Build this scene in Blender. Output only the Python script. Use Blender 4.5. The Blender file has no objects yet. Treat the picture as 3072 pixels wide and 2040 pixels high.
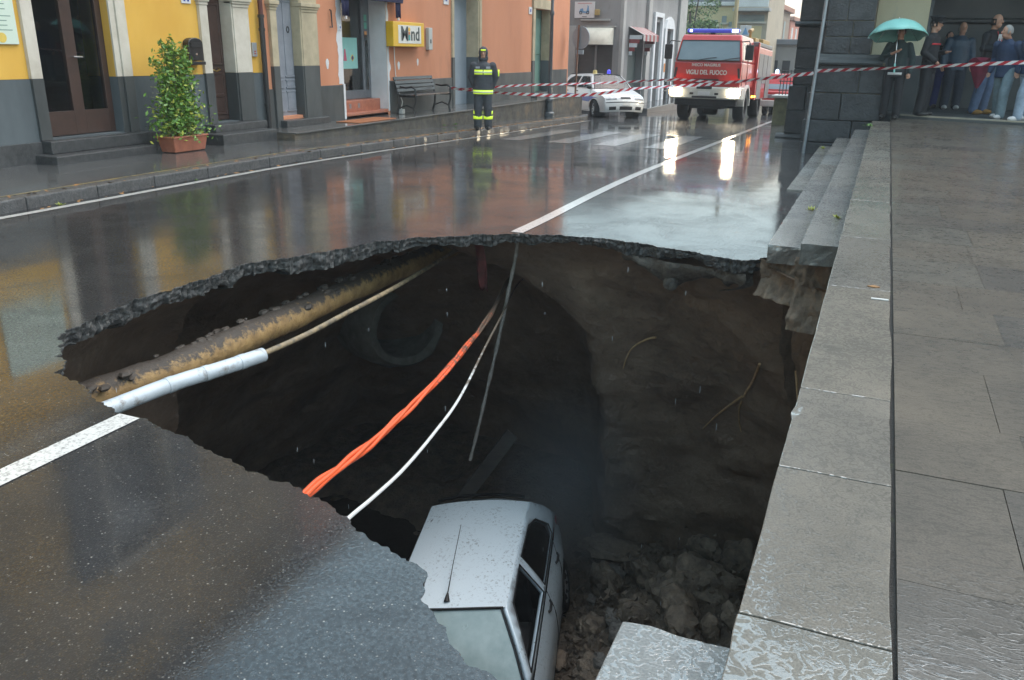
import bpy, bmesh, math, random
from math import sin, cos, pi, radians, sqrt, atan2
from mathutils import Vector, Matrix, noise
from mathutils.geometry import delaunay_2d_cdt
random.seed(7)
scn = bpy.context.scene
COL = scn.collection
# ------------------------------------------------------------ camera
cam_d = bpy.data.cameras.new('camera'); cam = bpy.data.objects.new('camera', cam_d); COL.objects.link(cam)
cam_d.sensor_width = 36.0; cam_d.lens = 36.0 * 2517 / 3072; cam_d.clip_start = 0.05; cam_d.clip_end = 600
_dn = Vector((1420 - 1536, 8280 - 1020, 2517)).normalized()          # plumb direction seen by the lens (x right, y down, z forward)
_fw = Vector((2670 - 1536, 165 - 1020, 2517)); _fw = (_fw - _dn * _fw.dot(_dn)).normalized()   # street direction
_up = -_dn; _rt = _fw.cross(_up)
if _rt.x < 0: _rt = -_rt
CAMZ = 1.65
cam.matrix_world = Matrix(((_rt.x, -_rt.y, -_rt.z, 0), (_fw.x, -_fw.y, -_fw.z, 0), (_up.x, -_up.y, -_up.z, CAMZ), (0, 0, 0, 1)))
scn.camera = cam
# ------------------------------------------------------------ sky, sun, exposure (rainy overcast)
SUN_EL, SUN_AZ = radians(62), radians(55)
world = bpy.data.worlds.new('World'); scn.world = world; world.use_nodes = True
nt = world.node_tree; nt.nodes.clear()
wo = nt.nodes.new('ShaderNodeOutputWorld'); bg = nt.nodes.new('ShaderNodeBackground'); sky = nt.nodes.new('ShaderNodeTexSky'); hs = nt.nodes.new('ShaderNodeHueSaturation')
sky.sky_type = 'NISHITA'; sky.sun_disc = False; sky.sun_elevation = SUN_EL; sky.sun_rotation = SUN_AZ
sky.air_density = 1.4; sky.dust_density = 2.5; sky.ozone_density = 1.0
hs.inputs['Hue'].default_value = 0.465; hs.inputs['Saturation'].default_value = 1.15; hs.inputs['Value'].default_value = 1.0
bg.inputs['Strength'].default_value = 0.15
nt.links.new(sky.outputs[0], hs.inputs['Color']); gm = nt.nodes.new('ShaderNodeGamma'); gm.inputs['Gamma'].default_value = 0.6      # cloud cover evens the sky out
nt.links.new(hs.outputs[0], gm.inputs['Color']); nt.links.new(gm.outputs[0], bg.inputs['Color']); nt.links.new(bg.outputs[0], wo.inputs['Surface'])
sun_d = bpy.data.lights.new('sun', 'SUN'); sun = bpy.data.objects.new('sun', sun_d); COL.objects.link(sun)
sun_d.energy = 0.5; sun_d.angle = radians(70); sun_d.color = (1.0, 0.98, 0.95)
sun.rotation_euler = Vector((-sin(SUN_AZ) * cos(SUN_EL), -cos(SUN_AZ) * cos(SUN_EL), -sin(SUN_EL))).to_track_quat('-Z', 'Y').to_euler()
sun.location = (0, 0, 40)
scn.view_settings.view_transform = 'Standard'; scn.view_settings.look = 'None'
scn.view_settings.exposure = 2.25; scn.view_settings.gamma = 1.0; scn.view_settings.use_curve_mapping = False
scn.cycles.max_bounces = 7; scn.cycles.diffuse_bounces = 3; scn.cycles.glossy_bounces = 4; scn.cycles.transmission_bounces = 5; scn.cycles.transparent_max_bounces = 8
scn.cycles.volume_bounces = 0; scn.cycles.use_denoising = True; scn.cycles.caustics_reflective = False; scn.cycles.caustics_refractive = False
scn.cycles.sample_clamp_indirect = 6.0; scn.cycles.use_light_tree = True
# ------------------------------------------------------------ node helpers
def _n(nt, t, **k):
    n = nt.nodes.new(t)
    for a, b in k.items(): setattr(n, a, b)
    return n
def newmat(name):
    m = bpy.data.materials.new(name); m.use_nodes = True; nt = m.node_tree; nt.nodes.clear()
    o = _n(nt, 'ShaderNodeOutputMaterial'); p = _n(nt, 'ShaderNodeBsdfPrincipled'); nt.links.new(p.outputs[0], o.inputs['Surface'])
    return m, nt, p
def coords(nt, world_pos=True, scale=(1, 1, 1)):
    if world_pos: s = _n(nt, 'ShaderNodeNewGeometry').outputs['Position']
    else: s = _n(nt, 'ShaderNodeTexCoord').outputs['Object']
    if scale != (1, 1, 1):
        mp = _n(nt, 'ShaderNodeMapping'); mp.inputs['Scale'].default_value = scale; nt.links.new(s, mp.inputs['Vector']); s = mp.outputs[0]
    return s
def nz(nt, vec, scale, detail=4, rough=0.6, dist=0.0):
    n = _n(nt, 'ShaderNodeTexNoise'); n.inputs['Scale'].default_value = scale; n.inputs['Detail'].default_value = detail
    n.inputs['Roughness'].default_value = rough; n.inputs['Distortion'].default_value = dist; nt.links.new(vec, n.inputs['Vector']); return n.outputs['Fac']
def ramp(nt, fac, stops):
    r = _n(nt, 'ShaderNodeValToRGB'); e = r.color_ramp.elements
    while len(e) < len(stops): e.new(0.5)
    for el, (p, c) in zip(e, stops): el.position = p; el.color = (*c, 1) if isinstance(c, tuple) else (c, c, c, 1)
    nt.links.new(fac, r.inputs[0]); return r.outputs[0]
def mixc(nt, fac, a, b, mode='MIX'):
    m = _n(nt, 'ShaderNodeMix', data_type='RGBA', blend_type=mode)
    for i, x in ((0, fac), (6, a), (7, b)):
        if isinstance(x, (int, float)): m.inputs[i].default_value = x
        elif isinstance(x, tuple): m.inputs[i].default_value = (*x, 1)
        else: nt.links.new(x, m.inputs[i])
    return m.outputs[2]
def maprange(nt, v, a, b, c, d):
    m = _n(nt, 'ShaderNodeMapRange'); nt.links.new(v, m.inputs[0])
    for i, x in zip((1, 2, 3, 4), (a, b, c, d)): m.inputs[i].default_value = x
    return m.outputs[0]
def math_(nt, op, a, b=0.0, c=0.0):
    m = _n(nt, 'ShaderNodeMath', operation=op)
    for i, x in enumerate((a, b, c)):
        if isinstance(x, (int, float)): m.inputs[i].default_value = x
        else: nt.links.new(x, m.inputs[i])
    return m.outputs[0]
def bump(nt, h, strength, dist=0.02, prev=None):
    b = _n(nt, 'ShaderNodeBump'); b.inputs['Strength'].default_value = strength; b.inputs['Distance'].default_value = dist
    nt.links.new(h, b.inputs['Height'])
    if prev is not None: nt.links.new(prev, b.inputs['Normal'])
    return b.outputs[0]
MATS = {}
def mat(name, c1, c2=None, scale=6.0, rough=0.6, r2=None, bs=0.0, bscale=40.0, bdist=0.01, metal=0.0, coat=0.0, wpos=True, stretch=(1, 1, 1), spec=0.5, rnd=0.0, dirt=None, emit=None, estr=1.0, alpha=None, trans=0.0, ior=1.45):
    """Procedural material: two-tone noise colour, noise roughness, bump, optional wet coat, optional per-object tone."""
    if name in MATS: return MATS[name]
    m, nt, p = newmat(name); v = coords(nt, wpos, stretch)
    c2 = c2 or tuple(x * 0.82 for x in c1)
    f = nz(nt, v, scale, 5, 0.62); col = ramp(nt, f, [(0.32, c2), (0.68, c1)])
    if dirt: col = mixc(nt, ramp(nt, nz(nt, v, dirt[1], 6, 0.7), [(dirt[2], 0.0), (dirt[2] + 0.16, 1.0)]), col, dirt[0])
    if rnd:
        oi = _n(nt, 'ShaderNodeObjectInfo'); col = mixc(nt, 1.0, col, ramp(nt, oi.outputs['Random'], [(0.0, 1 - rnd), (1.0, 1.0)]), 'MULTIPLY')
    nt.links.new(col, p.inputs['Base Color'])
    r2 = rough if r2 is None else r2
    rr = maprange(nt, nz(nt, v, scale * 1.7, 3), 0.3, 0.7, rough, r2); nt.links.new(rr, p.inputs['Roughness'])
    if bs: nt.links.new(bump(nt, nz(nt, v, bscale, 6, 0.65), bs, bdist), p.inputs['Normal'])
    p.inputs['Metallic'].default_value = metal; p.inputs['Specular IOR Level'].default_value = spec
    if coat: p.inputs['Coat Weight'].default_value = coat; p.inputs['Coat Roughness'].default_value = 0.08; p.inputs['Coat IOR'].default_value = 1.4
    if emit: p.inputs['Emission Color'].default_value = (*emit, 1); p.inputs['Emission Strength'].default_value = estr
    if trans: p.inputs['Transmission Weight'].default_value = trans; p.inputs['IOR'].default_value = ior
    MATS[name] = m; return m
# ------------------------------------------------------------ mesh helpers
class MB:
    def __init__(s): s.v = []; s.f = []; s.uvs = {}
    def add(s, vs, fs, T=None):
        o = len(s.v)
        s.v += [tuple(T @ Vector(v)) for v in vs] if T is not None else [tuple(v) for v in vs]
        s.f += [tuple(i + o for i in f) for f in fs]; return s
    def box(s, x0, x1, y0, y1, z0, z1, T=None):
        return s.add([(x0, y0, z0), (x1, y0, z0), (x1, y1, z0), (x0, y1, z0), (x0, y0, z1), (x1, y0, z1), (x1, y1, z1), (x0, y1, z1)],
                     [(0, 3, 2, 1), (4, 5, 6, 7), (0, 1, 5, 4), (1, 2, 6, 5), (2, 3, 7, 6), (3, 0, 4, 7)], T)
    def quad(s, a, b, c, d): return s.add([a, b, c, d], [(0, 1, 2, 3)])
    def tube(s, pts, r, n=8, caps=True, T=None, flat=1.0):
        pts = [Vector(p) for p in pts]; m = len(pts); rs = r if isinstance(r, (list, tuple)) else [r] * m
        vs = []; prev = None
        for i, p in enumerate(pts):
            t = (pts[min(i + 1, m - 1)] - pts[max(i - 1, 0)]).normalized()
            if prev is None:
                u = t.orthogonal().normalized()
            else:
                u = prev - t * prev.dot(t); u = u.normalized() if u.length > 1e-6 else t.orthogonal().normalized()
            prev = u; w = t.cross(u)
            for k in range(n):
                a = 2 * pi * k / n; vs.append(p + u * cos(a) * rs[i] + w * sin(a) * rs[i] * flat)
        fs = [(i * n + k, i * n + (k + 1) % n, (i + 1) * n + (k + 1) % n, (i + 1) * n + k) for i in range(m - 1) for k in range(n)]
        if caps: fs += [tuple(range(n - 1, -1, -1)), tuple(range((m - 1) * n, m * n))]
        return s.add(vs, fs, T)
    def cyl(s, a, b, r, n=16, T=None): return s.tube([a, b], r, n, True, T)
    def lathe(s, prof, n=24, T=None, ang=2 * pi):
        vs = []; closed = ang > 6.28
        k = n if closed else n + 1
        for r, z in prof:
            for i in range(k): a = ang * i / n; vs.append((r * cos(a), r * sin(a), z))
        fs = []
        for j in range(len(prof) - 1):
            for i in range(n):
                i2 = (i + 1) % k; fs.append((j * k + i, j * k + i2, (j + 1) * k + i2, (j + 1) * k + i))
        return s.add(vs, fs, T)
    def prism(s, poly, ax, a, b, T=None):
        def P(u, w, t): return {'x': (t, u, w), 'y': (u, t, w), 'z': (u, w, t)}[ax]
        n = len(poly); vs = [P(u, w, a) for u, w in poly] + [P(u, w, b) for u, w in poly]
        fs = [tuple(range(n - 1, -1, -1)), tuple(range(n, 2 * n))] + [(i, (i + 1) % n, (i + 1) % n + n, i + n) for i in range(n)]
        return s.add(vs, fs, T)
    def grid(s, fn, nu, nv, T=None):
        vs = [fn(i / nu, j / nv) for j in range(nv + 1) for i in range(nu + 1)]
        fs = [(j * (nu + 1) + i, j * (nu + 1) + i + 1, (j + 1) * (nu + 1) + i + 1, (j + 1) * (nu + 1) + i) for j in range(nv) for i in range(nu)]
        return s.add(vs, fs, T)
    def ell(s, c, r, n=12, m=8, T=None):
        c = Vector(c); vs = []; fs = []
        for j in range(m + 1):
            ph = pi * j / m
            for i in range(n):
                a = 2 * pi * i / n; vs.append((c.x + r[0] * sin(ph) * cos(a), c.y + r[1] * sin(ph) * sin(a), c.z + r[2] * cos(ph)))
        for j in range(m):
            for i in range(n): fs.append((j * n + i, (j + 1) * n + i, (j + 1) * n + (i + 1) % n, j * n + (i + 1) % n))
        return s.add(vs, fs, T)
    def build(s, name, m, parent=None, smooth=True, bevel=0.0, world=False, ang=38, recalc=True, solid=0.0, bseg=2):
        me = bpy.data.meshes.new(name); me.from_pydata(s.v, [], s.f); me.update()
        if recalc:
            bm = bmesh.new(); bm.from_mesh(me); bmesh.ops.remove_doubles(bm, verts=bm.verts, dist=1e-5); bmesh.ops.recalc_face_normals(bm, faces=bm.faces); bm.to_mesh(me); bm.free()
        if isinstance(m, (list, tuple)):
            for q in m: me.materials.append(q)
        elif m: me.materials.append(m)
        if smooth:
            for p in me.polygons: p.use_smooth = True
            me.set_sharp_from_angle(angle=radians(ang))
        o = bpy.data.objects.new(name, me); COL.objects.link(o)
        if parent is not None:
            o.parent = parent
            if world: o.matrix_parent_inverse = Matrix.LocRotScale(parent.location, parent.rotation_euler, None).inverted() if 'root' in parent else Matrix()
        if solid:
            sm = o.modifiers.new('solid', 'SOLIDIFY'); sm.thickness = solid; sm.offset = -1
        if bevel:
            b = o.modifiers.new('bevel', 'BEVEL'); b.width = bevel; b.segments = bseg; b.limit_method = 'ANGLE'; b.angle_limit = radians(40)
        return o
def tag(o, label, cat=None, group=None, kind=None):
    if label: o['label'] = label
    if cat: o['category'] = cat
    if group: o['group'] = group
    if kind: o['kind'] = kind
    return o
def thing(name, label, cat, loc=(0, 0, 0), rotz=0.0, group=None, rot=None):
    o = bpy.data.objects.new(name, None); COL.objects.link(o); o.location = loc; o.rotation_euler = rot or (0, 0, rotz); o['root'] = 1
    o.empty_display_size = 0.2
    return tag(o, label, cat, group)
def bx(name, m, parent, x0, x1, y0, y1, z0, z1, bevel=0.004, world=True, **k):
    return MB().box(x0, x1, y0, y1, z0, z1).build(name, m, parent, False, bevel, world, **k)
def fbm(p, s=1.0, o=4): return noise.fractal(Vector(p) * s, 1.0, 2.1, o, noise_basis='PERLIN_ORIGINAL')
def sstep(a, b, x):
    t = max(0.0, min(1.0, (x - a) / (b - a))); return t * t * (3 - 2 * t)
def rz(y): return 0.0 if y < 9 else (-0.031 * (y - 9) ** 2 / 8 if y < 13 else -0.031 * (y - 11))
def bendx(y): return 0.0 if y < 8 else -0.022 * (y - 8)          # the carriageway drifts left as it runs away
def inpoly(x, y, P):
    c = False; j = len(P) - 1
    for i in range(len(P)):
        if (P[i][1] > y) != (P[j][1] > y) and x < (P[j][0] - P[i][0]) * (y - P[i][1]) / (P[j][1] - P[i][1]) + P[i][0]: c = not c
        j = i
    return c
def text_mesh(name, s, m, parent, size, T, extrude=0.002, align='CENTER', shear=0.0, sx=1.0):
    cu = bpy.data.curves.new(name, 'FONT'); cu.body = s; cu.size = size; cu.extrude = extrude; cu.align_x = align; cu.align_y = 'CENTER'; cu.shear = shear
    cu.offset = 0.006 * size / 0.3
    tmp = bpy.data.objects.new('tmp', cu); COL.objects.link(tmp); dg = bpy.context.evaluated_depsgraph_get()
    me = bpy.data.meshes.new_from_object(tmp.evaluated_get(dg)); bpy.data.objects.remove(tmp); me.materials.clear(); me.materials.append(m)
    o = bpy.data.objects.new(name, me); COL.objects.link(o); o.parent = parent
    o.matrix_basis = T @ Matrix.Diagonal((sx, 1, 1, 1)); return o
# ============================================================ MATERIALS OF THE GROUND
def wet_asphalt():
    m, nt, p = newmat('wet_asphalt'); v = coords(nt)
    agg = _n(nt, 'ShaderNodeTexVoronoi'); agg.inputs['Scale'].default_value = 130; nt.links.new(v, agg.inputs['Vector'])
    base = ramp(nt, nz(nt, v, 2.2, 5), [(0.3, (0.013, 0.014, 0.016)), (0.7, (0.028, 0.028, 0.029))])
    sep = _n(nt, 'ShaderNodeSeparateColor'); nt.links.new(agg.outputs['Color'], sep.inputs[0])
    speck = ramp(nt, sep.outputs[0], [(0.955, 0.0), (0.985, 0.9)]); near = ramp(nt, agg.outputs['Distance'], [(0.25, 1.0), (0.4, 0.0)])
    base = mixc(nt, math_(nt, 'MULTIPLY', speck, near), base, (0.26, 0.25, 0.23))
    base = mixc(nt, math_(nt, 'MULTIPLY', ramp(nt, sep.outputs[1], [(0.5, 0.0), (0.9, 0.55)]), near), base, (0.085, 0.08, 0.075))
    ag2 = _n(nt, 'ShaderNodeTexVoronoi'); ag2.inputs['Scale'].default_value = 46; nt.links.new(v, ag2.inputs['Vector']); s2 = _n(nt, 'ShaderNodeSeparateColor'); nt.links.new(ag2.outputs['Color'], s2.inputs[0])
    base = mixc(nt, math_(nt, 'MULTIPLY', ramp(nt, s2.outputs[2], [(0.955, 0.0), (1.0, 1.0)]), ramp(nt, ag2.outputs['Distance'], [(0.05, 1.0), (0.19, 0.0)])), base, (0.34, 0.33, 0.30))
    nt.links.new(base, p.inputs['Base Color']); p.inputs['Roughness'].default_value = 0.55; p.inputs['Specular IOR Level'].default_value = 0.12
    puddle = nz(nt, v, 0.55, 4, 0.55, 0.4)
    grain = ramp(nt, agg.outputs['Distance'], [(0.0, 1.0), (0.6, 0.0)])
    b1 = bump(nt, grain, 0.4, 0.004); nt.links.new(b1, p.inputs['Normal'])
    # standing film of rain water: smooth in the puddles, rippled elsewhere
    cs = maprange(nt, puddle, 0.40, 0.60, 0.048, 0.012)
    rip = nz(nt, coords(nt, True, (1, 2.6, 1)), 26, 3, 0.6)
    hb = mixc(nt, 0.5, grain, rip)
    b2 = _n(nt, 'ShaderNodeBump'); b2.inputs['Distance'].default_value = 0.004
    nt.links.new(maprange(nt, puddle, 0.38, 0.62, 0.10, 0.016), b2.inputs['Strength']); nt.links.new(hb, b2.inputs['Height'])
    p.inputs['Coat IOR'].default_value = 1.92; sxyz = _n(nt, 'ShaderNodeSeparateXYZ'); nt.links.new(v, sxyz.inputs[0])
    patch = math_(nt, 'MULTIPLY', nz(nt, v, 1.5, 7, 0.66, 0.8), nz(nt, v, 55, 3, 0.6)); grit = ramp(nt, nz(nt, v, 75, 3, 0.75), [(0.36, 0.56), (0.60, 1.0)]); nt.links.new(math_(nt, 'MULTIPLY', maprange(nt, patch, 0.18, 0.30, 0.62, 1.0), grit), p.inputs['Coat Weight'])
    nt.links.new(cs, p.inputs['Coat Roughness']); nt.links.new(b2.outputs[0], p.inputs['Coat Normal'])
    return m
ASPHALT = wet_asphalt()
def wet_paint():
    m, nt, p = newmat('wet_white_paint'); v = coords(nt)
    col = ramp(nt, nz(nt, v, 60, 5, 0.7), [(0.34, (0.16, 0.16, 0.16)), (0.50, (0.62, 0.62, 0.60))])
    nt.links.new(col, p.inputs['Base Color']); p.inputs['Roughness'].default_value = 0.35
    nt.links.new(bump(nt, nz(nt, v, 120, 3), 0.35, 0.004), p.inputs['Normal'])
    p.inputs['Coat Weight'].default_value = 1.0; p.inputs['Coat Roughness'].default_value = 0.12
    return m
PAINT = wet_paint()
PAINT_W = wet_paint(); PAINT_W.name = 'worn_white_paint'
for _q in PAINT_W.node_tree.nodes:
    if _q.type == 'VALTORGB': _q.color_ramp.elements[0].position = 0.40; _q.color_ramp.elements[1].position = 0.62; _q.color_ramp.elements[1].color = (0.42, 0.42, 0.41, 1)
def wet_stone(name, c1, c2, film=0.5, seed=0.0, coatr=0.10, sp=1.0, rip=0.3, rnd=0.25, stretch=(1, 1, 1), base_coat=0.45, coat_ior=1.75):
    """Wet volcanic stone: pitted body under a broken film of rain water that mirrors the sky in strings and beads."""
    m, nt, p = newmat(name); v = coords(nt)
    col = ramp(nt, nz(nt, v, 3.0, 6, 0.65), [(0.3, c2), (0.7, c1)])
    sp_ = ramp(nt, nz(nt, v, 170, 2, 0.5), [(0.36, 0.78), (0.62, 1.12)]); col = mixc(nt, 1.0, col, sp_, 'MULTIPLY')
    if rnd:
        oi = _n(nt, 'ShaderNodeObjectInfo'); col = mixc(nt, 1.0, col, ramp(nt, oi.outputs['Random'], [(0.0, (1 - rnd, 1 - rnd * 0.9, 1 - rnd * 0.75)), (0.5, (1, 0.97, 0.92)), (1.0, (0.92, 0.98, 1.0))]), 'MULTIPLY')
    nt.links.new(col, p.inputs['Base Color']); p.inputs['Roughness'].default_value = 0.5; p.inputs['Specular IOR Level'].default_value = 0.2
    nt.links.new(bump(nt, nz(nt, v, 120, 4, 0.7), 0.25, 0.003), p.inputs['Normal'])
    vs = coords(nt, True, stretch)
    big = nz(nt, v, 1.3, 3); wn = nz(nt, vs, 20 * sp, 1.5, 0.5, 1.3)
    worm = math_(nt, 'ABSOLUTE', math_(nt, 'SUBTRACT', wn, 0.5))                      # strings of water along the noise contour
    wid = maprange(nt, big, 0.32, 0.68, 0.02, 0.12 * film * 2)
    mask = math_(nt, 'SUBTRACT', 1.0, math_(nt, 'MINIMUM', math_(nt, 'DIVIDE', worm, wid), 1.0)); mask = ramp(nt, mask, [(0.0, 0.0), (0.35, 1.0)])
    b = _n(nt, 'ShaderNodeBump'); b.inputs['Strength'].default_value = rip; b.inputs['Distance'].default_value = 0.010; nt.links.new(mixc(nt, 0.5, mask, nz(nt, vs, 60 * sp, 3)), b.inputs['Height'])
    nt.links.new(b.outputs[0], p.inputs['Coat Normal']); nt.links.new(maprange(nt, mask, 0, 1, base_coat, 1.0), p.inputs['Coat Weight'])
    p.inputs['Coat IOR'].default_value = coat_ior
    nt.links.new(maprange(nt, mask, 0.0, 1.0, coatr * 2.2, coatr * 0.5), p.inputs['Coat Roughness'])
    return m
TILE = wet_stone('wet_terrace_stone', (0.118, 0.102, 0.083), (0.074, 0.066, 0.056), rip=0.07, sp=1.3, coatr=0.09, stretch=(0.4, 1.3, 1), base_coat=0.35, film=0.34, rnd=0.30, coat_ior=2.3)
KERB_T = wet_stone('wet_step_stone', (0.168, 0.153, 0.130), (0.105, 0.098, 0.085), rip=0.09, sp=1.3, coatr=0.09, rnd=0.12, base_coat=0.10, coat_ior=2.4, film=0.5)
STEP_T = wet_stone('wet_lower_step_stone', (0.20, 0.20, 0.19), (0.125, 0.125, 0.12), rip=0.30, sp=1.6, coatr=0.12, rnd=0.12, base_coat=0.3, coat_ior=2.2)
SIDEW = wet_stone('wet_sidewalk_concrete', (0.085, 0.088, 0.088), (0.055, 0.058, 0.060), rip=0.03, sp=0.6, coatr=0.06, rnd=0, base_coat=0.9, coat_ior=1.5)
KERB = mat('wet_basalt_kerb', (0.10, 0.10, 0.10), (0.035, 0.036, 0.038), 30, 0.35, 0.6, 0.8, 60, 0.02, coat=0.4)
EARTH = None
def earth_mat():
    m, nt, p = newmat('wet_earth'); v = coords(nt)
    c = ramp(nt, nz(nt, v, 1.3, 8, 0.62, 0.3), [(0.28, (0.15, 0.102, 0.075)), (0.5, (0.29, 0.205, 0.148)), (0.72, (0.40, 0.288, 0.208))])
    c = mixc(nt, ramp(nt, nz(nt, v, 9, 6, 0.7), [(0.5, 0.0), (0.8, 0.6)]), c, (0.10, 0.073, 0.055))
    st = ramp(nt, nz(nt, coords(nt, True, (0.5, 0.5, 5)), 2.0, 5), [(0.52, 0.0), (0.66, 0.5)]); c = mixc(nt, st, c, (0.30, 0.215, 0.15))
    nt.links.new(c, p.inputs['Base Color']); p.inputs['Roughness'].default_value = 0.62; p.inputs['Specular IOR Level'].default_value = 0.4
    pb = _n(nt, 'ShaderNodeTexVoronoi'); pb.inputs['Scale'].default_value = 16; nt.links.new(v, pb.inputs['Vector'])
    b = bump(nt, nz(nt, v, 9, 8, 0.78), 0.7, 0.05); b = bump(nt, math_(nt, 'MULTIPLY', pb.outputs['Distance'], nz(nt, v, 3, 3)), 0.45, 0.04, b); b = bump(nt, nz(nt, v, 48, 6, 0.8), 1.0, 0.018, b); nt.links.new(b, p.inputs['Normal'])
    return m
EARTH = earth_mat()
EDGE = mat('broken_asphalt_edge', (0.15, 0.147, 0.14), (0.02, 0.021, 0.023), 42, 0.35, 0.7, 0.9, 110, 0.012)
CONC = mat('old_concrete_rubble', (0.26, 0.23, 0.20), (0.11, 0.095, 0.082), 12, 0.7, 0.9, 1.0, 30, 0.03)
ROCK = mat('muddy_rubble', (0.40, 0.30, 0.215), (0.17, 0.128, 0.097), 8, 0.45, 0.8, 1.0, 26, 0.03, rnd=0.4)
MUD = mat('dark_mud', (0.22, 0.165, 0.12), (0.095, 0.072, 0.055), 5, 0.4, 0.75, 1.0, 18, 0.05)
# ============================================================ ROAD WITH THE SINKHOLE
FAR = [(-3.8, 2.85), (-3.93, 3.02), (-4.14, 3.15), (-4.34, 3.36), (-4.4, 3.55), (-4.47, 3.95), (-4.47, 4.38), (-4.46, 4.72), (-4.49, 5.2), (-4.33, 5.48), (-4.17, 5.86), (-4.02, 6.31), (-3.7, 6.7), (-3.33, 7.02), (-2.98, 7.25), (-2.58, 7.36), (-2.18, 7.42), (-1.74, 7.33), (-1.41, 7.25), (-1.09, 7.14), (-0.84, 7.14), (-0.74, 7.33)]
NEAR = [(-3.8, 2.85), (-3.6, 2.82), (-3.31, 2.68), (-3.07, 2.62), (-2.95, 2.62), (-2.66, 2.55), (-2.4, 2.48), (-2.17, 2.42), (-1.97, 2.39), (-1.86, 2.35), (-1.72, 2.32), (-1.61, 2.27), (-1.47, 2.2), (-1.28, 2.13), (-1.21, 2.1), (-1.15, 2.02), (-1.07, 1.94), (-0.98, 1.86), (-0.9, 1.77), (-0.85, 1.74), (-0.8, 1.74), (-0.70, 1.74), (-0.66, 1.5)]
def resample(P, d, amp, seed):
    out = []
    for (a, b) in zip(P[:-1], P[1:]):
        a = Vector((*a, 0)); b = Vector((*b, 0)); n = max(1, int((b - a).length / d))
        nn = (b - a).normalized(); nn = Vector((-nn.y, nn.x, 0))
        for i in range(n):
            q = a.lerp(b, i / n); w = fbm((q.x * 1.0 + seed, q.y, 0.3), 7, 4) * amp * 1.5 + fbm((q.x + seed, q.y, 5.3), 24, 3) * amp
            out.append((q + nn * w)[:2])
    out.append(tuple(P[-1])); return out
rim = resample(FAR[::-1], 0.012, 0.030, 3.0)[:-1] + resample(NEAR, 0.012, 0.018, 9.0)     # from the steps round the far lip and left tip back to the near end
holepoly = [(-0.40, 7.33)] + rim + [(-0.62, 0.8), (-0.40, 0.8)]
def smooth_rim(P): return P
def road_mesh():
    b = MB(); pts = []; edges = []
    XR = -0.69
    ys = sorted(set([-10, -6, -3, 0, 1.5, 3, 5, 7, 8] + [9 + i * 0.5 for i in range(9)] + [14, 16, 18, 20, 24, 28, 32, 38, 45, 60, 90, 150]))
    xs = [-60, -30, -16, -12, -8, -6.5, -5, -3, -1.8, XR]
    for y in ys:
        for x in xs: pts.append(Vector((x, y)))
    o = len(pts); n = len(holepoly)
    pts += [Vector(p) for p in holepoly]; edges += [(o + i, o + (i + 1) % n) for i in range(n)]
    vs, es, fs, _, _, _ = delaunay_2d_cdt(pts, edges, [], 0, 1e-6)
    hp = holepoly
    for f in fs:
        c = sum((vs[i] for i in f), Vector((0, 0))) / len(f)
        if inpoly(c.x, c.y, hp) or c.x > XR: continue
        b.f.append(tuple(f))
    b.v = [(v.x, v.y, rz(v.y)) for v in vs]
    return b
_r = road_mesh().build('road', ASPHALT, None, False); tag(_r, 'wet black asphalt carriageway with a collapsed hole', None, None, 'structure')
ROAD = _r
# broken slab edge, thick and crumbly
def slab_edge():
    b = MB(); n = len(rim)
    lev = [(0.0, 0.0), (-0.006, -0.002)] + [(-0.006 - 0.11 * k / 12, 0.002 + 0.035 * (k / 12) ** 1.6) for k in range(1, 13)] + [(-0.122, 0.075), (-0.13, 0.16), (-0.13, 0.45)]
    NL = len(lev)
    for i, p in enumerate(rim):
        a = Vector(rim[max(0, i - 4)]); c = Vector(rim[min(n - 1, i + 4)]); t = (c - a); t = t.normalized() if t.length > 0 else Vector((1, 0)); nn = Vector((t.y, -t.x))
        if inpoly(p[0] + nn.x * 0.06, p[1] + nn.y * 0.06, holepoly): nn = -nn
        th = 0.95 + 0.55 * fbm((p[0], p[1], 1.7), 1.8, 4) + 0.22 * fbm((p[0], p[1], 8.7), 7, 3)
        if p[0] < -3.9: th *= 1.25
        for k, (z, off) in enumerate(lev):
            j = 0.0
            if 0 < k < NL - 2:
                e = min(1.0, k / 4); j = (noise.voronoi(Vector((p[0], p[1], z * 1.3)) * 17)[0][0] - 0.35) * 0.040 * e + (noise.voronoi(Vector((p[0], p[1] + 5, z * 1.2)) * 52)[0][0] - 0.35) * 0.014 * e + fbm((p[0], p[1], z * 2), 5, 3) * 0.02 * e
            q = Vector(p) + nn * (off + j); b.v.append((q.x, q.y, z * th + rz(p[1]) - 0.001))
    L = len(lev)
    for i in range(n - 1):
        for k in range(L - 1): b.f.append((i * L + k, (i + 1) * L + k, (i + 1) * L + k + 1, i * L + k + 1))
    return b
slab_edge().build('broken_slab_edge', EDGE, ROAD, False)
# ---- painted lines (sheets 4 mm over the road)
def line_strip(name, label, xf, w, ylist, z=0.004, skip=None):
    b = MB(); pts = []
    for y in ylist:
        x = xf(y); pts.append(((x - w / 2, y), (x + w / 2, y)))
    for (a, c), (d, e) in zip(pts[:-1], pts[1:]):
        cx, cy = (a[0] + c[0]) / 2, (a[1] + d[1]) / 2
        vs = [(a[0], a[1], rz(a[1]) + z), (c[0], c[1], rz(c[1]) + z), (e[0], e[1], rz(e[1]) + z), (d[0], d[1], rz(d[1]) + z)]
        ins = [inpoly(v[0], v[1], holepoly) for v in vs]
        if any(ins): continue
        b.add(vs, [(0, 1, 2, 3)])
    return tag(b.build(name, PAINT, None, False), label, None, None, 'structure')
fine = [-6 + i * 0.03 for i in range(300)] + [3 + i * 0.5 for i in range(8)] + [7 + i * 0.02 for i in range(100)] + [9 + i * 0.5 for i in range(60)]
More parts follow.
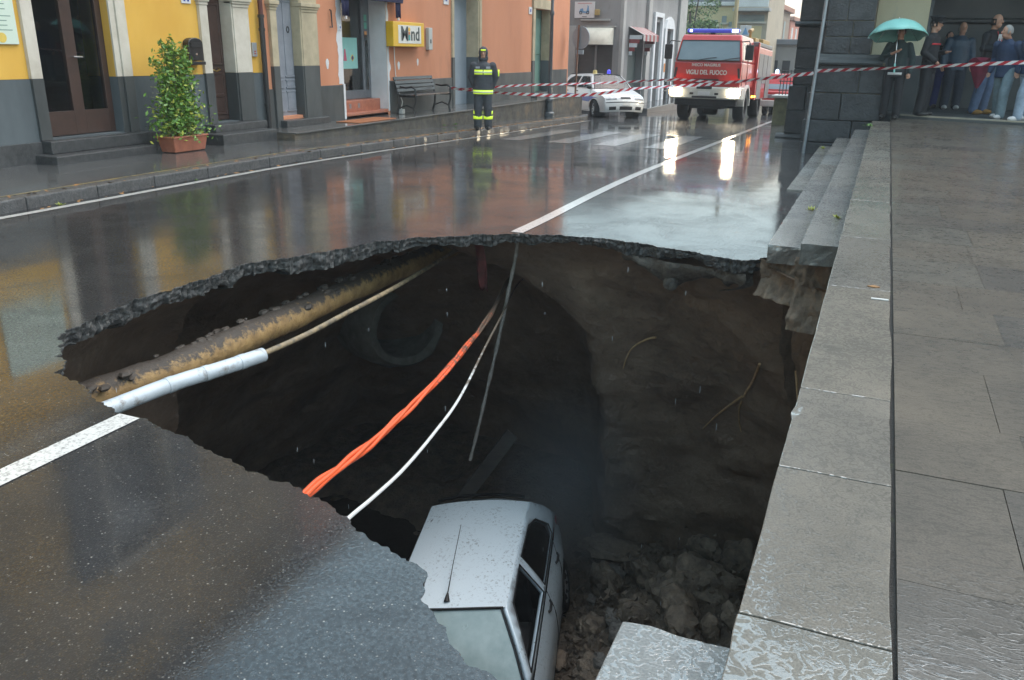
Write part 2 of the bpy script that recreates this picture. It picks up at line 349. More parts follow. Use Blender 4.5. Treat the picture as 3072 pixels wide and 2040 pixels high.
line_strip('edge_line', 'white painted line along the far kerb', lambda y: -7.82 + (0 if y < 12 else -0.05 * (y - 12)), 0.11, [-6 + i * 0.5 for i in range(66)])
line_strip('parking_line', 'white painted line cut through by the sinkhole', lambda y: -3.03 + bendx(y), 0.125, fine)
XW = [(-7.45, 0.48), (-6.35, 0.5), (-5.35, 0.5), (-4.3, 0.5)]
for i, (x, w) in enumerate(XW):
    b = MB()
    for k in range(9):
        y0 = 16.8 + k * 0.5; y1 = y0 + 0.5; d = -0.03 * k * 0.5; d1 = -0.03 * (k + 1) * 0.5
        b.add([(x + d, y0, rz(y0) + 0.004), (x + w + d, y0, rz(y0) + 0.004), (x + w + d1, y1, rz(y1) + 0.004), (x + d1, y1, rz(y1) + 0.004)], [(0, 1, 2, 3)])
    tag(b.build('crossing_stripe', PAINT_W, None, False), 'white zebra crossing stripe painted on the road', None, 'zebra crossing stripes', 'structure')
# ============================================================ CAVITY UNDER THE ROAD
CC = (-2.35, 4.9)
top_poly = [(-0.03, 6.3), (-0.13, 6.55), (-0.40, 6.7), (-0.70, 7.15)] + [p for p in FAR[::-1]] + NEAR + [(-0.62, 0.8), (-0.03, 0.8)]
bot_poly = [(0.35, 1.0), (0.45, 5.0), (0.35, 8.9), (-0.6, 9.5), (-1.5, 9.7), (-2.55, 9.5), (-3.2, 9.9), (-4.3, 10.6), (-5.8, 11.0), (-7.0, 10.5), (-7.4, 8.5), (-7.0, 5.5), (-6.2, 3.2), (-4.5, 1.4), (-2, 0.4), (-0.6, 0.2)]
def ray_poly(th, P):
    dx, dy = cos(th), sin(th); best = 0
    for i in range(len(P)):
        ax, ay = P[i][0] - CC[0], P[i][1] - CC[1]; bx_, by_ = P[(i + 1) % len(P)][0] - CC[0], P[(i + 1) % len(P)][1] - CC[1]
        ex, ey = bx_ - ax, by_ - ay; den = dx * ey - dy * ex
        if abs(den) < 1e-9: continue
        t = (ax * ey - ay * ex) / den; u = (ax * dy - ay * dx) / den
        if t > 0 and -1e-6 <= u <= 1 + 1e-6: best = max(best, t)
    return best
def cavity():
    b = MB(); NT, NZ = 560, 110
    edgeX = [(-0.5, -3.6), (-0.9, -3.1), (-1.3, -2.72), (-1.8, -2.5), (-2.6, -2.52), (-3.4, -2.6), (-5, -2.7)]
    def ex(z):
        for (z0, x0), (z1, x1) in zip(edgeX[:-1], edgeX[1:]):
            if z <= z0 and z >= z1: return x0 + (x1 - x0) * (z0 - z) / (z0 - z1)
        return -3.6 if z > -0.5 else -2.7
    for i in range(NT):
        th = 2 * pi * i / NT; rt = ray_poly(th, top_poly); rb = ray_poly(th, bot_poly)
        back = sin(th)
        for j in range(NZ + 1):
            t = j / NZ; z = -0.045 - t * 4.83
            s = t ** 0.55 if back < 0.3 else (0.30 * t ** 0.35 + 0.70 * t)
            under = 0.12 + 0.27 * min(1.0, max(0.0, t - 0.018) * 9)
            if cos(th) > 0.55: under = 0.02 + 0.10 * min(1, t * 9)
            r = rt + under + (rb - rt - under) * s
            x = CC[0] + cos(th) * r; y = CC[1] + sin(th) * r
            if back > 0.25:       # hollow running back on the left, its edge an arch on the back wall
                k = sstep(0.0, 0.5, ex(z) - x + 0.12 * fbm((z, 1, 2), 1.5, 3)); r += 1.4 * k * sstep(0, 0.3, t + 0.05)
            x = CC[0] + cos(th) * r; y = CC[1] + sin(th) * r
            a = min(1.0, t * 14)
            d = (fbm((x, y, z), 0.55, 3) * 0.30 + fbm((x * 1.3, y * 1.3, z), 1.8, 4) * 0.035 + fbm((x, y, z), 8, 5) * 0.018 + fbm((x, y, z), 30, 3) * 0.014) * a
            # clods and ledges
            d += 0.05 * a * sstep(0.25, 0.6, fbm((x * 0.8, y * 0.8, z * 1.4), 1.1, 4)) - 0.03 * a * sstep(0.3, 0.5, fbm((x + 9, y, z * 1.2), 2.6, 3))
            r += d
            b.v.append((CC[0] + cos(th) * r, CC[1] + sin(th) * r, z + 0.03 * a * fbm((y, z, x), 4, 3)))
    for i in range(NT):
        i2 = (i + 1) % NT
        for j in range(NZ): b.f.append((i * (NZ + 1) + j, i * (NZ + 1) + j + 1, i2 * (NZ + 1) + j + 1, i2 * (NZ + 1) + j))
    return b
CAV = tag(cavity().build('sinkhole_wall', EARTH, None, True, ang=60, recalc=False), 'damp brown earth wall around the sinkhole', None, None, 'structure')
def floor_z(x, y):
    m = 0.75 * math.exp(-((x + 0.9) ** 2 / 1.5 + (y - 7.8) ** 2 / 2.6)) + 0.35 * sstep(8.5, 10.0, y) - 0.25 * sstep(-3.6, -5.5, x)
    return -4.72 + m + 0.14 * fbm((x, y, 2.2), 0.9, 4) + 0.05 * fbm((x, y, 7), 4, 4)
b = MB(); b.grid(lambda u, w: (-8.6 + u * 10.0, 0.0 + w * 13.5, floor_z(-8.6 + u * 10.0, w * 13.5)), 200, 240)
FLOOR = tag(b.build('sinkhole_floor', MUD, None, True, ang=60), 'dark muddy floor of the sinkhole', None, None, 'structure')
WATER = mat('muddy_water', (0.02, 0.018, 0.016), (0.014, 0.013, 0.012), 3, 0.04, 0.08, 0.5, 9, 0.03, coat=0.6)
b = MB(); b.grid(lambda u, w: (-8.4 + u * 4.6, 5.5 + w * 6.5, -4.80), 2, 2); tag(b.build('water', WATER, None, False), 'black rippling water lying on the sinkhole floor', None, None, 'structure')
# ============================================================ STEPS AND TERRACE
def stone(name, parent, x0, x1, y0, y1, z0, z1, m, rough_end=None, bev=0.003):
    nx, ny, nz_ = 12, max(8, int((y1 - y0) / 0.06)), 7
    bm = bmesh.new(); vs = {}
    me_b = MB()
    def P(i, j, k):
        x = x0 + (x1 - x0) * i / nx; y = y0 + (y1 - y0) * j / ny; z = z0 + (z1 - z0) * k / nz_
        w = fbm((x * 3, y, z), 2.5, 3) * 0.003 + min(0.0, fbm((x, y * 1.7, z), 4.0, 4) + 0.36) * 0.03 * (i == 0 and k == nz_)
        if rough_end and ((j == 0 and rough_end < 0) or (j == ny and rough_end > 0)): y += fbm((x, z, 3.3), 6, 4) * 0.022 - 0.05 * (z - z1) * (1 if rough_end < 0 else -1)
        return (x + (w if i == 0 else (fbm((x, y, 4.4), 2.2, 4) * 0.008 - 0.004 if i == nx else 0)), y, z + w * 0.4 * (k == nz_))
    bm.free()
    me_b.grid(lambda u, w: P(round(u * nx), round(w * ny), nz_), nx, ny); me_b.grid(lambda u, w: P(round(u * nx), round(w * ny), 0), nx, ny)
    me_b.grid(lambda u, w: P(0, round(u * ny), round(w * nz_)), ny, nz_); me_b.grid(lambda u, w: P(nx, round(u * ny), round(w * nz_)), ny, nz_)
    me_b.grid(lambda u, w: P(round(u * nx), 0, round(w * nz_)), nx, nz_); me_b.grid(lambda u, w: P(round(u * nx), ny, round(w * nz_)), nx, nz_)
    return me_b.build(name, m, parent, False, bev, True)
STEPS = thing('steps', 'long flight of grey stone steps beside the hole, the two lower ones broken off', 'steps', (0, 5, 0))
def run(xs, z0, z1, ylist, m, ends=None):
    for i, (a, c) in enumerate(zip(ylist[:-1], ylist[1:])):
        stone('step_stone', STEPS, xs[0], xs[1], a + 0.003, c - 0.003, z0, z1, m, ends if (i == 0) else None)
run((-0.13, 0.179), 0.335, 0.5, [-1.2, 0.35, 1.61, 2.36, 3.03, 4.6, 5.98, 7.6, 9.1, 10.7, 12.3, 13.9, 15.4, 17.3], KERB_T)
run((-0.405, -0.134), 0.17, 0.333, [6.43, 8.0, 9.4, 11, 12.4, 14, 15.6, 17.3], STEP_T, -1)
run((-0.70, -0.409), 0.01, 0.167, [7.06, 8.3], STEP_T, -1)
run((-0.70, -0.409), -0.6, 0.167, [8.3, 9.9, 11.2, 12.9, 14.3, 15.8, 17.3], STEP_T)
run((-0.98, -0.704), -0.75, -0.002, [11.4, 12.8, 14.2, 15.8, 17.3], STEP_T)
stone('step_stone', STEPS, -0.405, -0.134, -0.8, 1.70, 0.17, 0.333, STEP_T, 1)
# mortar bed under the steps
def lump_face(P0, P1, z0, z1, amp, seed, n=60, m=26):
    b = MB(); P0 = Vector(P0); P1 = Vector(P1); t = (P1 - P0).normalized(); nn = Vector((t.y, -t.x))
    def fn(u, w):
        q = P0.lerp(P1, u); z = z1 + (z0 - z1) * w; d = fbm((q.x + seed, q.y, z), 3.5, 5) * amp + fbm((q.x, q.y + seed, z), 13, 4) * amp * 0.35 - w * amp * 0.9
        d += 0.25 * amp * (noise.voronoi(Vector((q.x * 6, q.y * 6, z * 6 + seed)))[0][0] - 0.4); q = q + nn * d; return (q.x, q.y, z + 0.3 * amp * fbm((q.x, z, seed), 6, 3) * sin(pi * w))
    return b.grid(fn, n, m)
lump_face((-0.085, -1.2), (-0.085, 17.2), -0.6, 0.335, 0.07, 1.0, 500, 18).build('mortar_bed', CONC, STEPS, True, 0, True, ang=60, recalc=False)
BML = mat('brown_mortar_lump', (0.30, 0.225, 0.165), (0.14, 0.105, 0.08), 9, 0.8, 0.9, 0.9, 40, 0.02)
lump_face((-0.05, 6.62), (-0.43, 6.72), -0.40, 0.175, 0.09, 2.0).build('rubble_core', BML, STEPS, True, 0, True, ang=60, recalc=False); lump_face((-0.36, 7.0), (-0.74, 7.24), -0.30, 0.012, 0.08, 5.0).build('rubble_core', BML, STEPS, True, 0, True, ang=60, recalc=False)
lump_face((-0.42, 1.5), (-0.08, 1.5), -0.5, 0.175, 0.08, 3.0).build('rubble_core', CONC, STEPS, True, 0, True, ang=60, recalc=False); lump_face((-0.39, -0.8), (-0.39, 1.55), -0.3, 0.175, 0.02, 3.0).build('rubble_core', CONC, STEPS, True, 0, True, ang=60, recalc=False)
bx('step_core', CONC, STEPS, -0.06, 0.17, -1.2, 17.3, -0.3, 0.333, 0); bx('step_core', CONC, STEPS, -0.39, -0.1, 7.0, 17.3, -0.3, 0.168, 0)
MOSS = mat('joint_moss', (0.028, 0.027, 0.024), (0.014, 0.014, 0.013), 20, 0.8, bs=0.8, bscale=90, dirt=((0.07, 0.10, 0.028), 4.0, 0.60))
bx('joint_filling', MOSS, STEPS, 0.165, 0.19, -1.2, 17.3, 0.40, 0.4885, 0)
TERR = tag(bx('terrace', MATS['dark_mud'], None, 0.187, 9.0, -2.0, 20.6, -0.4, 0.4935, 0), 'raised terrace of wet paving slabs in front of the church', None, None, 'structure')
rr = random.Random(11)
y = -0.9
while y < 18.5:
    d = rr.uniform(0.40, 0.62); y1 = min(y + d, 18.6); x = 0.186
    first = True
    while x < 8.9 and x < 1.6 + 0.62 * max(y, 0.5) + 0.6:
        w = rr.uniform(0.28, 0.55) if first else rr.uniform(0.5, 0.95); first = False
        dz = rr.uniform(-0.0015, 0.0015)
        bx('paving_slab', TILE, TERR, x + 0.0012, x + w - 0.0012, y + 0.0012, y1 - 0.0012, 0.47, 0.5 + dz, 0)
        x += w
    y = y1
# ============================================================ SIDEWALK, KERB, RAISED WALKWAY
def strip(name, m, parent, x0, x1, ys, zf, thick=0.6, bev=0.0, world=True, jit=0.0):
    b = MB(); x0f = x0 if callable(x0) else (lambda y: x0); x1f = x1 if callable(x1) else (lambda y: x1)
    for i, y in enumerate(ys):
        z = zf(y); a, c = x0f(y), x1f(y); j = jit * fbm((y, 1.0, 2.0), 3, 3)
        b.v += [(a, y, z - thick), (a, y, z), (c + j, y, z + j * 0.3), (c + j, y, z - thick)]
    n = len(ys)
    for i in range(n - 1):
        for k in range(4): b.f.append((i * 4 + k, (i + 1) * 4 + k, (i + 1) * 4 + (k + 1) % 4, i * 4 + (k + 1) % 4))
    b.f += [(0, 1, 2, 3), tuple(range(n * 4 - 1, n * 4 - 5, -1))]
    return b.build(name, m, parent, False, bev, world)
def kx(y): return -8.02 + (0 if y < 12 else -0.05 * (y - 12)) + (0 if y < 26.5 else -0.16 * (y - 26.5) ** 1.5)
SW = tag(strip('sidewalk', SIDEW, None, -10.5, lambda y: kx(y) - 0.20, [-8 + i * 0.5 for i in range(74)], lambda y: rz(y) + 0.125, 0.3), 'wet grey pavement along the shop fronts', None, None, 'structure')
rk = random.Random(4); y = -6.0
while y < 27.2:
    y1 = y + rk.uniform(0.8, 1.3)
    strip('kerb_stone', KERB, SW, lambda q: kx(q) - 0.195, kx, [y + (y1 - y) * k / 6 * 0.994 for k in range(7)], lambda q: rz(q) + 0.128, 0.3, 0.018, True, 0.03); y = y1
YLINE = mat('worn_yellow_line', (0.30, 0.22, 0.07), (0.08, 0.08, 0.07), 14, 0.4, 0.5, coat=0.5)
LEAFL = mat('wet_fallen_leaves', (0.42, 0.20, 0.05), (0.10, 0.06, 0.03), 60, 0.4, 0.6, 0.6, 80)
b = MB(); rl = random.Random(5)
for k in range(900):
    y = rl.uniform(5.5, 26); u = rl.random()
    if rl.random() > 0.25 + 0.75 * sstep(11, 19, y): continue
    c = Vector((kx(y) + (rl.gauss(-0.10, 0.05)), y, rz(y) + 0.132)); 
    if rl.random() < 0.35: c = Vector((kx(y) + abs(rl.gauss(0.05, 0.04)), y, rz(y) + 0.006))
    a = rl.uniform(0, 6.28); L = rl.uniform(0.02, 0.05); t = Vector((cos(a), sin(a), rl.uniform(-.2, .2))) * L; w = Vector((-sin(a), cos(a), rl.uniform(0, .5))) * L * 0.5
    b.quad(c - t, c + w, c + t, c - w)
tag(b.build('fallen_leaves', LEAFL, None, False, recalc=False), 'wet brown leaves and grit washed along the kerb', 'leaves', None, 'stuff')
strip('worn_kerb_line', YLINE, SW, lambda y: kx(y) - 0.245, lambda y: kx(y) - 0.212, [5 + i * 0.5 for i in range(44)], lambda y: rz(y) + 0.1295, 0.004)
WALK_T = wet_stone('wet_walkway_top', (0.13, 0.128, 0.12), (0.08, 0.08, 0.078), rip=0.04, sp=0.7, coatr=0.07, rnd=0, base_coat=0.9, coat_ior=1.5)
WALK_F = mat('stained_walkway_face', (0.12, 0.105, 0.085), (0.045, 0.046, 0.042), 4, 0.5, 0.8, 0.9, 30, 0.03, dirt=((0.20, 0.14, 0.085), 1.6, 0.52))
ys = [12.25 + i * 0.6 for i in range(28)]
WK = tag(strip('raised_walkway', WALK_F, None, -10.6, lambda y: -9.3 - 0.012 * (y - 12), ys, lambda y: 0.198, 1.2), 'raised stone walkway in front of the orange house', None, None, 'structure')
strip('walkway_top', WALK_T, WK, -10.6, lambda y: -9.27 - 0.012 * (y - 12), ys, lambda y: 0.222, 0.025, 0.006)
# ============================================================ LEFT BUILDINGS
WX = -10.2
YEL = mat('yellow_render', (0.74, 0.45, 0.085), (0.64, 0.36, 0.055), 1.2, 0.8, 0.9, 0.25, 90, 0.004, stretch=(1, 1, 0.4), dirt=((0.56, 0.31, 0.06), 1.1, 0.60))
ORA = mat('orange_render', (0.62, 0.275, 0.155), (0.52, 0.215, 0.115), 0.9, 0.8, 0.9, 0.3, 70, 0.004, stretch=(1, 1, 0.25), dirt=((0.44, 0.20, 0.12), 1.2, 0.58))
PLIN = mat('grey_plinth_render', (0.105, 0.125, 0.135), (0.06, 0.075, 0.082), 1.5, 0.5, 0.7, 0.3, 60, 0.005, stretch=(1, 1, 0.3))
PLIN2 = mat('dark_grey_plinth', (0.085, 0.09, 0.088), (0.045, 0.05, 0.05), 2.0, 0.5, 0.7, 0.4, 60, 0.006, stretch=(1, 1, 0.3))
BASALT = mat('basalt_step', (0.062, 0.064, 0.066), (0.028, 0.03, 0.031), 12, 0.3, 0.5, 0.7, 60, 0.012, coat=0.3)
PIL = mat('white_stone_trim', (0.62, 0.58, 0.50), (0.48, 0.44, 0.36), 3, 0.7, 0.85, 0.25, 50, 0.006)
CREAM = mat('cream_stone_trim', (0.52, 0.44, 0.30), (0.36, 0.31, 0.21), 3, 0.7, 0.85, 0.3, 50, 0.006)
WHITE = mat('white_wall_paint', (0.70, 0.71, 0.72), (0.58, 0.59, 0.60), 2.5, 0.7, 0.85, 0.2, 60, 0.004)
BROWN = mat('brown_door_paint', (0.062, 0.034, 0.026), (0.042, 0.024, 0.019), 5, 0.35, 0.5, 0.15, 60)
GDOOR = mat('grey_door_paint', (0.27, 0.29, 0.33), (0.20, 0.22, 0.25), 4, 0.5, 0.7, 0.2, 50, dirt=((0.10, 0.10, 0.11), 6, 0.66))
BLUEG = mat('bluegrey_metal_door', (0.30, 0.36, 0.42), (0.25, 0.31, 0.36), 2, 0.5, 0.6)
GREEN = mat('green_door_paint', (0.13, 0.26, 0.22), (0.10, 0.21, 0.18), 3, 0.5, 0.6)
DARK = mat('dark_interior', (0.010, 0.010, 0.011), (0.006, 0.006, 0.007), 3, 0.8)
BLACKM = mat('black_iron', (0.014, 0.014, 0.015), (0.009, 0.009, 0.010), 20, 0.3, 0.5, 0.2, 60, coat=0.3)
GREYF = mat('grey_metal_frame', (0.14, 0.155, 0.17), (0.11, 0.12, 0.135), 6, 0.4, 0.5)
TERRAC = mat('terracotta', (0.42, 0.15, 0.085), (0.30, 0.10, 0.06), 9, 0.4, 0.6, 0.3, 50, coat=0.3)
GOLD = mat('brass', (0.75, 0.52, 0.18), (0.6, 0.4, 0.12), 9, 0.25, 0.35, metal=1)
CHROME = mat('chrome', (0.75, 0.76, 0.78), (0.6, 0.6, 0.62), 9, 0.12, 0.2, metal=1)
def glass_mat():
    m, nt, p = newmat('window_glass'); v = coords(nt)
    p.inputs['Base Color'].default_value = (0.85, 0.92, 0.90, 1); p.inputs['Transmission Weight'].default_value = 1.0; p.inputs['IOR'].default_value = 1.5
    nt.links.new(maprange(nt, nz(nt, v, 2, 2), 0, 1, 0.0, 0.02), p.inputs['Roughness']); return m
GLASS = glass_mat()
def facade(name, parent, m, y0, y1, z0, z1, ops, x=WX, th=0.55, top=True):
    """Street wall at x with rectangular openings cut through it; reveals included."""
    b = MB(); Y = sorted({y0, y1} | {o[0] for o in ops} | {o[1] for o in ops}); Z = sorted({z0, z1} | {o[2] for o in ops} | {o[3] for o in ops})
    hole = lambda a, c: any(o[0] - 1e-6 <= a and a < o[1] - 1e-6 and o[2] - 1e-6 <= c and c < o[3] - 1e-6 for o in ops)
    for a, a2 in zip(Y[:-1], Y[1:]):
        for c, c2 in zip(Z[:-1], Z[1:]):
            if not hole(a, c): b.quad((x, a, c), (x, a2, c), (x, a2, c2), (x, a, c2))
    for o in ops:
        a, a2, c, c2 = o[:4]; d = x - th
        b.quad((x, a, c), (d, a, c), (d, a, c2), (x, a, c2)); b.quad((x, a2, c), (x, a2, c2), (d, a2, c2), (d, a2, c))
        if c2 < z1 - 1e-4: b.quad((x, a, c2), (d, a, c2), (d, a2, c2), (x, a2, c2))
        if c > z0 + 1e-4: b.quad((x, a, c), (x, a2, c), (d, a2, c), (d, a, c))
    X2 = x - 8.0
    b.quad((x, y0, z0), (X2, y0, z0), (X2, y0, z1), (x, y0, z1)); b.quad((x, y1, z0), (X2, y1, z0), (X2, y1, z1), (x, y1, z1))
    if top: b.quad((x, y0, z1), (x, y1, z1), (X2, y1, z1), (X2, y0, z1))
    b.quad((X2, y0, z0), (X2, y1, z0), (X2, y1, z1), (X2, y0, z1))
    return b.build(name, m, parent, False, 0, True)
SHT_ = mat('dark_shutter_paint', (0.060, 0.066, 0.066), (0.040, 0.044, 0.045), 3, 0.5, 0.6)
def upper_window(parent, y, z, w=0.95, h=1.7, trim=PIL, shut=0.0):
    """First floor window with stone surround, balcony slab and opened louvred shutters."""
    f = bx('window', GREYF, parent, WX - 0.22, WX - 0.16, y - w / 2, y + w / 2, z, z + h)
    bx('frame', trim, f, WX - 0.02, WX + 0.04, y - w / 2 - 0.10, y - w / 2, z - 0.05, z + h); bx('frame', trim, f, WX - 0.02, WX + 0.04, y + w / 2, y + w / 2 + 0.10, z - 0.05, z + h)
    bx('lintel', trim, f, WX - 0.02, WX + 0.10, y - w / 2 - 0.16, y + w / 2 + 0.16, z + h, z + h + 0.16)
    bx('pane', GLASS, f, WX - 0.158, WX - 0.15, y - w / 2 + 0.08, y - 0.04, z + 0.3, z + h - 0.08, 0); bx('pane', GLASS, f, WX - 0.158, WX - 0.15, y + 0.04, y + w / 2 - 0.08, z + 0.3, z + h - 0.08, 0)
    bx('sill', trim, f, WX - 0.05, WX + 0.45, y - w / 2 - 0.2, y + w / 2 + 0.2, z - 0.2, z - 0.05)
    if shut:
        for a in (y - w / 2 - 0.10 - shut, y + w / 2 + 0.10): bx('shutter', SHT_, f, WX + 0.045, WX + 0.085, a, a + shut, z - 0.02, z + h)
def capital(parent, m, y0, y1, x1, z):
    for k, (e, h0, h1) in enumerate([(0.012, 0.0, 0.05), (0.03, 0.05, 0.09), (0.05, 0.09, 0.16)]):
        bx('capital', m, parent, WX - 0.1, x1 + e, y0 - e, y1 + e, z + h0 + 0.001, z + h1, 0.008)
# ---------------- yellow house
YB = thing('yellow_house', 'yellow rendered house with grey plinth, glazed door and brown door', 'building', (WX, 8, 0))
facade('wall', YB, YEL, -14.0, 12.68, 1.19, 3.55, [(8.17, 9.40, 1.19, 2.95), (11.34, 11.93, 1.19, 2.60)], top=False)
YEL2 = mat('weathered_upper_render', (0.46, 0.29, 0.085), (0.26, 0.185, 0.085), 0.8, 0.85, 0.95, 0.3, 60, 0.006, dirt=((0.16, 0.145, 0.11), 0.7, 0.50))
facade('upper_wall', YB, YEL2, -14.0, 12.68, 3.55, 9.1, [(q - .6, q + .6, 3.95, 6.15) for q in (-8.0, -4.0, 0.2, 4.3, 8.75)])
bx('string_course', PIL, YB, WX - 0.05, WX + 0.07, -14, 12.66, 3.46, 3.62, 0.012)
facade('plinth', YB, PLIN, -14.0, 12.68, -0.4, 1.188, [(8.17, 9.40, 0.42, 1.188), (11.34, 11.93, 0.42, 1.188)], WX + 0.02, top=False)
bx('plinth_base', BASALT, YB, WX, WX + 0.06, -6, 7.99, -0.2, 0.395); bx('plinth_base', BASALT, YB, WX, WX + 0.05, 9.73, 11.04, -0.2, 0.38)
for q in (-8.0, -4.0, 0.2, 4.3, 8.75): upper_window(YB, q, 3.95, 1.2, 2.2, PIL, 0.6)
bx('cornice', PIL, YB, WX - 0.1, WX + 0.30, -14, 12.6, 8.85, 9.12, 0.03)
for (a, c) in ((8.0, 8.168), (9.50, 9.67)):
    bx('pilaster', PIL, YB, WX - 0.05, WX + 0.055, a, c, 1.192, 2.95); bx('pilaster_base', PLIN2, YB, WX - 0.05, WX + 0.06, a, c, 0.41, 1.19)
bx('door_reveal', PIL, YB, WX - 0.25, WX + 0.03, 9.402, 9.498, 1.192, 2.95); bx('door_reveal', PLIN2, YB, WX - 0.25, WX + 0.03, 9.402, 9.498, 0.41, 1.19)
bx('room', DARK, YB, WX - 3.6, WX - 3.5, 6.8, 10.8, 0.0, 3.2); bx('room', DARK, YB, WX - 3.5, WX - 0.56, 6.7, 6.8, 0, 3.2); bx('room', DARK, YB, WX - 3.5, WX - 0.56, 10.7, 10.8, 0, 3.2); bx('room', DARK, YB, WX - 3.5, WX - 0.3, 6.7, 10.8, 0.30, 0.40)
GD = bx('glazed_door', BROWN, YB, WX - 0.20, WX - 0.13, 8.172, 8.26, 0.43, 2.94)
for (a, c, z0, z1) in ((9.30, 9.398, 0.43, 2.94), (8.72, 8.90, 0.43, 2.94), (8.26, 8.72, 0.43, 0.75), (8.90, 9.30, 0.43, 0.75)):
    bx('door_stile', BROWN, GD, WX - 0.198, WX - 0.128, a, c, z0, z1)
bx('pane', GLASS, GD, WX - 0.17, WX - 0.16, 8.26, 8.72, 0.75, 2.94, 0); bx('pane', GLASS, GD, WX - 0.17, WX - 0.16, 8.90, 9.30, 0.75, 2.94, 0)
b = MB(); b.tube([(WX - 0.13, 8.80, 1.46), (WX - 0.07, 8.80, 1.46), (WX - 0.065, 8.93, 1.455)], 0.012, 8); b.build('handle', CHROME, GD, True, 0, True)
bx('doorstep', BASALT, YB, WX - 0.30, -9.985, 8.0, 9.72, 0.24, 0.405, 0.012); bx('doorstep', BASALT, YB, WX, -9.75, 7.86, 9.56, 0.08, 0.24, 0.015)
BD = bx('front_door', BROWN, YB, WX - 0.26, WX - 0.20, 11.345, 11.925, 0.43, 2.6)
for (z0, z1) in ((0.55, 0.80), (0.86, 1.16), (1.36, 2.25)):
    bx('panel', BROWN, BD, WX - 0.205, WX - 0.185, 11.44, 11.83, z0, z1, 0.012); bx('panel_molding', BROWN, BD, WX - 0.205, WX - 0.178, 11.40, 11.44, z0 - .04, z1 + .04, 0.01); bx('panel_molding', BROWN, BD, WX - 0.205, WX - 0.178, 11.83, 11.87, z0 - .04, z1 + .04, 0.01); bx('panel_molding', BROWN, BD, WX - 0.205, WX - 0.178, 11.44, 11.83, z1, z1 + .04, 0.01); bx('panel_molding', BROWN, BD, WX - 0.205, WX - 0.178, 11.44, 11.83, z0 - .04, z0, 0.01)
b = MB(); b.tube([(WX - 0.19, 11.53, 1.27), (WX - 0.14, 11.54, 1.25), (WX - 0.13, 11.63, 1.225), (WX - 0.14, 11.72, 1.25), (WX - 0.19, 11.73, 1.27)], 0.013, 8); b.build('handle', GOLD, BD, True, 0, True)
for (z0, z1, mm) in ((0.41, 1.20, PLIN2), (1.202, 2.59, PIL)): bx('door_reveal', mm, YB, WX - 0.20, WX + 0.04, 11.905, 11.933, z0, z1, 0.004)
for (a, c) in ((11.16, 11.338), (11.935, 12.32)):
    bx('pilaster', PIL, YB, WX - 0.02, WX + 0.055, a, c, 1.203, 2.24); bx('pilaster_base', PLIN2, YB, WX - 0.02, WX + 0.065, a, c, 0.405, 1.20); capital(YB, PIL, a, c, WX + 0.055, 2.24); bx('pilaster', PIL, YB, WX - 0.02, WX + 0.055, a, c, 2.401, 2.9)
bx('doorstep', BASALT, YB, WX - 0.28, -9.95, 11.05, 12.36, 0.275, 0.402, 0.012); bx('doorstep', BASALT, YB, WX, -9.65, 10.87, 12.22, 0.06, 0.28, 0.015)
# things on the yellow wall
SG = thing('notice_panel', 'pale green notice panel with text lines on the yellow wall beside the glazed door', 'sign', (WX, 7.6, 1.61))
bx('panel', mat('notice_face', (0.62, 0.72, 0.62), (0.58, 0.68, 0.58), 2, 0.35), SG, WX + 0.005, WX + 0.03, 7.0, 7.925, 1.612, 2.62)
PRN = mat('faded_green_print', (0.25, 0.36, 0.30), None, 9, 0.5)
for k, z in enumerate((2.08, 2.02, 1.94, 1.885, 1.83, 1.775)): bx('print_line', PRN, SG, WX + 0.029, WX + 0.0315, 7.62, 7.80 + 0.06 * (k % 3 == 2), z, z + 0.012, 0)
b = MB(); b.lathe([(0, 0.002), (0.06, 0.002), (0.06, 0)], 20, Matrix.Translation((WX + 0.031, 7.70, 1.69)) @ Matrix.Rotation(pi / 2, 4, 'Y')); b.build('print_disc', mat('print_yellow', (0.75, 0.55, 0.12), None, 5, 0.4), SG, True, 0, True)
NB = thing('house_number_tile', 'small white tile with blue digits on the yellow wall above the plant', 'sign', (WX, 10.93, 2.24))
bx('tile', WHITE, NB, WX + 0.003, WX + 0.02, 10.83, 11.03, 2.245, 2.42, 0.004)
bx('digit', mat('blue_enamel', (0.03, 0.06, 0.35), None, 5, 0.3), NB, WX + 0.019, WX + 0.022, 10.87, 10.91, 2.275, 2.38, 0); bx('digit', MATS['blue_enamel'], NB, WX + 0.019, WX + 0.022, 10.95, 10.99, 2.275, 2.38, 0)
MBX = thing('mailbox', 'black metal mailbox with rounded top on the yellow wall', 'mailbox', (WX, 10.9, 1.34))
prof = [(10.745, 1.40), (11.055, 1.40), (11.055, 1.66)] + [(10.90 + 0.155 * cos(a), 1.66 + 0.085 * sin(a)) for a in [pi * k / 10 for k in range(1, 10)]] + [(10.745, 1.66)]
b = MB(); b.prism(prof, 'x', WX + 0.025, WX + 0.15); b.build('box', BLACKM, MBX, True, 0.01, True); bx('flap', BLACKM, MBX, WX + 0.15, WX + 0.165, 10.78, 11.02, 1.60, 1.67, 0.004)
bx('tray', BLACKM, MBX, WX + 0.025, WX + 0.175, 10.74, 11.06, 1.34, 1.39, 0.006); bx('name_plate', CHROME, MBX, WX + 0.15, WX + 0.155, 10.875, 10.915, 1.485, 1.515, 0)
IC = thing('intercom', 'small grey intercom panel beside the brown door', 'intercom', (WX, 12.44, 1.46))
bx('plate', mat('brushed_steel', (0.5, 0.55, 0.6), (0.42, 0.47, 0.52), 9, 0.35, metal=0.6), IC, WX + 0.002, WX + 0.035, 12.38, 12.50, 1.46, 1.69, 0.006)
for z in (1.50, 1.535): bx('button', mat('red_button', (0.5, 0.1, 0.08), None, 5, 0.4), IC, WX + 0.034, WX + 0.04, 12.42, 12.46, z, z + 0.02, 0)
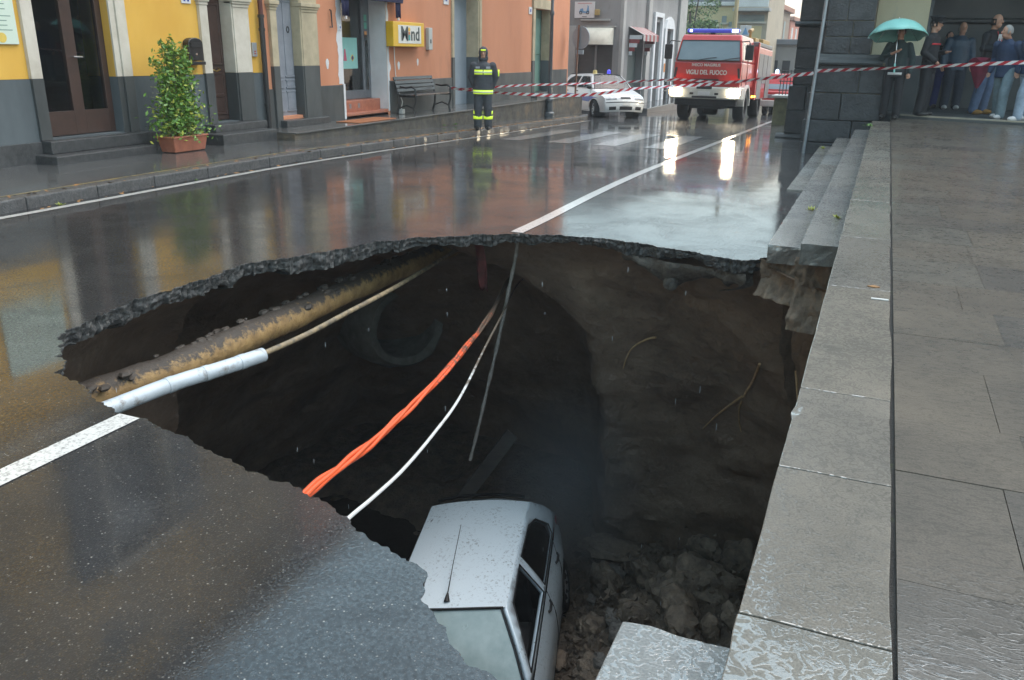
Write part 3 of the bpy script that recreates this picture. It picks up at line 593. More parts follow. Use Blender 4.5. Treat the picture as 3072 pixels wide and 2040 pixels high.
DP = thing('drainpipe', 'dark brown drainpipe between the yellow and the orange house', 'pipe', (WX + 0.08, 12.6, 0.2))
b = MB(); b.tube([(WX + 0.09, 12.605, 0.24), (WX + 0.09, 12.60, 2.12)], 0.048, 12); b.build('lower_pipe', BLACKM, DP, True, 0, True); b = MB(); b.tube([(WX + 0.09, 12.60, 2.12), (WX + 0.09, 12.59, 9.0)], 0.043, 12); b.build('upper_pipe', mat('oxide_brown_pipe', (0.10, 0.025, 0.018), None, 9, 0.5), DP, True, 0, True)
for z in (0.62, 1.88, 2.10): b = MB(); b.tube([(WX + 0.09, 12.60, z), (WX + 0.09, 12.60, z + 0.05)], 0.058, 12); b.build('collar', BLACKM, DP, True, 0, True)
# ---------------- orange house
OB = thing('orange_house', 'orange rendered house with dark plinth, shop entrance and several doors', 'building', (WX, 20, 0))
ops = [(13.05, 13.77, 0.40, 2.55), (15.17, 16.88, 0.30, 3.0), (20.12, 21.62, 0.22, 3.1), (25.64, 26.98, 0.35, 2.84)]
facade('wall', OB, ORA, 12.70, 28.86, -1.2, 9.1, ops + [(q - .475, q + .475, 5.2, 6.9) for q in (14.3, 17.5, 20.9, 24.2, 27.2)])
for q in (14.3, 17.5, 20.9, 24.2, 27.2): upper_window(OB, q, 5.2)
bx('cornice', PIL, OB, WX - 0.1, WX + 0.30, 12.72, 28.86, 8.85, 9.12, 0.03)
for (a, c, z) in ((14.28, 15.10, 0.91), (12.70, 12.87, 0.90), (16.95, 20.00, 0.94), (21.76, 25.44, 0.99), (27.0, 28.70, 1.03)): bx('plinth', PLIN2, OB, WX, WX + 0.03, a, c, -0.5, z, 0.006)
for k, (a, c) in enumerate(((12.875, 13.045), (13.775, 14.265))):
    bx('pilaster', CREAM, OB, WX - 0.02, WX + 0.07, a, c, 1.293, 2.24); bx('pilaster_base', PLIN2, OB, WX - 0.02, WX + 0.075, a, c, 0.21, 1.29); capital(OB, CREAM, a, c, WX + 0.07, 2.24); bx('pilaster', CREAM, OB, WX - 0.02, WX + 0.07, a, c, 2.401, 2.9)
for (z0, z1, mm) in ((0.35, 1.29, PLIN2), (1.292, 2.54, CREAM)):
    bx('door_reveal', mm, OB, WX - 0.14, WX + 0.06, 13.735, 13.772, z0, z1, 0.004); bx('door_reveal', mm, OB, WX - 0.14, WX + 0.06, 13.048, 13.062, z0, z1, 0.004)
D1 = bx('panelled_door', GDOOR, OB, WX - 0.20, WX - 0.14, 13.055, 13.765, 0.36, 2.55)
for (a, c) in ((13.10, 13.37), (13.45, 13.72)):
    for (z0, z1) in ((0.50, 0.82), (0.92, 1.02), (1.12, 2.40)):
        bx('panel', GDOOR, D1, WX - 0.145, WX - 0.125, a + .03, c - .03, z0, z1, 0.012)
        for (u0, u1, w0, w1) in ((a, c, z0 - .03, z0), (a, c, z1, z1 + .03)): bx('panel_molding', GDOOR, D1, WX - 0.145, WX - 0.118, u0, u1, w0, w1, 0.006)
b = MB(); b.tube([(WX - 0.125, 13.60 + 0.035 * cos(a), 1.93 + 0.05 * sin(a)) for a in [2 * pi * k / 12 for k in range(13)]], 0.012, 6, False); b.build('knocker', BLACKM, D1, True, 0, True)
bx('lock_plate', BLACKM, D1, WX - 0.14, WX - 0.115, 13.07, 13.12, 1.50, 1.57, 0.004); bx('doorstep', BASALT, OB, WX - 0.15, -9.98, 12.95, 14.29, 0.215, 0.345, 0.012)
b = MB(); b.tube([(WX + 0.02, 14.77, 2.32), (WX + 0.06, 14.75, 2.31), (WX + 0.05, 14.775, 2.15), (WX + 0.06, 14.77, 2.0), (WX + 0.02, 14.74, 2.01)], 0.014, 6); b.build('shutter_hook', BLACKM, OB, True, 0, True)
# white painted shop surround with ragged brush edges
def ragged(y0, y1, z0, z1, side, amp, seed):
    b = MB(); n = 40; L = []; R = []
    for k in range(n + 1):
        z = z0 + (z1 - z0) * k / n; j = amp * (fbm((seed, z, 0), 3.0, 4))
        L.append((y0 + (j if side < 0 else 0), z)); R.append((y1 + (j if side > 0 else 0), z))
    for k in range(n): b.quad((WX + 0.004, *L[k]), (WX + 0.004, *R[k]), (WX + 0.004, *R[k + 1]), (WX + 0.004, *L[k + 1]))
    return b
ragged(14.99, 15.168, 0.93, 3.3, -1, 0.09, 2.0).build('painted_band', WHITE, OB, False, 0, True); ragged(16.882, 16.98, 0.30, 3.3, 1, 0.10, 8.0).build('painted_band', WHITE, OB, False, 0, True)
bx('painted_band', WHITE, OB, WX + 0.0, WX + 0.033, 15.102, 15.168, 0.23, 0.928, 0.004); bx('painted_band', WHITE, OB, WX - 0.2, WX + 0.004, 15.17, 16.88, 3.0, 3.3, 0)
for q in (16.872, 15.172): bx('white_reveal', WHITE, OB, WX - 0.5, WX - 0.002, q, q + 0.006, 0.34, 2.99, 0)
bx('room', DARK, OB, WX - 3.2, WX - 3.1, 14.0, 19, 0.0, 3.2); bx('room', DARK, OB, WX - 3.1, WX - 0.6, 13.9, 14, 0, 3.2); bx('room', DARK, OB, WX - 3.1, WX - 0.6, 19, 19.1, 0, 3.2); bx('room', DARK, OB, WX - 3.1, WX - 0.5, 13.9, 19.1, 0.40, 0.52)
SD = bx('shop_door', GREYF, OB, WX - 0.50, WX - 0.42, 16.56, 16.87, 0.57, 2.99, 0.006)
for (a, c, z0, z1) in ((15.18, 15.28, 0.57, 2.99), (15.28, 16.56, 0.57, 0.75), (15.28, 16.56, 2.6, 2.68)): bx('door_rail', GREYF, SD, WX - 0.498, WX - 0.418, a, c, z0, z1, 0.006)
bx('pane', GLASS, SD, WX - 0.465, WX - 0.455, 15.28, 16.56, 0.75, 2.6, 0); bx('pane', GLASS, SD, WX - 0.418, WX - 0.412, 16.66, 16.78, 0.75, 1.9, 0)
PO = bx('poster', mat('poster_mint', (0.30, 0.60, 0.56), (0.26, 0.54, 0.50), 3, 0.5), SD, WX - 0.453, WX - 0.449, 15.50, 16.40, 1.20, 1.83, 0)
b = MB(); b.lathe([(0, 0.002), (0.075, 0.002), (0.075, 0)], 4, Matrix.Translation((WX - 0.449, 16.20, 1.42)) @ Matrix.Rotation(pi / 2, 4, 'Y')); b.build('poster_badge', mat('poster_yellow', (0.7, 0.5, 0.05), None, 5, 0.4), PO, False, 0, True)
b = MB(); b.lathe([(0, 0.004), (0.04, 0.004), (0.04, 0)], 12, Matrix.Translation((WX - 0.449, 16.20, 1.42)) @ Matrix.Rotation(pi / 2, 4, 'Y')); b.build('poster_dot', mat('poster_blue', (0.03, 0.05, 0.2), None, 5, 0.4), PO, False, 0, True)
b = MB(); b.prism([(15.86, 1.36), (15.98, 1.36), (15.94, 1.60), (15.90, 1.60)], 'x', WX - 0.449, WX - 0.446); b.build('poster_dress', mat('poster_pink', (0.6, 0.12, 0.2), None, 5, 0.5), PO, False, 0, True)
for (z, c) in ((2.18, (0.10, 0.35, 0.25)), (2.02, (0.12, 0.40, 0.30)), (1.84, (0.6, 0.25, 0.08)), (1.64, (0.7, 0.7, 0.7))):
    bx('sticker', mat('sticker_%d' % int(z * 100), c, None, 5, 0.4), SD, WX - 0.42, WX - 0.4155, 16.66, 16.76, z, z + 0.13, 0)
bx('shop_step', TERRAC, OB, WX - 0.55, WX - 0.20, 15.175, 16.87, 0.33, 0.565, 0.012); bx('shop_step', TERRAC, OB, WX - 0.25, WX + 0.02, 15.175, 16.86, 0.27, 0.335, 0.012); bx('step_riser', BASALT, OB, WX - 0.2, WX + 0.0, 15.175, 16.86, 0.2, 0.268, 0)
for q in (15.32, 15.62, 15.95): bx('decor_tile', mat('blue_decor_tile', (0.10, 0.10, 0.16), (0.3, 0.25, 0.2), 40, 0.3), OB, WX - 0.202, WX - 0.197, q, q + 0.08, 0.40, 0.50, 0)
# doors further along
D2 = bx('metal_door', BLUEG, OB, WX - 0.40, WX - 0.34, 20.13, 21.61, 0.22, 3.1)
bx('reveal', CREAM, OB, WX - 0.34, WX + 0.02, 21.56, 21.618, 1.43, 3.1); bx('reveal', PLIN, OB, WX - 0.34, WX + 0.02, 21.56, 21.618, 0.2, 1.428); bx('surround', CREAM, OB, WX - 0.1, WX + 0.04, 20.0, 20.115, 1.43, 3.1); bx('surround', CREAM, OB, WX - 0.1, WX + 0.04, 21.62, 21.75, 1.43, 3.1)
bx('surround', PLIN2, OB, WX - 0.1, WX + 0.05, 20.0, 20.115, 0.2, 1.428); bx('surround', PLIN2, OB, WX - 0.1, WX + 0.05, 21.62, 21.75, 0.2, 1.428)
D3 = bx('green_door', GREEN, OB, WX - 0.34, WX - 0.28, 25.65, 26.97, 0.36, 2.84)
for q in (25.72, 26.35): bx('panel', GREEN, D3, WX - 0.285, WX - 0.265, q, q + 0.52, 1.5, 2.6, 0.01); bx('panel', GREEN, D3, WX - 0.285, WX - 0.265, q, q + 0.52, 0.55, 1.3, 0.01)
bx('reveal', CREAM, OB, WX - 0.27, WX + 0.03, 26.92, 26.978, 1.32, 2.84); bx('reveal', PLIN, OB, WX - 0.27, WX + 0.03, 26.92, 26.978, 0.2, 1.318)
for (a, c) in ((25.45, 25.638), (26.982, 27.12)): bx('surround', CREAM, OB, WX - 0.05, WX + 0.045, a, c, 1.32, 2.84); bx('surround', PLIN2, OB, WX - 0.05, WX + 0.05, a, c, 0.2, 1.318)
bx('lintel', CREAM, OB, WX - 0.05, WX + 0.06, 25.42, 27.15, 2.843, 3.12); bx('doorstep', BASALT, OB, WX - 0.25, WX + 0.2, 25.5, 27.0, 0.222, 0.36)
for (y, z, r1, r2) in ((14.62, 1.32, 0.05, 0.10), (17.38, 1.26, 0.05, 0.09), (18.26, 1.33, 0.04, 0.08)):
    b = MB(); b.prism([(y + r1 * cos(a) * (1 + .2 * sin(3 * a)), z + r2 * sin(a)) for a in [2 * pi * k / 16 for k in range(16)]], 'x', WX + 0.001, WX + 0.004); b.build('filler_patch', WHITE, OB, False, 0, True)
def plaque(y, z, w, h, lab, m=WHITE):
    t = thing('wall_plaque', lab, 'sign', (WX, y, z)); bx('plate', m, t, WX + 0.002, WX + 0.02, y - w / 2, y + w / 2, z, z + h, 0.003); bx('print', MATS['blue_enamel'], t, WX + 0.02, WX + 0.022, y - w * 0.2, y + w * 0.2, z + h * 0.3, z + h * 0.7, 0)
plaque(19.72, 2.66, 0.26, 0.24, 'small white plaque high on the orange wall left of the metal door'); plaque(25.26, 2.66, 0.24, 0.2, 'small white house number left of the green door')
plaque(15.1, 1.96, 0.08, 0.1, 'tiny blue and white number on the white shop jamb')
# shop awning, folded
AW = thing('folded_awning', 'navy blue folded awning over the shop entrance', 'awning', (WX, 16, 2.2)); NAVY = mat('navy_canvas', (0.018, 0.02, 0.085), (0.012, 0.013, 0.05), 8, 0.7, bs=0.3, bscale=30)
b = MB(); b.prism([(WX + 0.02, 2.62), (WX + 0.22, 2.55), (WX + 0.24, 2.70), (WX + 0.02, 2.9)], 'y', 14.98, 17.28); b.build('canvas', NAVY, AW, True, 0.02, True)
for (a, c, zz) in ((14.99, 15.24, 2.20), (17.06, 17.27, 2.24)):
    b = MB(); n = 14
    for k in range(n):
        y0 = a + (c - a) * k / n; y1 = a + (c - a) * (k + 1) / n; x0 = WX + 0.15 + 0.025 * sin(k * 1.7); x1 = WX + 0.15 + 0.025 * sin((k + 1) * 1.7)
        l0 = zz + 0.05 * abs(sin(k * 0.5)); l1 = zz + 0.05 * abs(sin((k + 1) * 0.5)); b.quad((x0, y0, l0), (x1, y1, l1), (x1, y1, 2.62), (x0, y0, 2.62))
    b.build('valance', NAVY, AW, True, 0, True, solid=0.006)
    b = MB(); b.box(WX + 0.13, WX + 0.17, (a + c) / 2 - 0.02, (a + c) / 2 + 0.02, zz - 0.03, zz + 0.02); b.build('bar_end', WHITE, AW, False, 0, True)
# illuminated style box sign
YS = thing('shop_sign', 'yellow box sign reading Mind on the orange wall above the bench', 'sign', (WX, 17.5, 1.67)); YELP = mat('yellow_enamel', (0.72, 0.44, 0.02), (0.66, 0.38, 0.015), 4, 0.3)
bx('case', YELP, YS, WX + 0.01, -10.0, 16.85, 18.24, 1.665, 2.185, 0.012); bx('face', mat('sign_white', (0.70, 0.70, 0.66), (0.62, 0.62, 0.58), 5, 0.35), YS, -10.002, -9.994, 17.06, 18.08, 1.735, 2.115, 0.002)
INK = mat('sign_ink', (0.03, 0.05, 0.055), None, 5, 0.4)
TS = Matrix.Translation((-9.99, 17.57, 1.92)) @ Matrix.Rotation(pi / 2, 4, 'Z') @ Matrix.Rotation(pi / 2, 4, 'X')
def sig_text(s, dy, size, m, dz=0.0, sx=1.0):
    return text_mesh('lettering', s, m, YS, size, Matrix.Translation((-9.99 - WX, 17.5 - 17.5 + dy, 1.925 - 1.67 + dz)) @ Matrix.Rotation(pi / 2, 4, 'Z') @ Matrix.Rotation(pi / 2, 4, 'X'), 0.002, sx=sx)
sig_text('M', -0.17, 0.42, INK, sx=1.05); sig_text('n', 0.20, 0.40, INK, 0.0, 1.0); sig_text('d', 0.41, 0.40, INK, 0.0)
bx('letter_stem', mat('sign_teal', (0.03, 0.30, 0.30), None, 5, 0.4), YS, -9.994, -9.989, 17.50, 17.57, 1.80, 1.92, 0); bx('letter_stem', mat('sign_red', (0.55, 0.16, 0.05), None, 5, 0.4), YS, -9.994, -9.989, 17.50, 17.57, 1.921, 1.98, 0)
b = MB(); b.lathe([(0, 0.004), (0.045, 0.004), (0.045, 0)], 14, Matrix.Translation((-9.994, 17.535, 2.03)) @ Matrix.Rotation(pi / 2, 4, 'Y')); b.build('letter_dot', YELP, YS, True, 0, True)
EB = thing('meter_box', 'slim grey meter box on the orange wall beside the yellow sign', 'box', (WX, 18.75, 1.6)); bx('case', mat('grey_plastic', (0.45, 0.48, 0.47), (0.40, 0.43, 0.42), 6, 0.4), EB, WX + 0.003, WX + 0.10, 18.66, 18.84, 1.60, 2.10, 0.015); bx('lock', BLACKM, EB, WX + 0.10, WX + 0.108, 18.72, 18.76, 1.75, 1.84, 0)
CW = thing('hanging_cable', 'thin white cable hanging from the yellow sign to a plug by the bench', 'cable', (WX, 17.2, 0.25)); WPL = mat('white_plastic', (0.66, 0.66, 0.64), None, 8, 0.4)
b = MB(); b.tube([(WX + 0.05, 17.12, 1.67), (WX + 0.03, 17.16, 1.3), (WX + 0.03, 17.20, 0.9), (WX + 0.06, 17.30, 0.62), (WX + 0.10, 17.34, 0.48), (WX + 0.14, 17.22, 0.36), (WX + 0.2, 17.12, 0.30)], 0.011, 6); b.build('wire', WPL, CW, True, 0, True); bx('plug', WPL, CW, WX + 0.16, WX + 0.26, 17.05, 17.17, 0.228, 0.33, 0.012)
DM = tag(bx('doormat', mat('orange_coir', (0.36, 0.13, 0.045), (0.24, 0.085, 0.03), 30, 0.7, bs=0.8, bscale=120), None, -9.95, -9.42, 14.45, 15.9, 0.2235, 0.238, 0.006), 'orange brown doormat on the walkway before the shop', 'mat')
# black cast iron bench
BN = thing('street_bench', 'black slatted bench with cast iron legs on the walkway under the yellow sign', 'bench', (-9.85, 17.8, 0.224)); SLAT = mat('wet_black_slat', (0.014, 0.014, 0.015), (0.008, 0.008, 0.009), 8, 0.35, 0.5, coat=0.25)
for k in range(4): bx('seat_slat', mat('wet_brown_slat', (0.075, 0.045, 0.035), None, 8, 0.25, coat=0.6) if k == 3 else SLAT, BN, -9.98 + k * 0.11, -9.98 + k * 0.11 + 0.085, 16.95, 18.75, 0.63, 0.655, 0.006)
for k in range(4):
    T = Matrix.Translation((-10.0 - k * 0.028, 0, 0.70 + k * 0.085)) @ Matrix.Rotation(radians(-16), 4, 'Y'); b = MB(); b.box(-0.012, 0.012, 16.95, 18.75, 0, 0.07, T); b.build('back_slat', SLAT, BN, False, 0.005, True)
for q in (17.0, 18.7):
    b = MB(); b.tube([(-9.58, q, 0.225), (-9.62, q, 0.35), (-9.57, q, 0.50), (-9.56, q, 0.63), (-9.58, q, 0.78), (-9.66, q, 0.82), (-9.80, q, 0.80), (-9.96, q, 0.82)], [0.03, 0.022, 0.022, 0.026, 0.022, 0.024, 0.022, 0.018], 8); b.tube([(-10.05, q, 0.225), (-10.0, q, 0.38), (-9.98, q, 0.60), (-10.02, q, 0.72), (-10.11, q, 1.02)], [0.03, 0.024, 0.026, 0.022, 0.018], 8); b.tube([(-9.58, q, 0.615), (-10.0, q, 0.615)], 0.022, 8); b.tube([(-9.62, q, 0.36), (-9.8, q, 0.42), (-9.98, q, 0.36)], 0.016, 8)
    b.build('leg_frame', BLACKM, BN, True, 0, True)
# potted shrub
PP = thing('potted_shrub', 'tall leafy shrub in a terracotta trough beside the yellow house door', 'plant', (-9.58, 9.93, 0.12))
b = MB(); b.add([(-9.72, 9.62, .13), (-9.46, 9.62, .13), (-9.46, 10.24, .13), (-9.72, 10.24, .13), (-9.75, 9.58, .34), (-9.43, 9.58, .34), (-9.43, 10.28, .34), (-9.75, 10.28, .34)], [(0, 3, 2, 1), (4, 5, 6, 7), (0, 1, 5, 4), (1, 2, 6, 5), (2, 3, 7, 6), (3, 0, 4, 7)]); b.build('trough', TERRAC, PP, False, 0.012, True); bx('trough_rim', TERRAC, PP, -9.765, -9.415, 9.565, 10.295, 0.335, 0.36, 0.008)
LEAF = mat('shrub_leaf', (0.16, 0.31, 0.04), (0.055, 0.15, 0.02), 25, 0.4, 0.5, coat=0.3); LEAFY = mat('shrub_leaf_yellow', (0.42, 0.42, 0.06), (0.22, 0.30, 0.04), 25, 0.45)
rp = random.Random(21); b = MB(); by = MB(); st = MB()
def shr_r(t): return 0.42 * (1 - t) ** 0.7 * (0.55 + 0.45 * sin(3.2 + t * 9) ** 2) + 0.06
stems = []
for k in range(26):
    a = rp.uniform(0, 6.28); h = 0.42 + 0.58 * rp.random() ** 1.4; r = rp.uniform(0.05, 0.56) * (1.25 - h * 0.8)
    top = Vector((-9.6 + r * 0.5 * cos(a), 9.86 + (0.10 * (1 - h)) + r * sin(a), 0.36 + 1.45 * h)); base = Vector((-9.6 + rp.uniform(-.05, .05), 9.93 + rp.uniform(-.12, .12), 0.35)); mid = base.lerp(top, 0.5) + Vector((rp.uniform(-.06, .06), rp.uniform(-.1, .1), 0))
    P = [base, mid, top]; st.tube(P, [0.009, 0.006, 0.003], 5); stems.append(P)
for P in stems:
    for k in range(270):
        t = rp.random() ** 0.75
        c = (P[0] * (1 - t) ** 2 + P[1] * 2 * t * (1 - t) + P[2] * t * t); sp = 0.165 * (1.22 - 1.0 * t); c = c + Vector((rp.gauss(0, sp * 0.7), rp.gauss(0, sp * 1.1), rp.gauss(0, sp * 0.5)))
        if c.z < 0.26: continue
        L = rp.uniform(0.024, 0.046); d = Vector((rp.gauss(0, 1), rp.gauss(0, 1), rp.gauss(0, .6))).normalized() * L; w = d.cross(Vector((rp.gauss(0, 1), rp.gauss(0, 1), rp.gauss(0, 1)))).normalized() * L * 0.45
        (by if rp.random() < 0.22 else b).add([c - d, c + w, c + d, c - w], [(0, 1, 2, 3)])
b.build('foliage', LEAF, PP, False, 0, True, recalc=False); by.build('young_foliage', LEAFY, PP, False, 0, True, recalc=False); st.build('stems', mat('twig', (0.10, 0.075, 0.04), None, 9, 0.7), PP, True, 0, True)
# weeds
def weed(x, y, z, n, L, lab):
    b = MB()
    for k in range(n * 3):
        a = rp.uniform(0, 6.28); c = Vector((x, y, z)); c = c + Vector((rp.gauss(0, L * .15), rp.gauss(0, L * .22), 0)); d = Vector((cos(a) * rp.uniform(.3, 1), sin(a) * rp.uniform(.3, 1), rp.uniform(.2, .9))) * L * rp.uniform(.25, .6); w = Vector((-sin(a), cos(a), 0)) * L * 0.07
        b.add([c, c + d * 0.55 + w, c + d, c + d * 0.55 - w], [(0, 1, 2, 3)])
    tag(b.build('weed', LEAF if rp.random() < .5 else LEAFY, None, False, recalc=False), lab, 'weed', 'weeds in the joints')
WEEDS = [(-7.93, 6.35, 0.0, 14, 0.08, 'bright green weed at the foot of the kerb nearest the left edge of the photo'), (-7.97, 8.4, .0, 8, 0.05, 'tiny weed at the foot of the kerb below the potted shrub'),
    (-9.33, 18.5, -0.08, 14, 0.10, 'larger green weed under the walkway below the bench, the one nearer the firefighter'), (-9.32, 17.9, -0.06, 10, 0.09, 'smaller green weed under the walkway below the bench'),
    (-0.5, 8.9, 0.167, 12, 0.10, 'green weed on the lowest step beyond the hole'), (-0.22, 7.6, 0.333, 8, 0.10, 'yellow green weed on the second step close to the broken end'), (-0.16, 15.9, 0.5, 16, 0.14, 'leafy weed on the top step against the church pier'),
    (-0.9, 16.8, 0.0, 14, 0.12, 'low weed at the foot of the church pier by the metal pole')]
for (x, y, z, n, L, lb) in WEEDS: weed(x, y, z, n, L, lb)
# ============================================================ CHURCH ON THE RIGHT
LAVA = mat('black_lava_ashlar', (0.058, 0.066, 0.072), (0.022, 0.026, 0.030), 4, 0.35, 0.65, 0.9, 26, 0.03, coat=0.25, rnd=0.35)
LAVAS = mat('smooth_lava_wall', (0.072, 0.080, 0.082), (0.045, 0.052, 0.054), 1.5, 0.5, 0.7, 0.3, 60, 0.008)
MORT = mat('pale_mortar', (0.30, 0.25, 0.17), (0.05, 0.05, 0.05), 3.5, 0.8)
PLAST = mat('cream_plaster', (0.60, 0.54, 0.38), (0.50, 0.45, 0.31), 1.3, 0.75, 0.85, 0.2, 60, stretch=(1, 1, 0.3), dirt=((0.36, 0.36, 0.30), 1.2, 0.62))
CH = thing('church', 'church front of black lava blocks with a cream plaster panel', 'church', (0, 19, 0))
rc = random.Random(3)
def ashlar(x0, x1, yf, courses, depth, w=(0.35, 0.7), proud=0.012):
    for (z0, z1) in courses:
        x = x0; k = 0
        while x < x1 - 0.01:
            ww = rc.uniform(*w); x2 = min(x + ww, x1)
            if x1 - x2 < 0.18: x2 = x1
            p = rc.uniform(0, proud); bx('ashlar_block', LAVA, CH, x + 0.006, x2 - 0.006, yf - p, yf + depth, z0 + 0.006, z1 - 0.006, 0.014); x = x2
ashlar(-1.41, 0.02, 17.98, [(-0.75, 0.0), (0.0, 0.43)], 0.4, (0.6, 1.1)); ashlar(-1.38, 0.0, 18.02, [(0.43, 0.94)], 0.4, (0.5, 1.0)); ashlar(-1.30, -0.05, 18.10, [(0.94, 1.455)], 0.4, (0.45, 0.9))
ashlar(-1.22, -0.35, 18.3, [(1.65, 1.97), (1.97, 2.26), (2.26, 2.68), (2.68, 3.1), (3.1, 3.5), (3.5, 3.9)], 0.5, (0.26, 0.62))
bx('mortar_core', MORT, CH, -1.21, -0.36, 18.315, 22.4, 1.6, 3.9, 0); bx('mortar_core', MORT, CH, -1.28, -0.06, 18.13, 20.4, -0.8, 1.5, 0); bx('upper_wall', LAVAS, CH, -1.25, 9, 18.4, 26, 3.9, 13, 0)
b = MB(); pr = [(18.30, 1.655), (18.22, 1.65), (18.20, 1.60), (18.10, 1.585), (18.02, 1.545), (18.0, 1.50), (18.02, 1.465), (18.10, 1.455), (18.35, 1.455)]
b.prism(pr, 'x', -1.31, -0.10); b.build('base_molding', LAVAS, CH, True, 0, True)
bx('cream_panel', PLAST, CH, -0.352, 0.60, 19.6, 19.9, 1.655, 3.9); bx('panel_plinth', LAVAS, CH, -0.352, 0.60, 19.55, 19.9, 0.4, 1.65); bx('dark_wall', LAVAS, CH, 0.62, 9.0, 21.8, 22.2, 0.3, 3.9, 0); bx('wall_return', LAVAS, CH, 0.605, 0.66, 19.6, 22.0, 0.3, 3.9, 0)
b = MB(); b.prism([(21.8, 2.44), (21.73, 2.425), (21.66, 2.39), (21.66, 2.36), (21.72, 2.325), (21.8, 2.31)], 'x', 0.662, 9.0); b.build('string_course', LAVAS, CH, True, 0, True)
# tower buttress further back
ashlar(-2.14, -1.20, 22.8, [(0.92, 1.3), (1.3, 1.78), (1.78, 2.27), (2.40, 2.9), (2.9, 3.4), (3.4, 3.9)], 0.5, (0.4, 0.6)); ashlar(-2.20, -1.20, 22.7, [(-0.25, 0.32), (0.32, 0.90)], 0.5, (0.4, 0.7)); bx('buttress_core', LAVAS, CH, -2.12, -1.2, 22.83, 27, -0.8, 3.9, 0); bx('buttress_top', LAVAS, CH, -2.14, -1.0, 22.8, 27, 3.9, 12, 0)
b = MB(); b.prism([(22.8, 2.40), (22.68, 2.385), (22.64, 2.34), (22.66, 2.30), (22.8, 2.27)], 'x', -2.22, -1.2); b.build('buttress_molding', LAVAS, CH, True, 0, True)
b = MB(); b.prism([(22.75, -0.25), (22.60, -0.27), (22.54, -0.33), (22.55, -0.40), (22.60, -0.46), (22.60, -0.8), (22.8, -0.8)], 'x', -2.38, -1.2); b.build('buttress_base', LAVAS, CH, True, 0, True)
TH = tag(MB().prism([(-0.05, 18.60), (0.23, 18.50), (0.83, 18.17), (2.37, 17.74), (5, 17.4), (9, 17.4), (9, 21.9), (-0.05, 21.9)], 'z', 0.40, 0.555).build('church_threshold', LAVAS, None, False, 0.01), 'low dark threshold step before the church wall', None, None, 'structure')
NOS = mat('pale_skylit_nosing', (0.34, 0.31, 0.24), (0.24, 0.22, 0.17), 5, 0.3, 0.5, coat=0.5)  # sky light caught by the nosing's top is put into its pale colour
MB().prism([(0.23, 18.50), (0.83, 18.17), (2.37, 17.74), (5, 17.4), (5, 17.55), (2.40, 17.92), (0.88, 18.34), (0.30, 18.60)], 'z', 0.54, 0.572).build('nosing', NOS, TH, False, 0.006)
PEDM = mat('mossy_pillar_stone', (0.16, 0.16, 0.085), (0.075, 0.085, 0.05), 5, 0.6, 0.8, 0.6, 40, 0.02)
PD = thing('gate_pillar', 'low mossy stone pillar with a pale cap behind the church corner', 'pillar', (-3.0, 29.6, -0.6)); bx('shaft', PEDM, PD, -3.25, -2.6, 29.3, 30.2, -0.75, 0.29, 0.02); bx('cap', mat('pale_cap_stone', (0.42, 0.44, 0.42), None, 6, 0.5), PD, -3.33, -2.5, 29.2, 30.3, 0.29, 0.37, 0.015)
b = MB()
for k in range(7): b.tube([(-3.15 + k * 0.1, 29.7, 0.37), (-3.15 + k * 0.1, 29.7, 1.15)], 0.014, 6)
for z in (0.5, 0.8, 1.12): b.tube([(-3.2, 29.7, z), (-2.5, 29.7, z)], 0.016, 6)
b.build('iron_grille', BLACKM, PD, True, 0, True)
PL = thing('metal_pole', 'leaning galvanised metal pole before the church pier', 'pole', (-1.33, 17.9, -0.25)); GALV = mat('galvanised_steel', (0.36, 0.40, 0.43), (0.28, 0.31, 0.34), 12, 0.4, 0.55, metal=0.5)
b = MB(); b.tube([(-1.31, 17.85, -0.25), (-1.27, 17.84, 1.2), (-1.215, 17.83, 3.4)], 0.032, 10); b.build('tube', GALV, PL, True, 0, True)
# ============================================================ CARS
BLKP = mat('black_plastic', (0.015, 0.015, 0.017), (0.010, 0.010, 0.011), 20, 0.45, 0.6, wpos=False); RUB = mat('tyre_rubber', (0.018, 0.018, 0.018), (0.011, 0.011, 0.011), 20, 0.6, 0.8, 0.3, 60, wpos=False); HUB = mat('hubcap_silver', (0.50, 0.51, 0.53), (0.38, 0.39, 0.41), 12, 0.3, 0.4, metal=0.7, wpos=False); SEAT = mat('car_interior', (0.03, 0.03, 0.033), (0.018, 0.018, 0.02), 12, 0.8, wpos=False)
def side_panel(outer, holes, ymap, step, sgn):
    """Flat outline with holes, triangulated and bent onto the body side."""
    pts = []; edges = []
    for P in [outer] + holes:
        Q = []
        for a, c in zip(P, P[1:] + P[:1]):
            n = max(1, int(math.hypot(c[0] - a[0], c[1] - a[1]) / step))
            Q += [(a[0] + (c[0] - a[0]) * k / n, a[1] + (c[1] - a[1]) * k / n) for k in range(n)]
        o = len(pts); pts += [Vector(q) for q in Q]; edges += [(o + k, o + (k + 1) % len(Q)) for k in range(len(Q))]
    xs = [p.x for p in pts]; zs = [p.y for p in pts]; x = min(xs)
    while x < max(xs):
        z = min(zs)
        while z < max(zs):
            if inpoly(x, z, outer) and not any(inpoly(x, z, h) for h in holes): pts.append(Vector((x, z)))
            z += step
        x += step
    vs, _, fs, _, _, _ = delaunay_2d_cdt(pts, edges, [], 0, 1e-5)
    b = MB(); b.v = [(v.x, sgn * ymap(v.x, v.y), v.y) for v in vs]
    for f in fs:
        c = sum((vs[i] for i in f), Vector((0, 0))) / len(f)
        if inpoly(c.x, c.y, outer) and not any(inpoly(c.x, c.y, h) for h in holes): b.f.append(tuple(f) if sgn > 0 else tuple(f)[::-1])
    return b
def car_w(x): return 0.865 * (1 - 0.13 * max(0, (abs(x) - 1.05) / 0.85) ** 2)
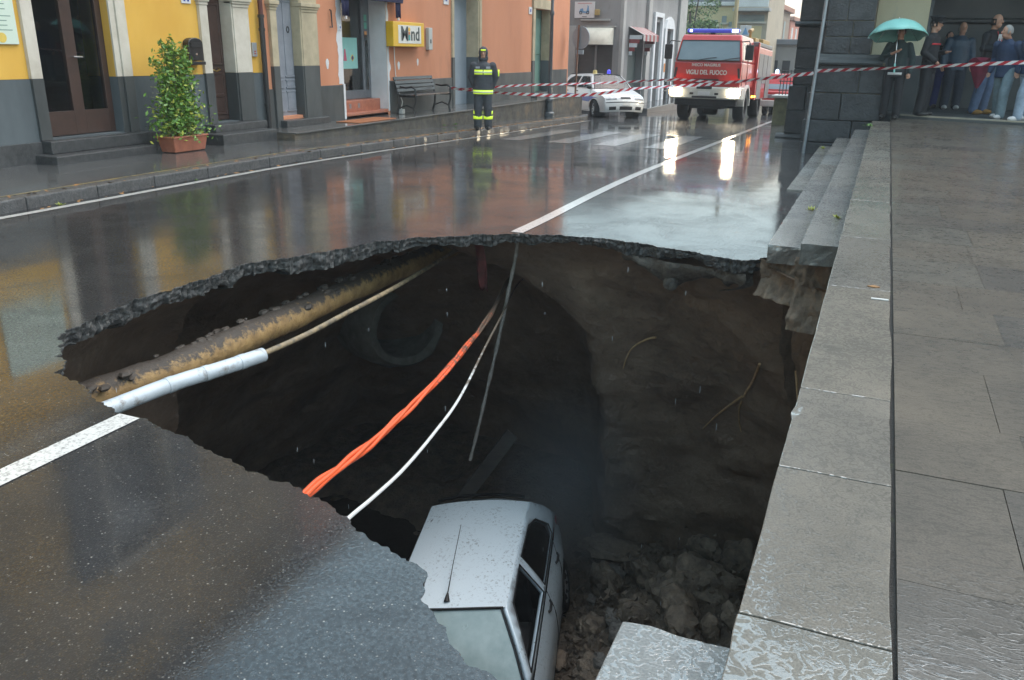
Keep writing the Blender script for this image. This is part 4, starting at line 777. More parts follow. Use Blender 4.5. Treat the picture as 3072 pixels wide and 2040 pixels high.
def car_prof(z): return 0.955 + 0.045 * sstep(0.2, 0.5, z) - 0.075 * sstep(0.68, 1.0, z)
def car_y(x, z): return car_w(x) * car_prof(z)
def gh_y(x, z): t = max(0.0, (z - 0.94) / 0.48); return (0.798 - 0.238 * t ** 1.2) * (1 - 0.05 * max(0, (abs(x + 0.35) - 0.9)) ** 2)
FRONT = [(1.88, 0.20), (1.925, 0.30), (1.93, 0.42), (1.915, 0.54), (1.87, 0.65), (1.76, 0.725), (1.50, 0.80), (1.25, 0.87), (1.02, 0.935)]
REAR = [(-1.66, 1.0), (-1.74, 0.96), (-1.82, 0.80), (-1.88, 0.62), (-1.905, 0.46), (-1.90, 0.32), (-1.85, 0.20)]
def arc(cx, r, a0, a1, n=14): return [(cx + r * cos(a0 + (a1 - a0) * k / n), 0.29 + r * sin(a0 + (a1 - a0) * k / n)) for k in range(n + 1)]
OUT = FRONT + [(0.5, 0.945), (-0.3, 0.96), (-1.1, 0.985)] + REAR + [p for p in arc(-1.23, 0.345, pi + 0.26, -0.26)] + [p for p in arc(1.23, 0.345, pi + 0.26, -0.26)]
WIN_F = [(0.86, 0.985), (0.60, 1.19), (0.36, 1.355), (-0.20, 1.372), (-0.25, 0.992)]; WIN_R = [(-0.36, 0.995), (-0.33, 1.372), (-0.90, 1.358), (-1.12, 1.29), (-1.30, 1.10), (-1.24, 1.012)]
GH = [(1.02, 0.937), (0.78, 1.18), (0.50, 1.42), (-0.4, 1.435), (-1.28, 1.415), (-1.50, 1.22), (-1.66, 1.002), (-1.1, 0.987), (-0.3, 0.962), (0.5, 0.947)]
def crossstrip(line, ymap, bul, nz_=14, zb=0.0):
    b = MB(); n = len(line) - 1
    def fn(u, w):
        i = min(int(w * n + 1e-6), n - 1); t = w * n - i; x = line[i][0] + (line[i + 1][0] - line[i][0]) * t; z = line[i][1] + (line[i + 1][1] - line[i][1]) * t; yn = -1 + 2 * u; k = (1 - yn * yn)
        bb = bul(x, z) if callable(bul) else bul
        return (x + bb * k, yn * ymap(x, z), z + zb * k)
    return b.grid(fn, nz_, n * 3)
def wheel(parent, x, y, m_hub=HUB, steer=0.0, r=0.29, w=0.19, nspoke=9):
    s = 1 if y > 0 else -1; T = Matrix.Translation((x, y, r)) @ Matrix.Rotation(steer, 4, 'Z') @ Matrix.Rotation(-s * pi / 2, 4, 'X')
    wh = MB().lathe([(r * 0.66, -w / 2), (r * 0.93, -w / 2), (r, -w * 0.3), (r, w * 0.3), (r * 0.93, w / 2), (r * 0.66, w / 2), (r * 0.64, 0.0)], 32, T).build('wheel', RUB, parent)
    b = MB().lathe([(0, w * 0.40), (r * 0.16, w * 0.42), (r * 0.2, w * 0.34), (r * 0.5, w * 0.36), (r * 0.6, w * 0.44), (r * 0.67, w * 0.45), (r * 0.67, -w * 0.2)], 32, T)
    b.build('rim', m_hub, wh)
    for k in range(nspoke):
        a = 2 * pi * k / nspoke; b = MB(); b.tube([(cos(a) * r * 0.36, sin(a) * r * 0.36, w * 0.362), (cos(a) * r * 0.52, sin(a) * r * 0.52, w * 0.375)], [r * 0.05, r * 0.075], 8, True, T, ); b.build('rim_slot', BLKP, wh)
    return wh
def car(name, label, loc, rot, paint, plate=True, dirt=None, steer=0.0, roofdirt=None, win_open=False, glass=None):
    t = thing(name, label, 'car', loc, 0, None, rot)
    G = glass or GLASS
    b = MB()
    for s in (1, -1): p = side_panel(OUT, [], car_y, 0.11, s); b.add(p.v, p.f)
    for L, bl, zb in ((FRONT, lambda x, z: 0.10 * sstep(0.9, 1.85, x), 0.035), (REAR, lambda x, z: -0.07 * sstep(-1.5, -1.85, x) * -1 * -1, 0.0)):
        p = crossstrip(L, car_y, bl, 16, zb if L is FRONT else 0.0); b.add(p.v, p.f)
    b.build('body', paint, t, True, ang=30)
    for s, nm in ((1, 'pillar_frame'), (-1, 'pillar_frame')):
        side_panel(GH, [WIN_F, WIN_R], gh_y, 0.09, s).build(nm, paint, t, True, ang=30, solid=0.045 * 1)
        for W in (WIN_F, WIN_R):
            if win_open and s > 0 and W is WIN_F: continue
            side_panel(W, [], lambda x, z: gh_y(x, z) - 0.012, 0.2, s).build('side_window', G, t, True)
        for W in (WIN_F, WIN_R):
            P = [Vector((x, s * (gh_y(x, z) + 0.001), z)) for x, z in W]; MB().tube(P + [P[0]], 0.009, 5, False).build('window_seal', BLKP, t)
    def roof(u, w):
        x = 0.50 - 1.78 * w; yn = -1 + 2 * u; xe = x + (0.06 * (1 - yn * yn) if w < 0.02 else 0); hw = gh_y(x, 1.42); 
        z = 1.42 + 0.015 * sin(pi * w) + 0.048 * (1 - abs(yn) ** 2.4) - 0.01 * w
        return (x + 0.05 * (1 - yn * yn) * (1 - w) ** 4, yn * hw, z)
    MB().grid(roof, 16, 14).build('roof', roofdirt or paint, t)
    WL = [(1.02, 0.937), (0.78, 1.18), (0.50, 1.42)]
    MB().add(*(lambda p: (p.v, p.f))(crossstrip(WL, lambda x, z: gh_y(x, z) - 0.04, 0.05, 14, 0.035))).build('windscreen', G, t)
    for s in (1, -1): MB().tube([(x + 0.004, s * (gh_y(x, z) - 0.045), z + 0.006) for x, z in WL], 0.012, 6).build('screen_seal', BLKP, t)
    MB().tube([(0.50 + 0.05 * (1 - q * q) + 0.008, q * 0.535, 1.425 + 0.036 * (1 - abs(q) ** 2.4)) for q in [-1 + k / 8 for k in range(17)]], 0.012, 6).build('screen_seal', BLKP, t)
    MB().add(*(lambda p: (p.v, p.f))(crossstrip([(-1.28, 1.415), (-1.50, 1.22), (-1.655, 1.01)], lambda x, z: gh_y(x, z) - 0.03, -0.06, 14, 0.03))).build('rear_window', G, t)
    MB().tube([(-1.36 - 0.05 * (1 - q * q), q * 0.50, 1.43 + 0.02 * (1 - q * q)) for q in [-1 + k / 8 for k in range(17)]], 0.035, 8, flat=0.5).build('rear_spoiler', BLKP, t)
    bx('floor', SEAT, t, -1.6, 1.0, -0.70, 0.70, 0.2, 0.32, 0, False); bx('dashboard', SEAT, t, 0.72, 1.10, -0.69, 0.69, 0.6, 0.90, 0.05, False)
    for y in (-0.36, 0.36):
        b = MB(); b.box(-0.35, 0.2, y - 0.24, y + 0.24, 0.3, 0.56); b.box(-0.47, -0.33, y - 0.24, y + 0.24, 0.4, 1.08); b.box(-0.46, -0.36, y - 0.12, y + 0.12, 1.1, 1.26); b.build('seat', SEAT, t, False, 0.04)
    b = MB(); b.box(-1.2, -0.8, -0.62, 0.62, 0.3, 0.58); b.box(-1.32, -1.18, -0.62, 0.62, 0.4, 1.05); b.build('rear_seat', SEAT, t, False, 0.04)
    for s in (1, -1):
        for x, st in ((1.23, steer), (-1.23, 0.0)):
            wheel(t, x, s * 0.765, steer=st)
            MB().lathe([(0, -0.22), (0.35, -0.22), (0.352, 0.0)], 24, Matrix.Translation((x, s * 0.82, 0.29)) @ Matrix.Rotation(-s * pi / 2, 4, 'X')).build('wheel_housing', BLKP, t)
        for seam in ([(0.90, 0.95), (0.93, 0.60), (0.85, 0.30)], [(-0.30, 0.96), (-0.30, 0.6), (-0.28, 0.24)], [(-1.10, 0.985), (-1.02, 0.7), (-0.86, 0.45)], [(0.82, 0.24), (0.2, 0.23), (-0.82, 0.24)]):
            P = []
            for a, c in zip(seam[:-1], seam[1:]): P += [(a[0] + (c[0] - a[0]) * k / 4, a[1] + (c[1] - a[1]) * k / 4) for k in range(4)]
            P.append(seam[-1]); MB().tube([(x, s * (car_y(x, z) + 0.000), z) for x, z in P], 0.006, 5).build('door_seam', BLKP, t)
        for x in (-0.18, -0.98): MB().tube([(x + 0.08, s * (car_y(x, .86) + 0.002), 0.86), (x + 0.05, s * (car_y(x, .86) + 0.022), 0.865), (x - 0.05, s * (car_y(x, .86) + 0.022), 0.87), (x - 0.09, s * (car_y(x, .86) + 0.002), 0.87)], 0.014, 6).build('door_handle', BLKP, t)
        if not (win_open and s > 0): b = MB(); b.ell((0.83, s * 0.86, 1.01), (0.06, 0.10, 0.065), 12, 8); b.build('mirror', BLKP if dirt is None else paint, t)
        b = MB(); b.prism([(-1.70, 0.95), (-1.86, 0.72), (-1.84, 0.62), (-1.66, 0.62), (-1.6, 0.9)], 'y', s * 0.62, s * 0.775); b.build('tail_light', mat('tail_light_red', (0.35, 0.02, 0.02), None, 9, 0.2, coat=1, wpos=False), t, True, 0.01)
    def patch(nm, u0, u1, w0, w1, m, off=0.006):
        n = len(FRONT) - 1
        def fn(u, w):
            W = w0 + (w1 - w0) * w; i = min(int(W * n), n - 1); q = W * n - i; x = FRONT[i][0] + (FRONT[i + 1][0] - FRONT[i][0]) * q; z = FRONT[i][1] + (FRONT[i + 1][1] - FRONT[i][1]) * q; yn = -1 + 2 * (u0 + (u1 - u0) * u); k = 1 - yn * yn
            return (x + 0.10 * sstep(0.9, 1.85, x) * k + off, yn * car_y(x, z) * 1.004, z + 0.035 * k + off * 0.6)
        return MB().grid(fn, 10, 6).build(nm, m, t)
    HG = mat('headlight_glass', (0.42, 0.45, 0.48), (0.22, 0.24, 0.26), 9, 0.1, coat=1, wpos=False)
    patch('headlight', 0.02, 0.27, 0.44, 0.64, HG); patch('headlight', 0.73, 0.98, 0.44, 0.64, HG); patch('grille', 0.37, 0.63, 0.46, 0.56, BLKP); patch('lower_intake', 0.33, 0.67, 0.07, 0.20, BLKP); patch('fog_lamp', 0.07, 0.24, 0.08, 0.20, BLKP); patch('fog_lamp', 0.76, 0.93, 0.08, 0.20, BLKP); patch('bumper_strip', 0.0, 1.0, 0.335, 0.36, BLKP); patch('number_plate', 0.40, 0.60, 0.22, 0.32, mat('plate_white', (0.7, 0.7, 0.7), None, 30, 0.4, wpos=False), 0.012)
    return t
def car_paint(name, c, dirtc, amt, rough=0.28):
    m, nt, p = newmat(name); v = coords(nt, False)
    d = ramp(nt, nz(nt, v, 28, 4, 0.75), [(amt, 0.0), (amt + 0.05, 1.0)]); d2 = ramp(nt, nz(nt, v, 3.0, 5, 0.7), [(0.42, 0.0), (0.75, 1.0)])
    f = math_(nt, 'MULTIPLY', d, d2); nt.links.new(mixc(nt, f, c, dirtc), p.inputs['Base Color']); nt.links.new(maprange(nt, f, 0, 1, rough, 0.8), p.inputs['Roughness'])
    p.inputs['Coat Weight'].default_value = 0.7; p.inputs['Coat Roughness'].default_value = 0.06; return m
SILV = car_paint('silver_white_car_paint', (0.62, 0.73, 0.80), (0.10, 0.085, 0.07), 0.57); SILVR = car_paint('mud_spotted_roof_paint', (0.76, 0.85, 0.90), (0.03, 0.027, 0.024), 0.555)
SILV.node_tree.nodes['Principled BSDF'].inputs['Metallic'].default_value = 0.05
G2 = bpy.data.materials.new('misty_windscreen_glass'); 
def milky():
    m, nt, p = newmat('misted_glass'); v = coords(nt, False); p.inputs['Base Color'].default_value = (0.30, 0.40, 0.385, 1)
    p.inputs['Transmission Weight'].default_value = 0.15; nt.links.new(maprange(nt, nz(nt, v, 5, 4), 0.3, 0.7, 0.08, 0.3), p.inputs['Roughness']); nt.links.new(ramp(nt, nz(nt, v, 6, 5), [(0.3, (0.36, 0.47, 0.47)), (0.7, (0.52, 0.63, 0.62))]), p.inputs['Base Color']); return m
MISTG = milky()
SC = car('sunken_car', 'silver hatchback lying at the bottom of the sinkhole, roof spattered with mud', (-3.019, 6.451, -4.667), (radians(8.452), radians(3.113), radians(-74.714)), SILV, roofdirt=SILVR, win_open=True)
for ch in SC.children:
    if ch.name.startswith('windscreen'): ch.data.materials[0] = MISTG
AN = MB(); AN.tube([(0.47, 0.0, 1.475), (0.44, 0.0, 1.50), (0.40, 0.0, 1.515)], [0.03, 0.02, 0.01], 10); AN.build('antenna_base', BLKP, SC); AN = MB(); AN.tube([(0.42, 0, 1.51), (0.10, 0.0, 1.60), (-0.42, 0, 1.72)], [0.006, 0.004, 0.003], 6); AN.build('antenna', BLKP, SC)
PC_ROT = radians(-45)
WHITEP = car_paint('white_police_paint', (0.74, 0.75, 0.76), (0.3, 0.3, 0.3), 0.75)
PC = car('police_car', 'white hatchback with blue side stripe and roof beacons parked by the side street', (-9.55, 30.55, -0.612), (Matrix.Rotation(-0.031, 3, 'X') @ Matrix.Rotation(PC_ROT, 3, 'Z')).to_euler(), WHITEP, steer=radians(-14))
STR = mat('police_blue_stripe', (0.035, 0.12, 0.55), None, 9, 0.3, coat=0.5, wpos=False)
for s in (1, -1): side_panel([(1.52, 0.66), (0.95, 0.72), (-1.75, 0.80), (-1.78, 0.68), (-0.2, 0.56), (0.85, 0.52), (1.2, 0.655)], [], lambda x, z: car_y(x, z) + 0.004, 0.1, s).build('blue_stripe', STR, PC)
b = MB(); b.lathe([(0.07, 0), (0.07, 0.04), (0.06, 0.13), (0.03, 0.16), (0, 0.165)], 16, Matrix.Translation((0.1, 0.28, 1.46))); b.build('blue_beacon', mat('blue_beacon_glass', (0.05, 0.05, 0.6), None, 9, 0.2, emit=(0.1, 0.1, 0.9), estr=0.15, wpos=False), PC)
b = MB(); b.lathe([(0.08, 0), (0.08, 0.03), (0.07, 0.12), (0, 0.13)], 16, Matrix.Translation((0.1, -0.28, 1.46))); b.build('amber_beacon', mat('amber_beacon_glass', (0.6, 0.5, 0.2), None, 9, 0.3, wpos=False), PC)
# ============================================================ FIRE ENGINE
REDP = mat('fire_engine_red', (0.52, 0.022, 0.018), (0.44, 0.018, 0.016), 3, 0.28, 0.35, coat=0.8, wpos=False); FWH = mat('fire_engine_white', (0.62, 0.62, 0.58), (0.50, 0.50, 0.46), 5, 0.4, coat=0.4, wpos=False); SHUT = mat('grey_roller_shutter', (0.20, 0.21, 0.215), (0.16, 0.17, 0.175), 6, 0.4, 0.5, metal=0.4, wpos=False); CHAS = mat('black_chassis', (0.018, 0.018, 0.018), (0.010, 0.010, 0.010), 9, 0.6, 0.8, wpos=False)
HL = mat('lit_headlamp', (1, 0.9, 0.7), None, 5, 0.3, emit=(1.0, 0.84, 0.58), estr=22.0, wpos=False); AMB = mat('amber_marker_lamp', (1, 0.4, 0.05), None, 5, 0.3, emit=(1.0, 0.36, 0.03), estr=5.0, wpos=False); BLU = mat('blue_light_bar', (0.06, 0.07, 0.55), (0.05, 0.05, 0.4), 5, 0.15, emit=(0.10, 0.12, 0.9), estr=0.06, coat=1, wpos=False); BLUH = mat('blue_light_flash', (0.5, 0.7, 1), None, 5, 0.2, emit=(0.45, 0.65, 1.0), estr=1.2, wpos=False)
FT = thing('fire_engine', 'large red fire engine with lit headlamps and blue light bar facing the camera', 'fire engine', (-5.62, 29.95, -0.603), 0, None, (-0.031, 0, 0))
def loft(name, m, rings, parent, bevel=0.02, smooth=False):
    b = MB(); n = len(rings[0])
    for r in rings: b.v += r
    for i in range(len(rings) - 1):
        for k in range(n): b.f.append((i * n + k, i * n + (k + 1) % n, (i + 1) * n + (k + 1) % n, (i + 1) * n + k))
    b.f += [tuple(range(n)), tuple(range((len(rings) - 1) * n, len(rings) * n))[::-1]]; return b.build(name, m, parent, smooth, bevel)
def rr_(hw, z, y0, y1): return [(-hw, y0, z), (hw, y0, z), (hw, y1, z), (-hw, y1, z)]
loft('cab', REDP, [rr_(1.12, 1.14, 0.06, 3.15), rr_(1.13, 1.55, 0.02, 3.15), rr_(1.13, 1.96, 0.04, 3.15)], FT, 0.05)
CU = loft('cab_upper', REDP, [rr_(1.125, 1.962, 0.05, 3.15), rr_(1.02, 2.66, 0.30, 3.15), rr_(0.98, 2.84, 0.42, 3.12)], FT, 0.05)
def slope(z): return 0.05 + (z - 1.962) * 0.358
def cabw(z): return 1.125 - (z - 1.962) * 0.15
FGL = mat('truck_windscreen', (0.20, 0.26, 0.29), (0.16, 0.21, 0.24), 1.5, 0.06, 0.1, coat=1.0, wpos=False)
b = MB(); b.grid(lambda u, w: ((-1 + 2 * u) * (cabw(2.0 + 0.64 * w) - 0.07), slope(2.0 + 0.64 * w) - 0.022, 2.0 + 0.64 * w), 8, 6); b.build('windscreen', FGL, FT)
MB().tube([(-cabw(2.0) + .07, slope(2.0) - .03, 2.0), (cabw(2.0) - .07, slope(2.0) - .03, 2.0), (cabw(2.64) - .07, slope(2.64) - .03, 2.64), (-cabw(2.64) + .07, slope(2.64) - .03, 2.64), (-cabw(2.0) + .07, slope(2.0) - .03, 2.0)], 0.016, 5, False).build('windscreen_seal', BLKP, FT)
for x in (-0.35, 0.45): MB().tube([(x, slope(2.0) - .05, 2.0), (x + 0.30, slope(2.05) - .05, 2.06), (x + 0.62, slope(2.09) - .045, 2.10)], 0.012, 5).build('wiper', BLKP, FT)
for s in (1, -1):
    b = MB(); b.add([(s * (cabw(2.02) + .006), 0.30, 2.02), (s * (cabw(2.02) + .006), 1.30, 2.02), (s * (cabw(2.60) + .006), 1.30, 2.60), (s * (cabw(2.60) + .006), 0.50, 2.60)], [(0, 1, 2, 3)]); b.build('side_window', FGL, FT, False)
    b = MB(); b.add([(s * (cabw(2.02) + .006), 1.50, 2.02), (s * (cabw(2.02) + .006), 2.60, 2.02), (s * (cabw(2.60) + .006), 2.60, 2.60), (s * (cabw(2.60) + .006), 1.50, 2.60)], [(0, 1, 2, 3)]); b.build('side_window', FGL, FT, False)
    MB().tube([(s * 1.12, 0.28, 2.05), (s * 1.13, 0.25, 1.5), (s * 1.13, 0.4, 1.2)], 0.01, 4).build('door_seam', BLKP, FT); MB().tube([(s * 1.12, 1.4, 2.6), (s * 1.135, 1.4, 1.5), (s * 1.135, 1.4, 1.0)], 0.012, 4).build('door_seam', BLKP, FT)
    MB().tube([(s * 1.03, 0.22, 2.60), (s * 1.30, 0.02, 2.62), (s * 1.36, -0.05, 2.5)], 0.018, 6).build('mirror_arm', BLKP, FT)
    b = MB(); b.box(s * 1.22, s * 1.48, -0.10, 0.02, 2.02, 2.50) if s > 0 else b.box(-1.48, -1.22, -0.10, 0.02, 2.02, 2.50); b.build('mirror', BLKP, FT, False, 0.03)
    b = MB(); b.box(-0.035, 0.035, -0.03, 0.02, -0.16, 0.16, Matrix.Translation((s * 1.06, 0.0, 1.60)) @ Matrix.Rotation(s * radians(-8), 4, 'Y')); b.build('air_slot', BLKP, FT, False, 0.01)
    b = MB(); b.prism([(s * 0.80, 0.86), (s * 1.16, 0.86), (s * 1.18, 1.09), (s * 0.82, 1.09)], 'y', -0.165, -0.10); h = b.build('headlight', HL, FT, False, 0.02)
    bx('indicator', mat('indicator_glass', (0.6, 0.5, 0.4), None, 5, 0.2, wpos=False), FT, s * 1.19 - 0.03, s * 1.19 + 0.03, -0.13, -0.05, 0.88, 1.06, 0.01, False)
    wp = [(1.55 + 0.62 * cos(a), 0.52 + 0.62 * sin(a)) for a in [pi * k / 16 for k in range(17)]]; wq = [(1.55 + 0.74 * cos(a), 0.52 + 0.72 * sin(a)) for a in [pi * k / 16 for k in range(16, -1, -1)]]
    b = MB(); b.prism(wp + wq, 'x', s * 0.82, s * 1.20); b.build('wheel_arch', FWH, FT, False)
    for y in (1.55, 5.2):
        T = Matrix.Translation((s * 0.98, y, 0.51)) @ Matrix.Rotation(s * pi / 2, 4, 'Y'); w = 0.36
        wl = MB().lathe([(0.30, -w / 2), (0.46, -w / 2), (0.51, -w * 0.3), (0.51, w * 0.3), (0.46, w / 2), (0.30, w / 2), (0.28, 0)], 36, T).build('wheel', RUB, FT); MB().lathe([(0, 0.10), (0.10, 0.12), (0.13, 0.05), (0.28, 0.06), (0.31, 0.17), (0.31, -0.1)], 28, T).build('rim', FWH, wl)
    for k, y in enumerate((2.55, 3.2, 3.75, 6.2)): bx('marker_lamp', AMB, FT, s * 1.215 - 0.015, s * 1.215 + 0.015, y, y + 0.16, 0.80, 0.86, 0, False)
    for k in range(3): bx('roller_shutter', SHUT, FT, s * 1.222 - 0.012, s * 1.222 + 0.012, 3.50 + k * 1.25, 4.65 + k * 1.25, 1.30 if k == 1 else 0.75, 2.35, 0.004, False)
bx('bumper', FWH, FT, -1.20, 1.20, -0.12, 0.10, 0.74, 1.15, 0.05, False); bx('bumper_side', FWH, FT, 1.0, 1.21, 0.10, 0.75, 0.74, 1.15, 0.04, False); bx('bumper_side', FWH, FT, -1.21, -1.0, 0.10, 0.75, 0.74, 1.15, 0.04, False)
bx('bumper_slot', BLKP, FT, -0.42, 0.42, -0.128, -0.10, 0.775, 0.845, 0.01, False); bx('tow_opening', BLKP, FT, -0.28, 0.24, -0.128, -0.1, 1.07, 1.16, 0.01, False)
for x in (-0.5, 0.34): bx('step_hole', BLKP, FT, x, x + 0.13, -0.128, -0.1, 0.885, 0.955, 0.01, False)
bx('number_plate', MATS['plate_white'], FT, -0.22, 0.18, -0.135, -0.118, 0.87, 0.985, 0.003, False); bx('grille', CHAS, FT, -0.42, 0.42, -0.005, 0.06, 1.27, 1.40, 0.01, False); bx('grille_bar', REDP, FT, -0.40, 0.40, -0.015, 0.03, 1.325, 1.345, 0.004, False)
WTX = mat('white_lettering', (0.72, 0.72, 0.70), None, 5, 0.4, wpos=False)
RX = Matrix.Rotation(pi / 2, 4, 'X')
text_mesh('lettering', 'VIGILI DEL FUOCO', WTX, FT, 0.205, Matrix.Translation((-0.02, 0.012, 1.605)) @ RX, 0.004, sx=0.80); text_mesh('lettering', 'IVECO MAGIRUS', WTX, FT, 0.125, Matrix.Translation((-0.05, 0.025, 1.845)) @ RX, 0.004, sx=1.05)
bx('body', REDP, FT, -1.21, 1.21, 3.22, 7.4, 0.72, 2.58, 0.04, False); bx('body_top', SHUT, FT, -1.19, 1.19, 3.25, 7.35, 2.59, 2.74, 0.03, False); bx('front_post', REDP, FT, 1.18, 1.225, 3.20, 3.48, 0.70, 2.72, 0.02, False); bx('chassis', CHAS, FT, -0.55, 0.55, 0.2, 7.2, 0.42, 0.80, 0.02, False); bx('underbody', CHAS, FT, -1.05, 1.05, 0.12, 0.5, 0.52, 0.76, 0.03, False); bx('axle_housing', CHAS, FT, -0.28, 0.22, 1.35, 1.75, 0.18, 0.62, 0.1, False)
b = MB(); b.tube([(-0.8, 1.55, 0.51), (0.8, 1.55, 0.51)], 0.09, 10); b.build('axle', CHAS, FT)
LB = bx('light_bar', BLU, FT, -0.90, 0.88, 0.50, 0.74, 2.895, 3.03, 0.05, False); bx('light_bar_foot', BLKP, FT, -0.08, 0.08, 0.48, 0.76, 2.84, 2.90, 0, False); bx('flasher', BLUH, LB, 0.62, 0.84, 0.49, 0.60, 2.91, 3.01, 0.02, False); bx('flasher', BLUH, LB, -0.80, -0.70, 0.492, 0.56, 2.92, 3.0, 0.02, False)
BRS = mat('ochre_roof_gear', (0.42, 0.26, 0.08), None, 9, 0.5, wpos=False)
bx('roof_gear', BRS, FT, 0.55, 1.0, 3.6, 4.5, 2.745, 2.90, 0.03, False); bx('roof_gear', BRS, FT, 0.55, 1.1, 5.0, 7.0, 2.745, 2.92, 0.03, False); b = MB(); b.tube([(0.75, 3.9, 2.9), (0.75, 3.9, 3.10)], 0.05, 8); b.tube([(0.75, 3.7, 3.12), (0.75, 4.3, 3.2)], 0.07, 10); b.build('water_monitor', BRS, FT)
b = MB(); b.ell((-0.78, 0.75, 2.38), (0.10, 0.12, 0.14), 10, 8); b.ell((-0.75, 0.8, 2.12), (0.22, 0.14, 0.18), 10, 8)
# second emergency vehicle, mostly hidden
V2 = thing('red_rescue_van', 'small red rescue van with blue beacons half hidden behind the fire engine', 'van', (-4.0, 38.6, -0.862), 0, None, (-0.031, 0, 0)); 
loft('body', REDP, [rr_(0.80, 0.35, 0.0, 3.9), rr_(0.82, 0.95, 0.0, 3.9), rr_(0.80, 1.0, 0.06, 3.9)], V2, 0.05); loft('cabin', REDP, [rr_(0.79, 1.0, 0.75, 3.9), rr_(0.68, 1.72, 1.2, 3.8)], V2, 0.05); b = MB(); b.grid(lambda u, w: ((-1 + 2 * u) * (0.70 - .08 * w), 0.80 + 0.40 * w - 0.02, 1.07 + 0.58 * w), 4, 4); b.build('windscreen', FGL, V2)
bx('bumper', FWH, V2, -0.83, 0.83, -0.10, 0.06, 0.35, 0.62, 0.03, False)
for x in (-0.5, 0.5): bx('headlight', MATS['headlight_glass'], V2, x - 0.18, x + 0.18, -0.03, 0.05, 0.70, 0.86, 0.02, False); b = MB(); b.lathe([(0.08, 0), (0.08, 0.03), (0.06, 0.15), (0, 0.17)], 12, Matrix.Translation((x * 0.9, 1.5, 1.73))); b.build('blue_beacon', BLUH, V2)
for s in (1, -1):
    for y in (0.7, 3.1): wl = MB().lathe([(0.2, -.1), (0.31, -.1), (0.33, -.05), (0.33, .05), (0.31, .1), (0.2, .1)], 24, Matrix.Translation((s * 0.70, y, 0.33)) @ Matrix.Rotation(s * pi / 2, 4, 'Y')).build('wheel', RUB, V2)
# ============================================================ PEOPLE
SKIN = mat('skin', (0.46, 0.25, 0.17), (0.40, 0.21, 0.14), 9, 0.5, 0.6, wpos=False)
def rmesh(b, name, m, parent, vox=0.014, it=3):
    o = b.build(name, m, parent, True, recalc=False); r = o.modifiers.new('remesh', 'REMESH'); r.mode = 'VOXEL'; r.voxel_size = vox; r.use_smooth_shade = True
    s = o.modifiers.new('smooth', 'SMOOTH'); s.iterations = it; s.factor = 0.5; return o
def rings(b, R, n=18):
    vs = []; 
    for (z, hx, hy, cx, cy) in R:
        for k in range(n): a = 2 * pi * k / n; vs.append((cx + hx * cos(a) * (1 - 0.06 * abs(sin(2 * a))), cy + hy * sin(a), z))
    fs = [(i * n + k, i * n + (k + 1) % n, (i + 1) * n + (k + 1) % n, (i + 1) * n + k) for i in range(len(R) - 1) for k in range(n)] + [tuple(range(n))[::-1], tuple(range((len(R) - 1) * n, len(R) * n))]
    b.add(vs, fs); return b
def limb(b, P, R, n=12):
    b.tube(P, R, n)
    for p, r in zip(P, R): b.ell(p, (r, r, r), n, 8)
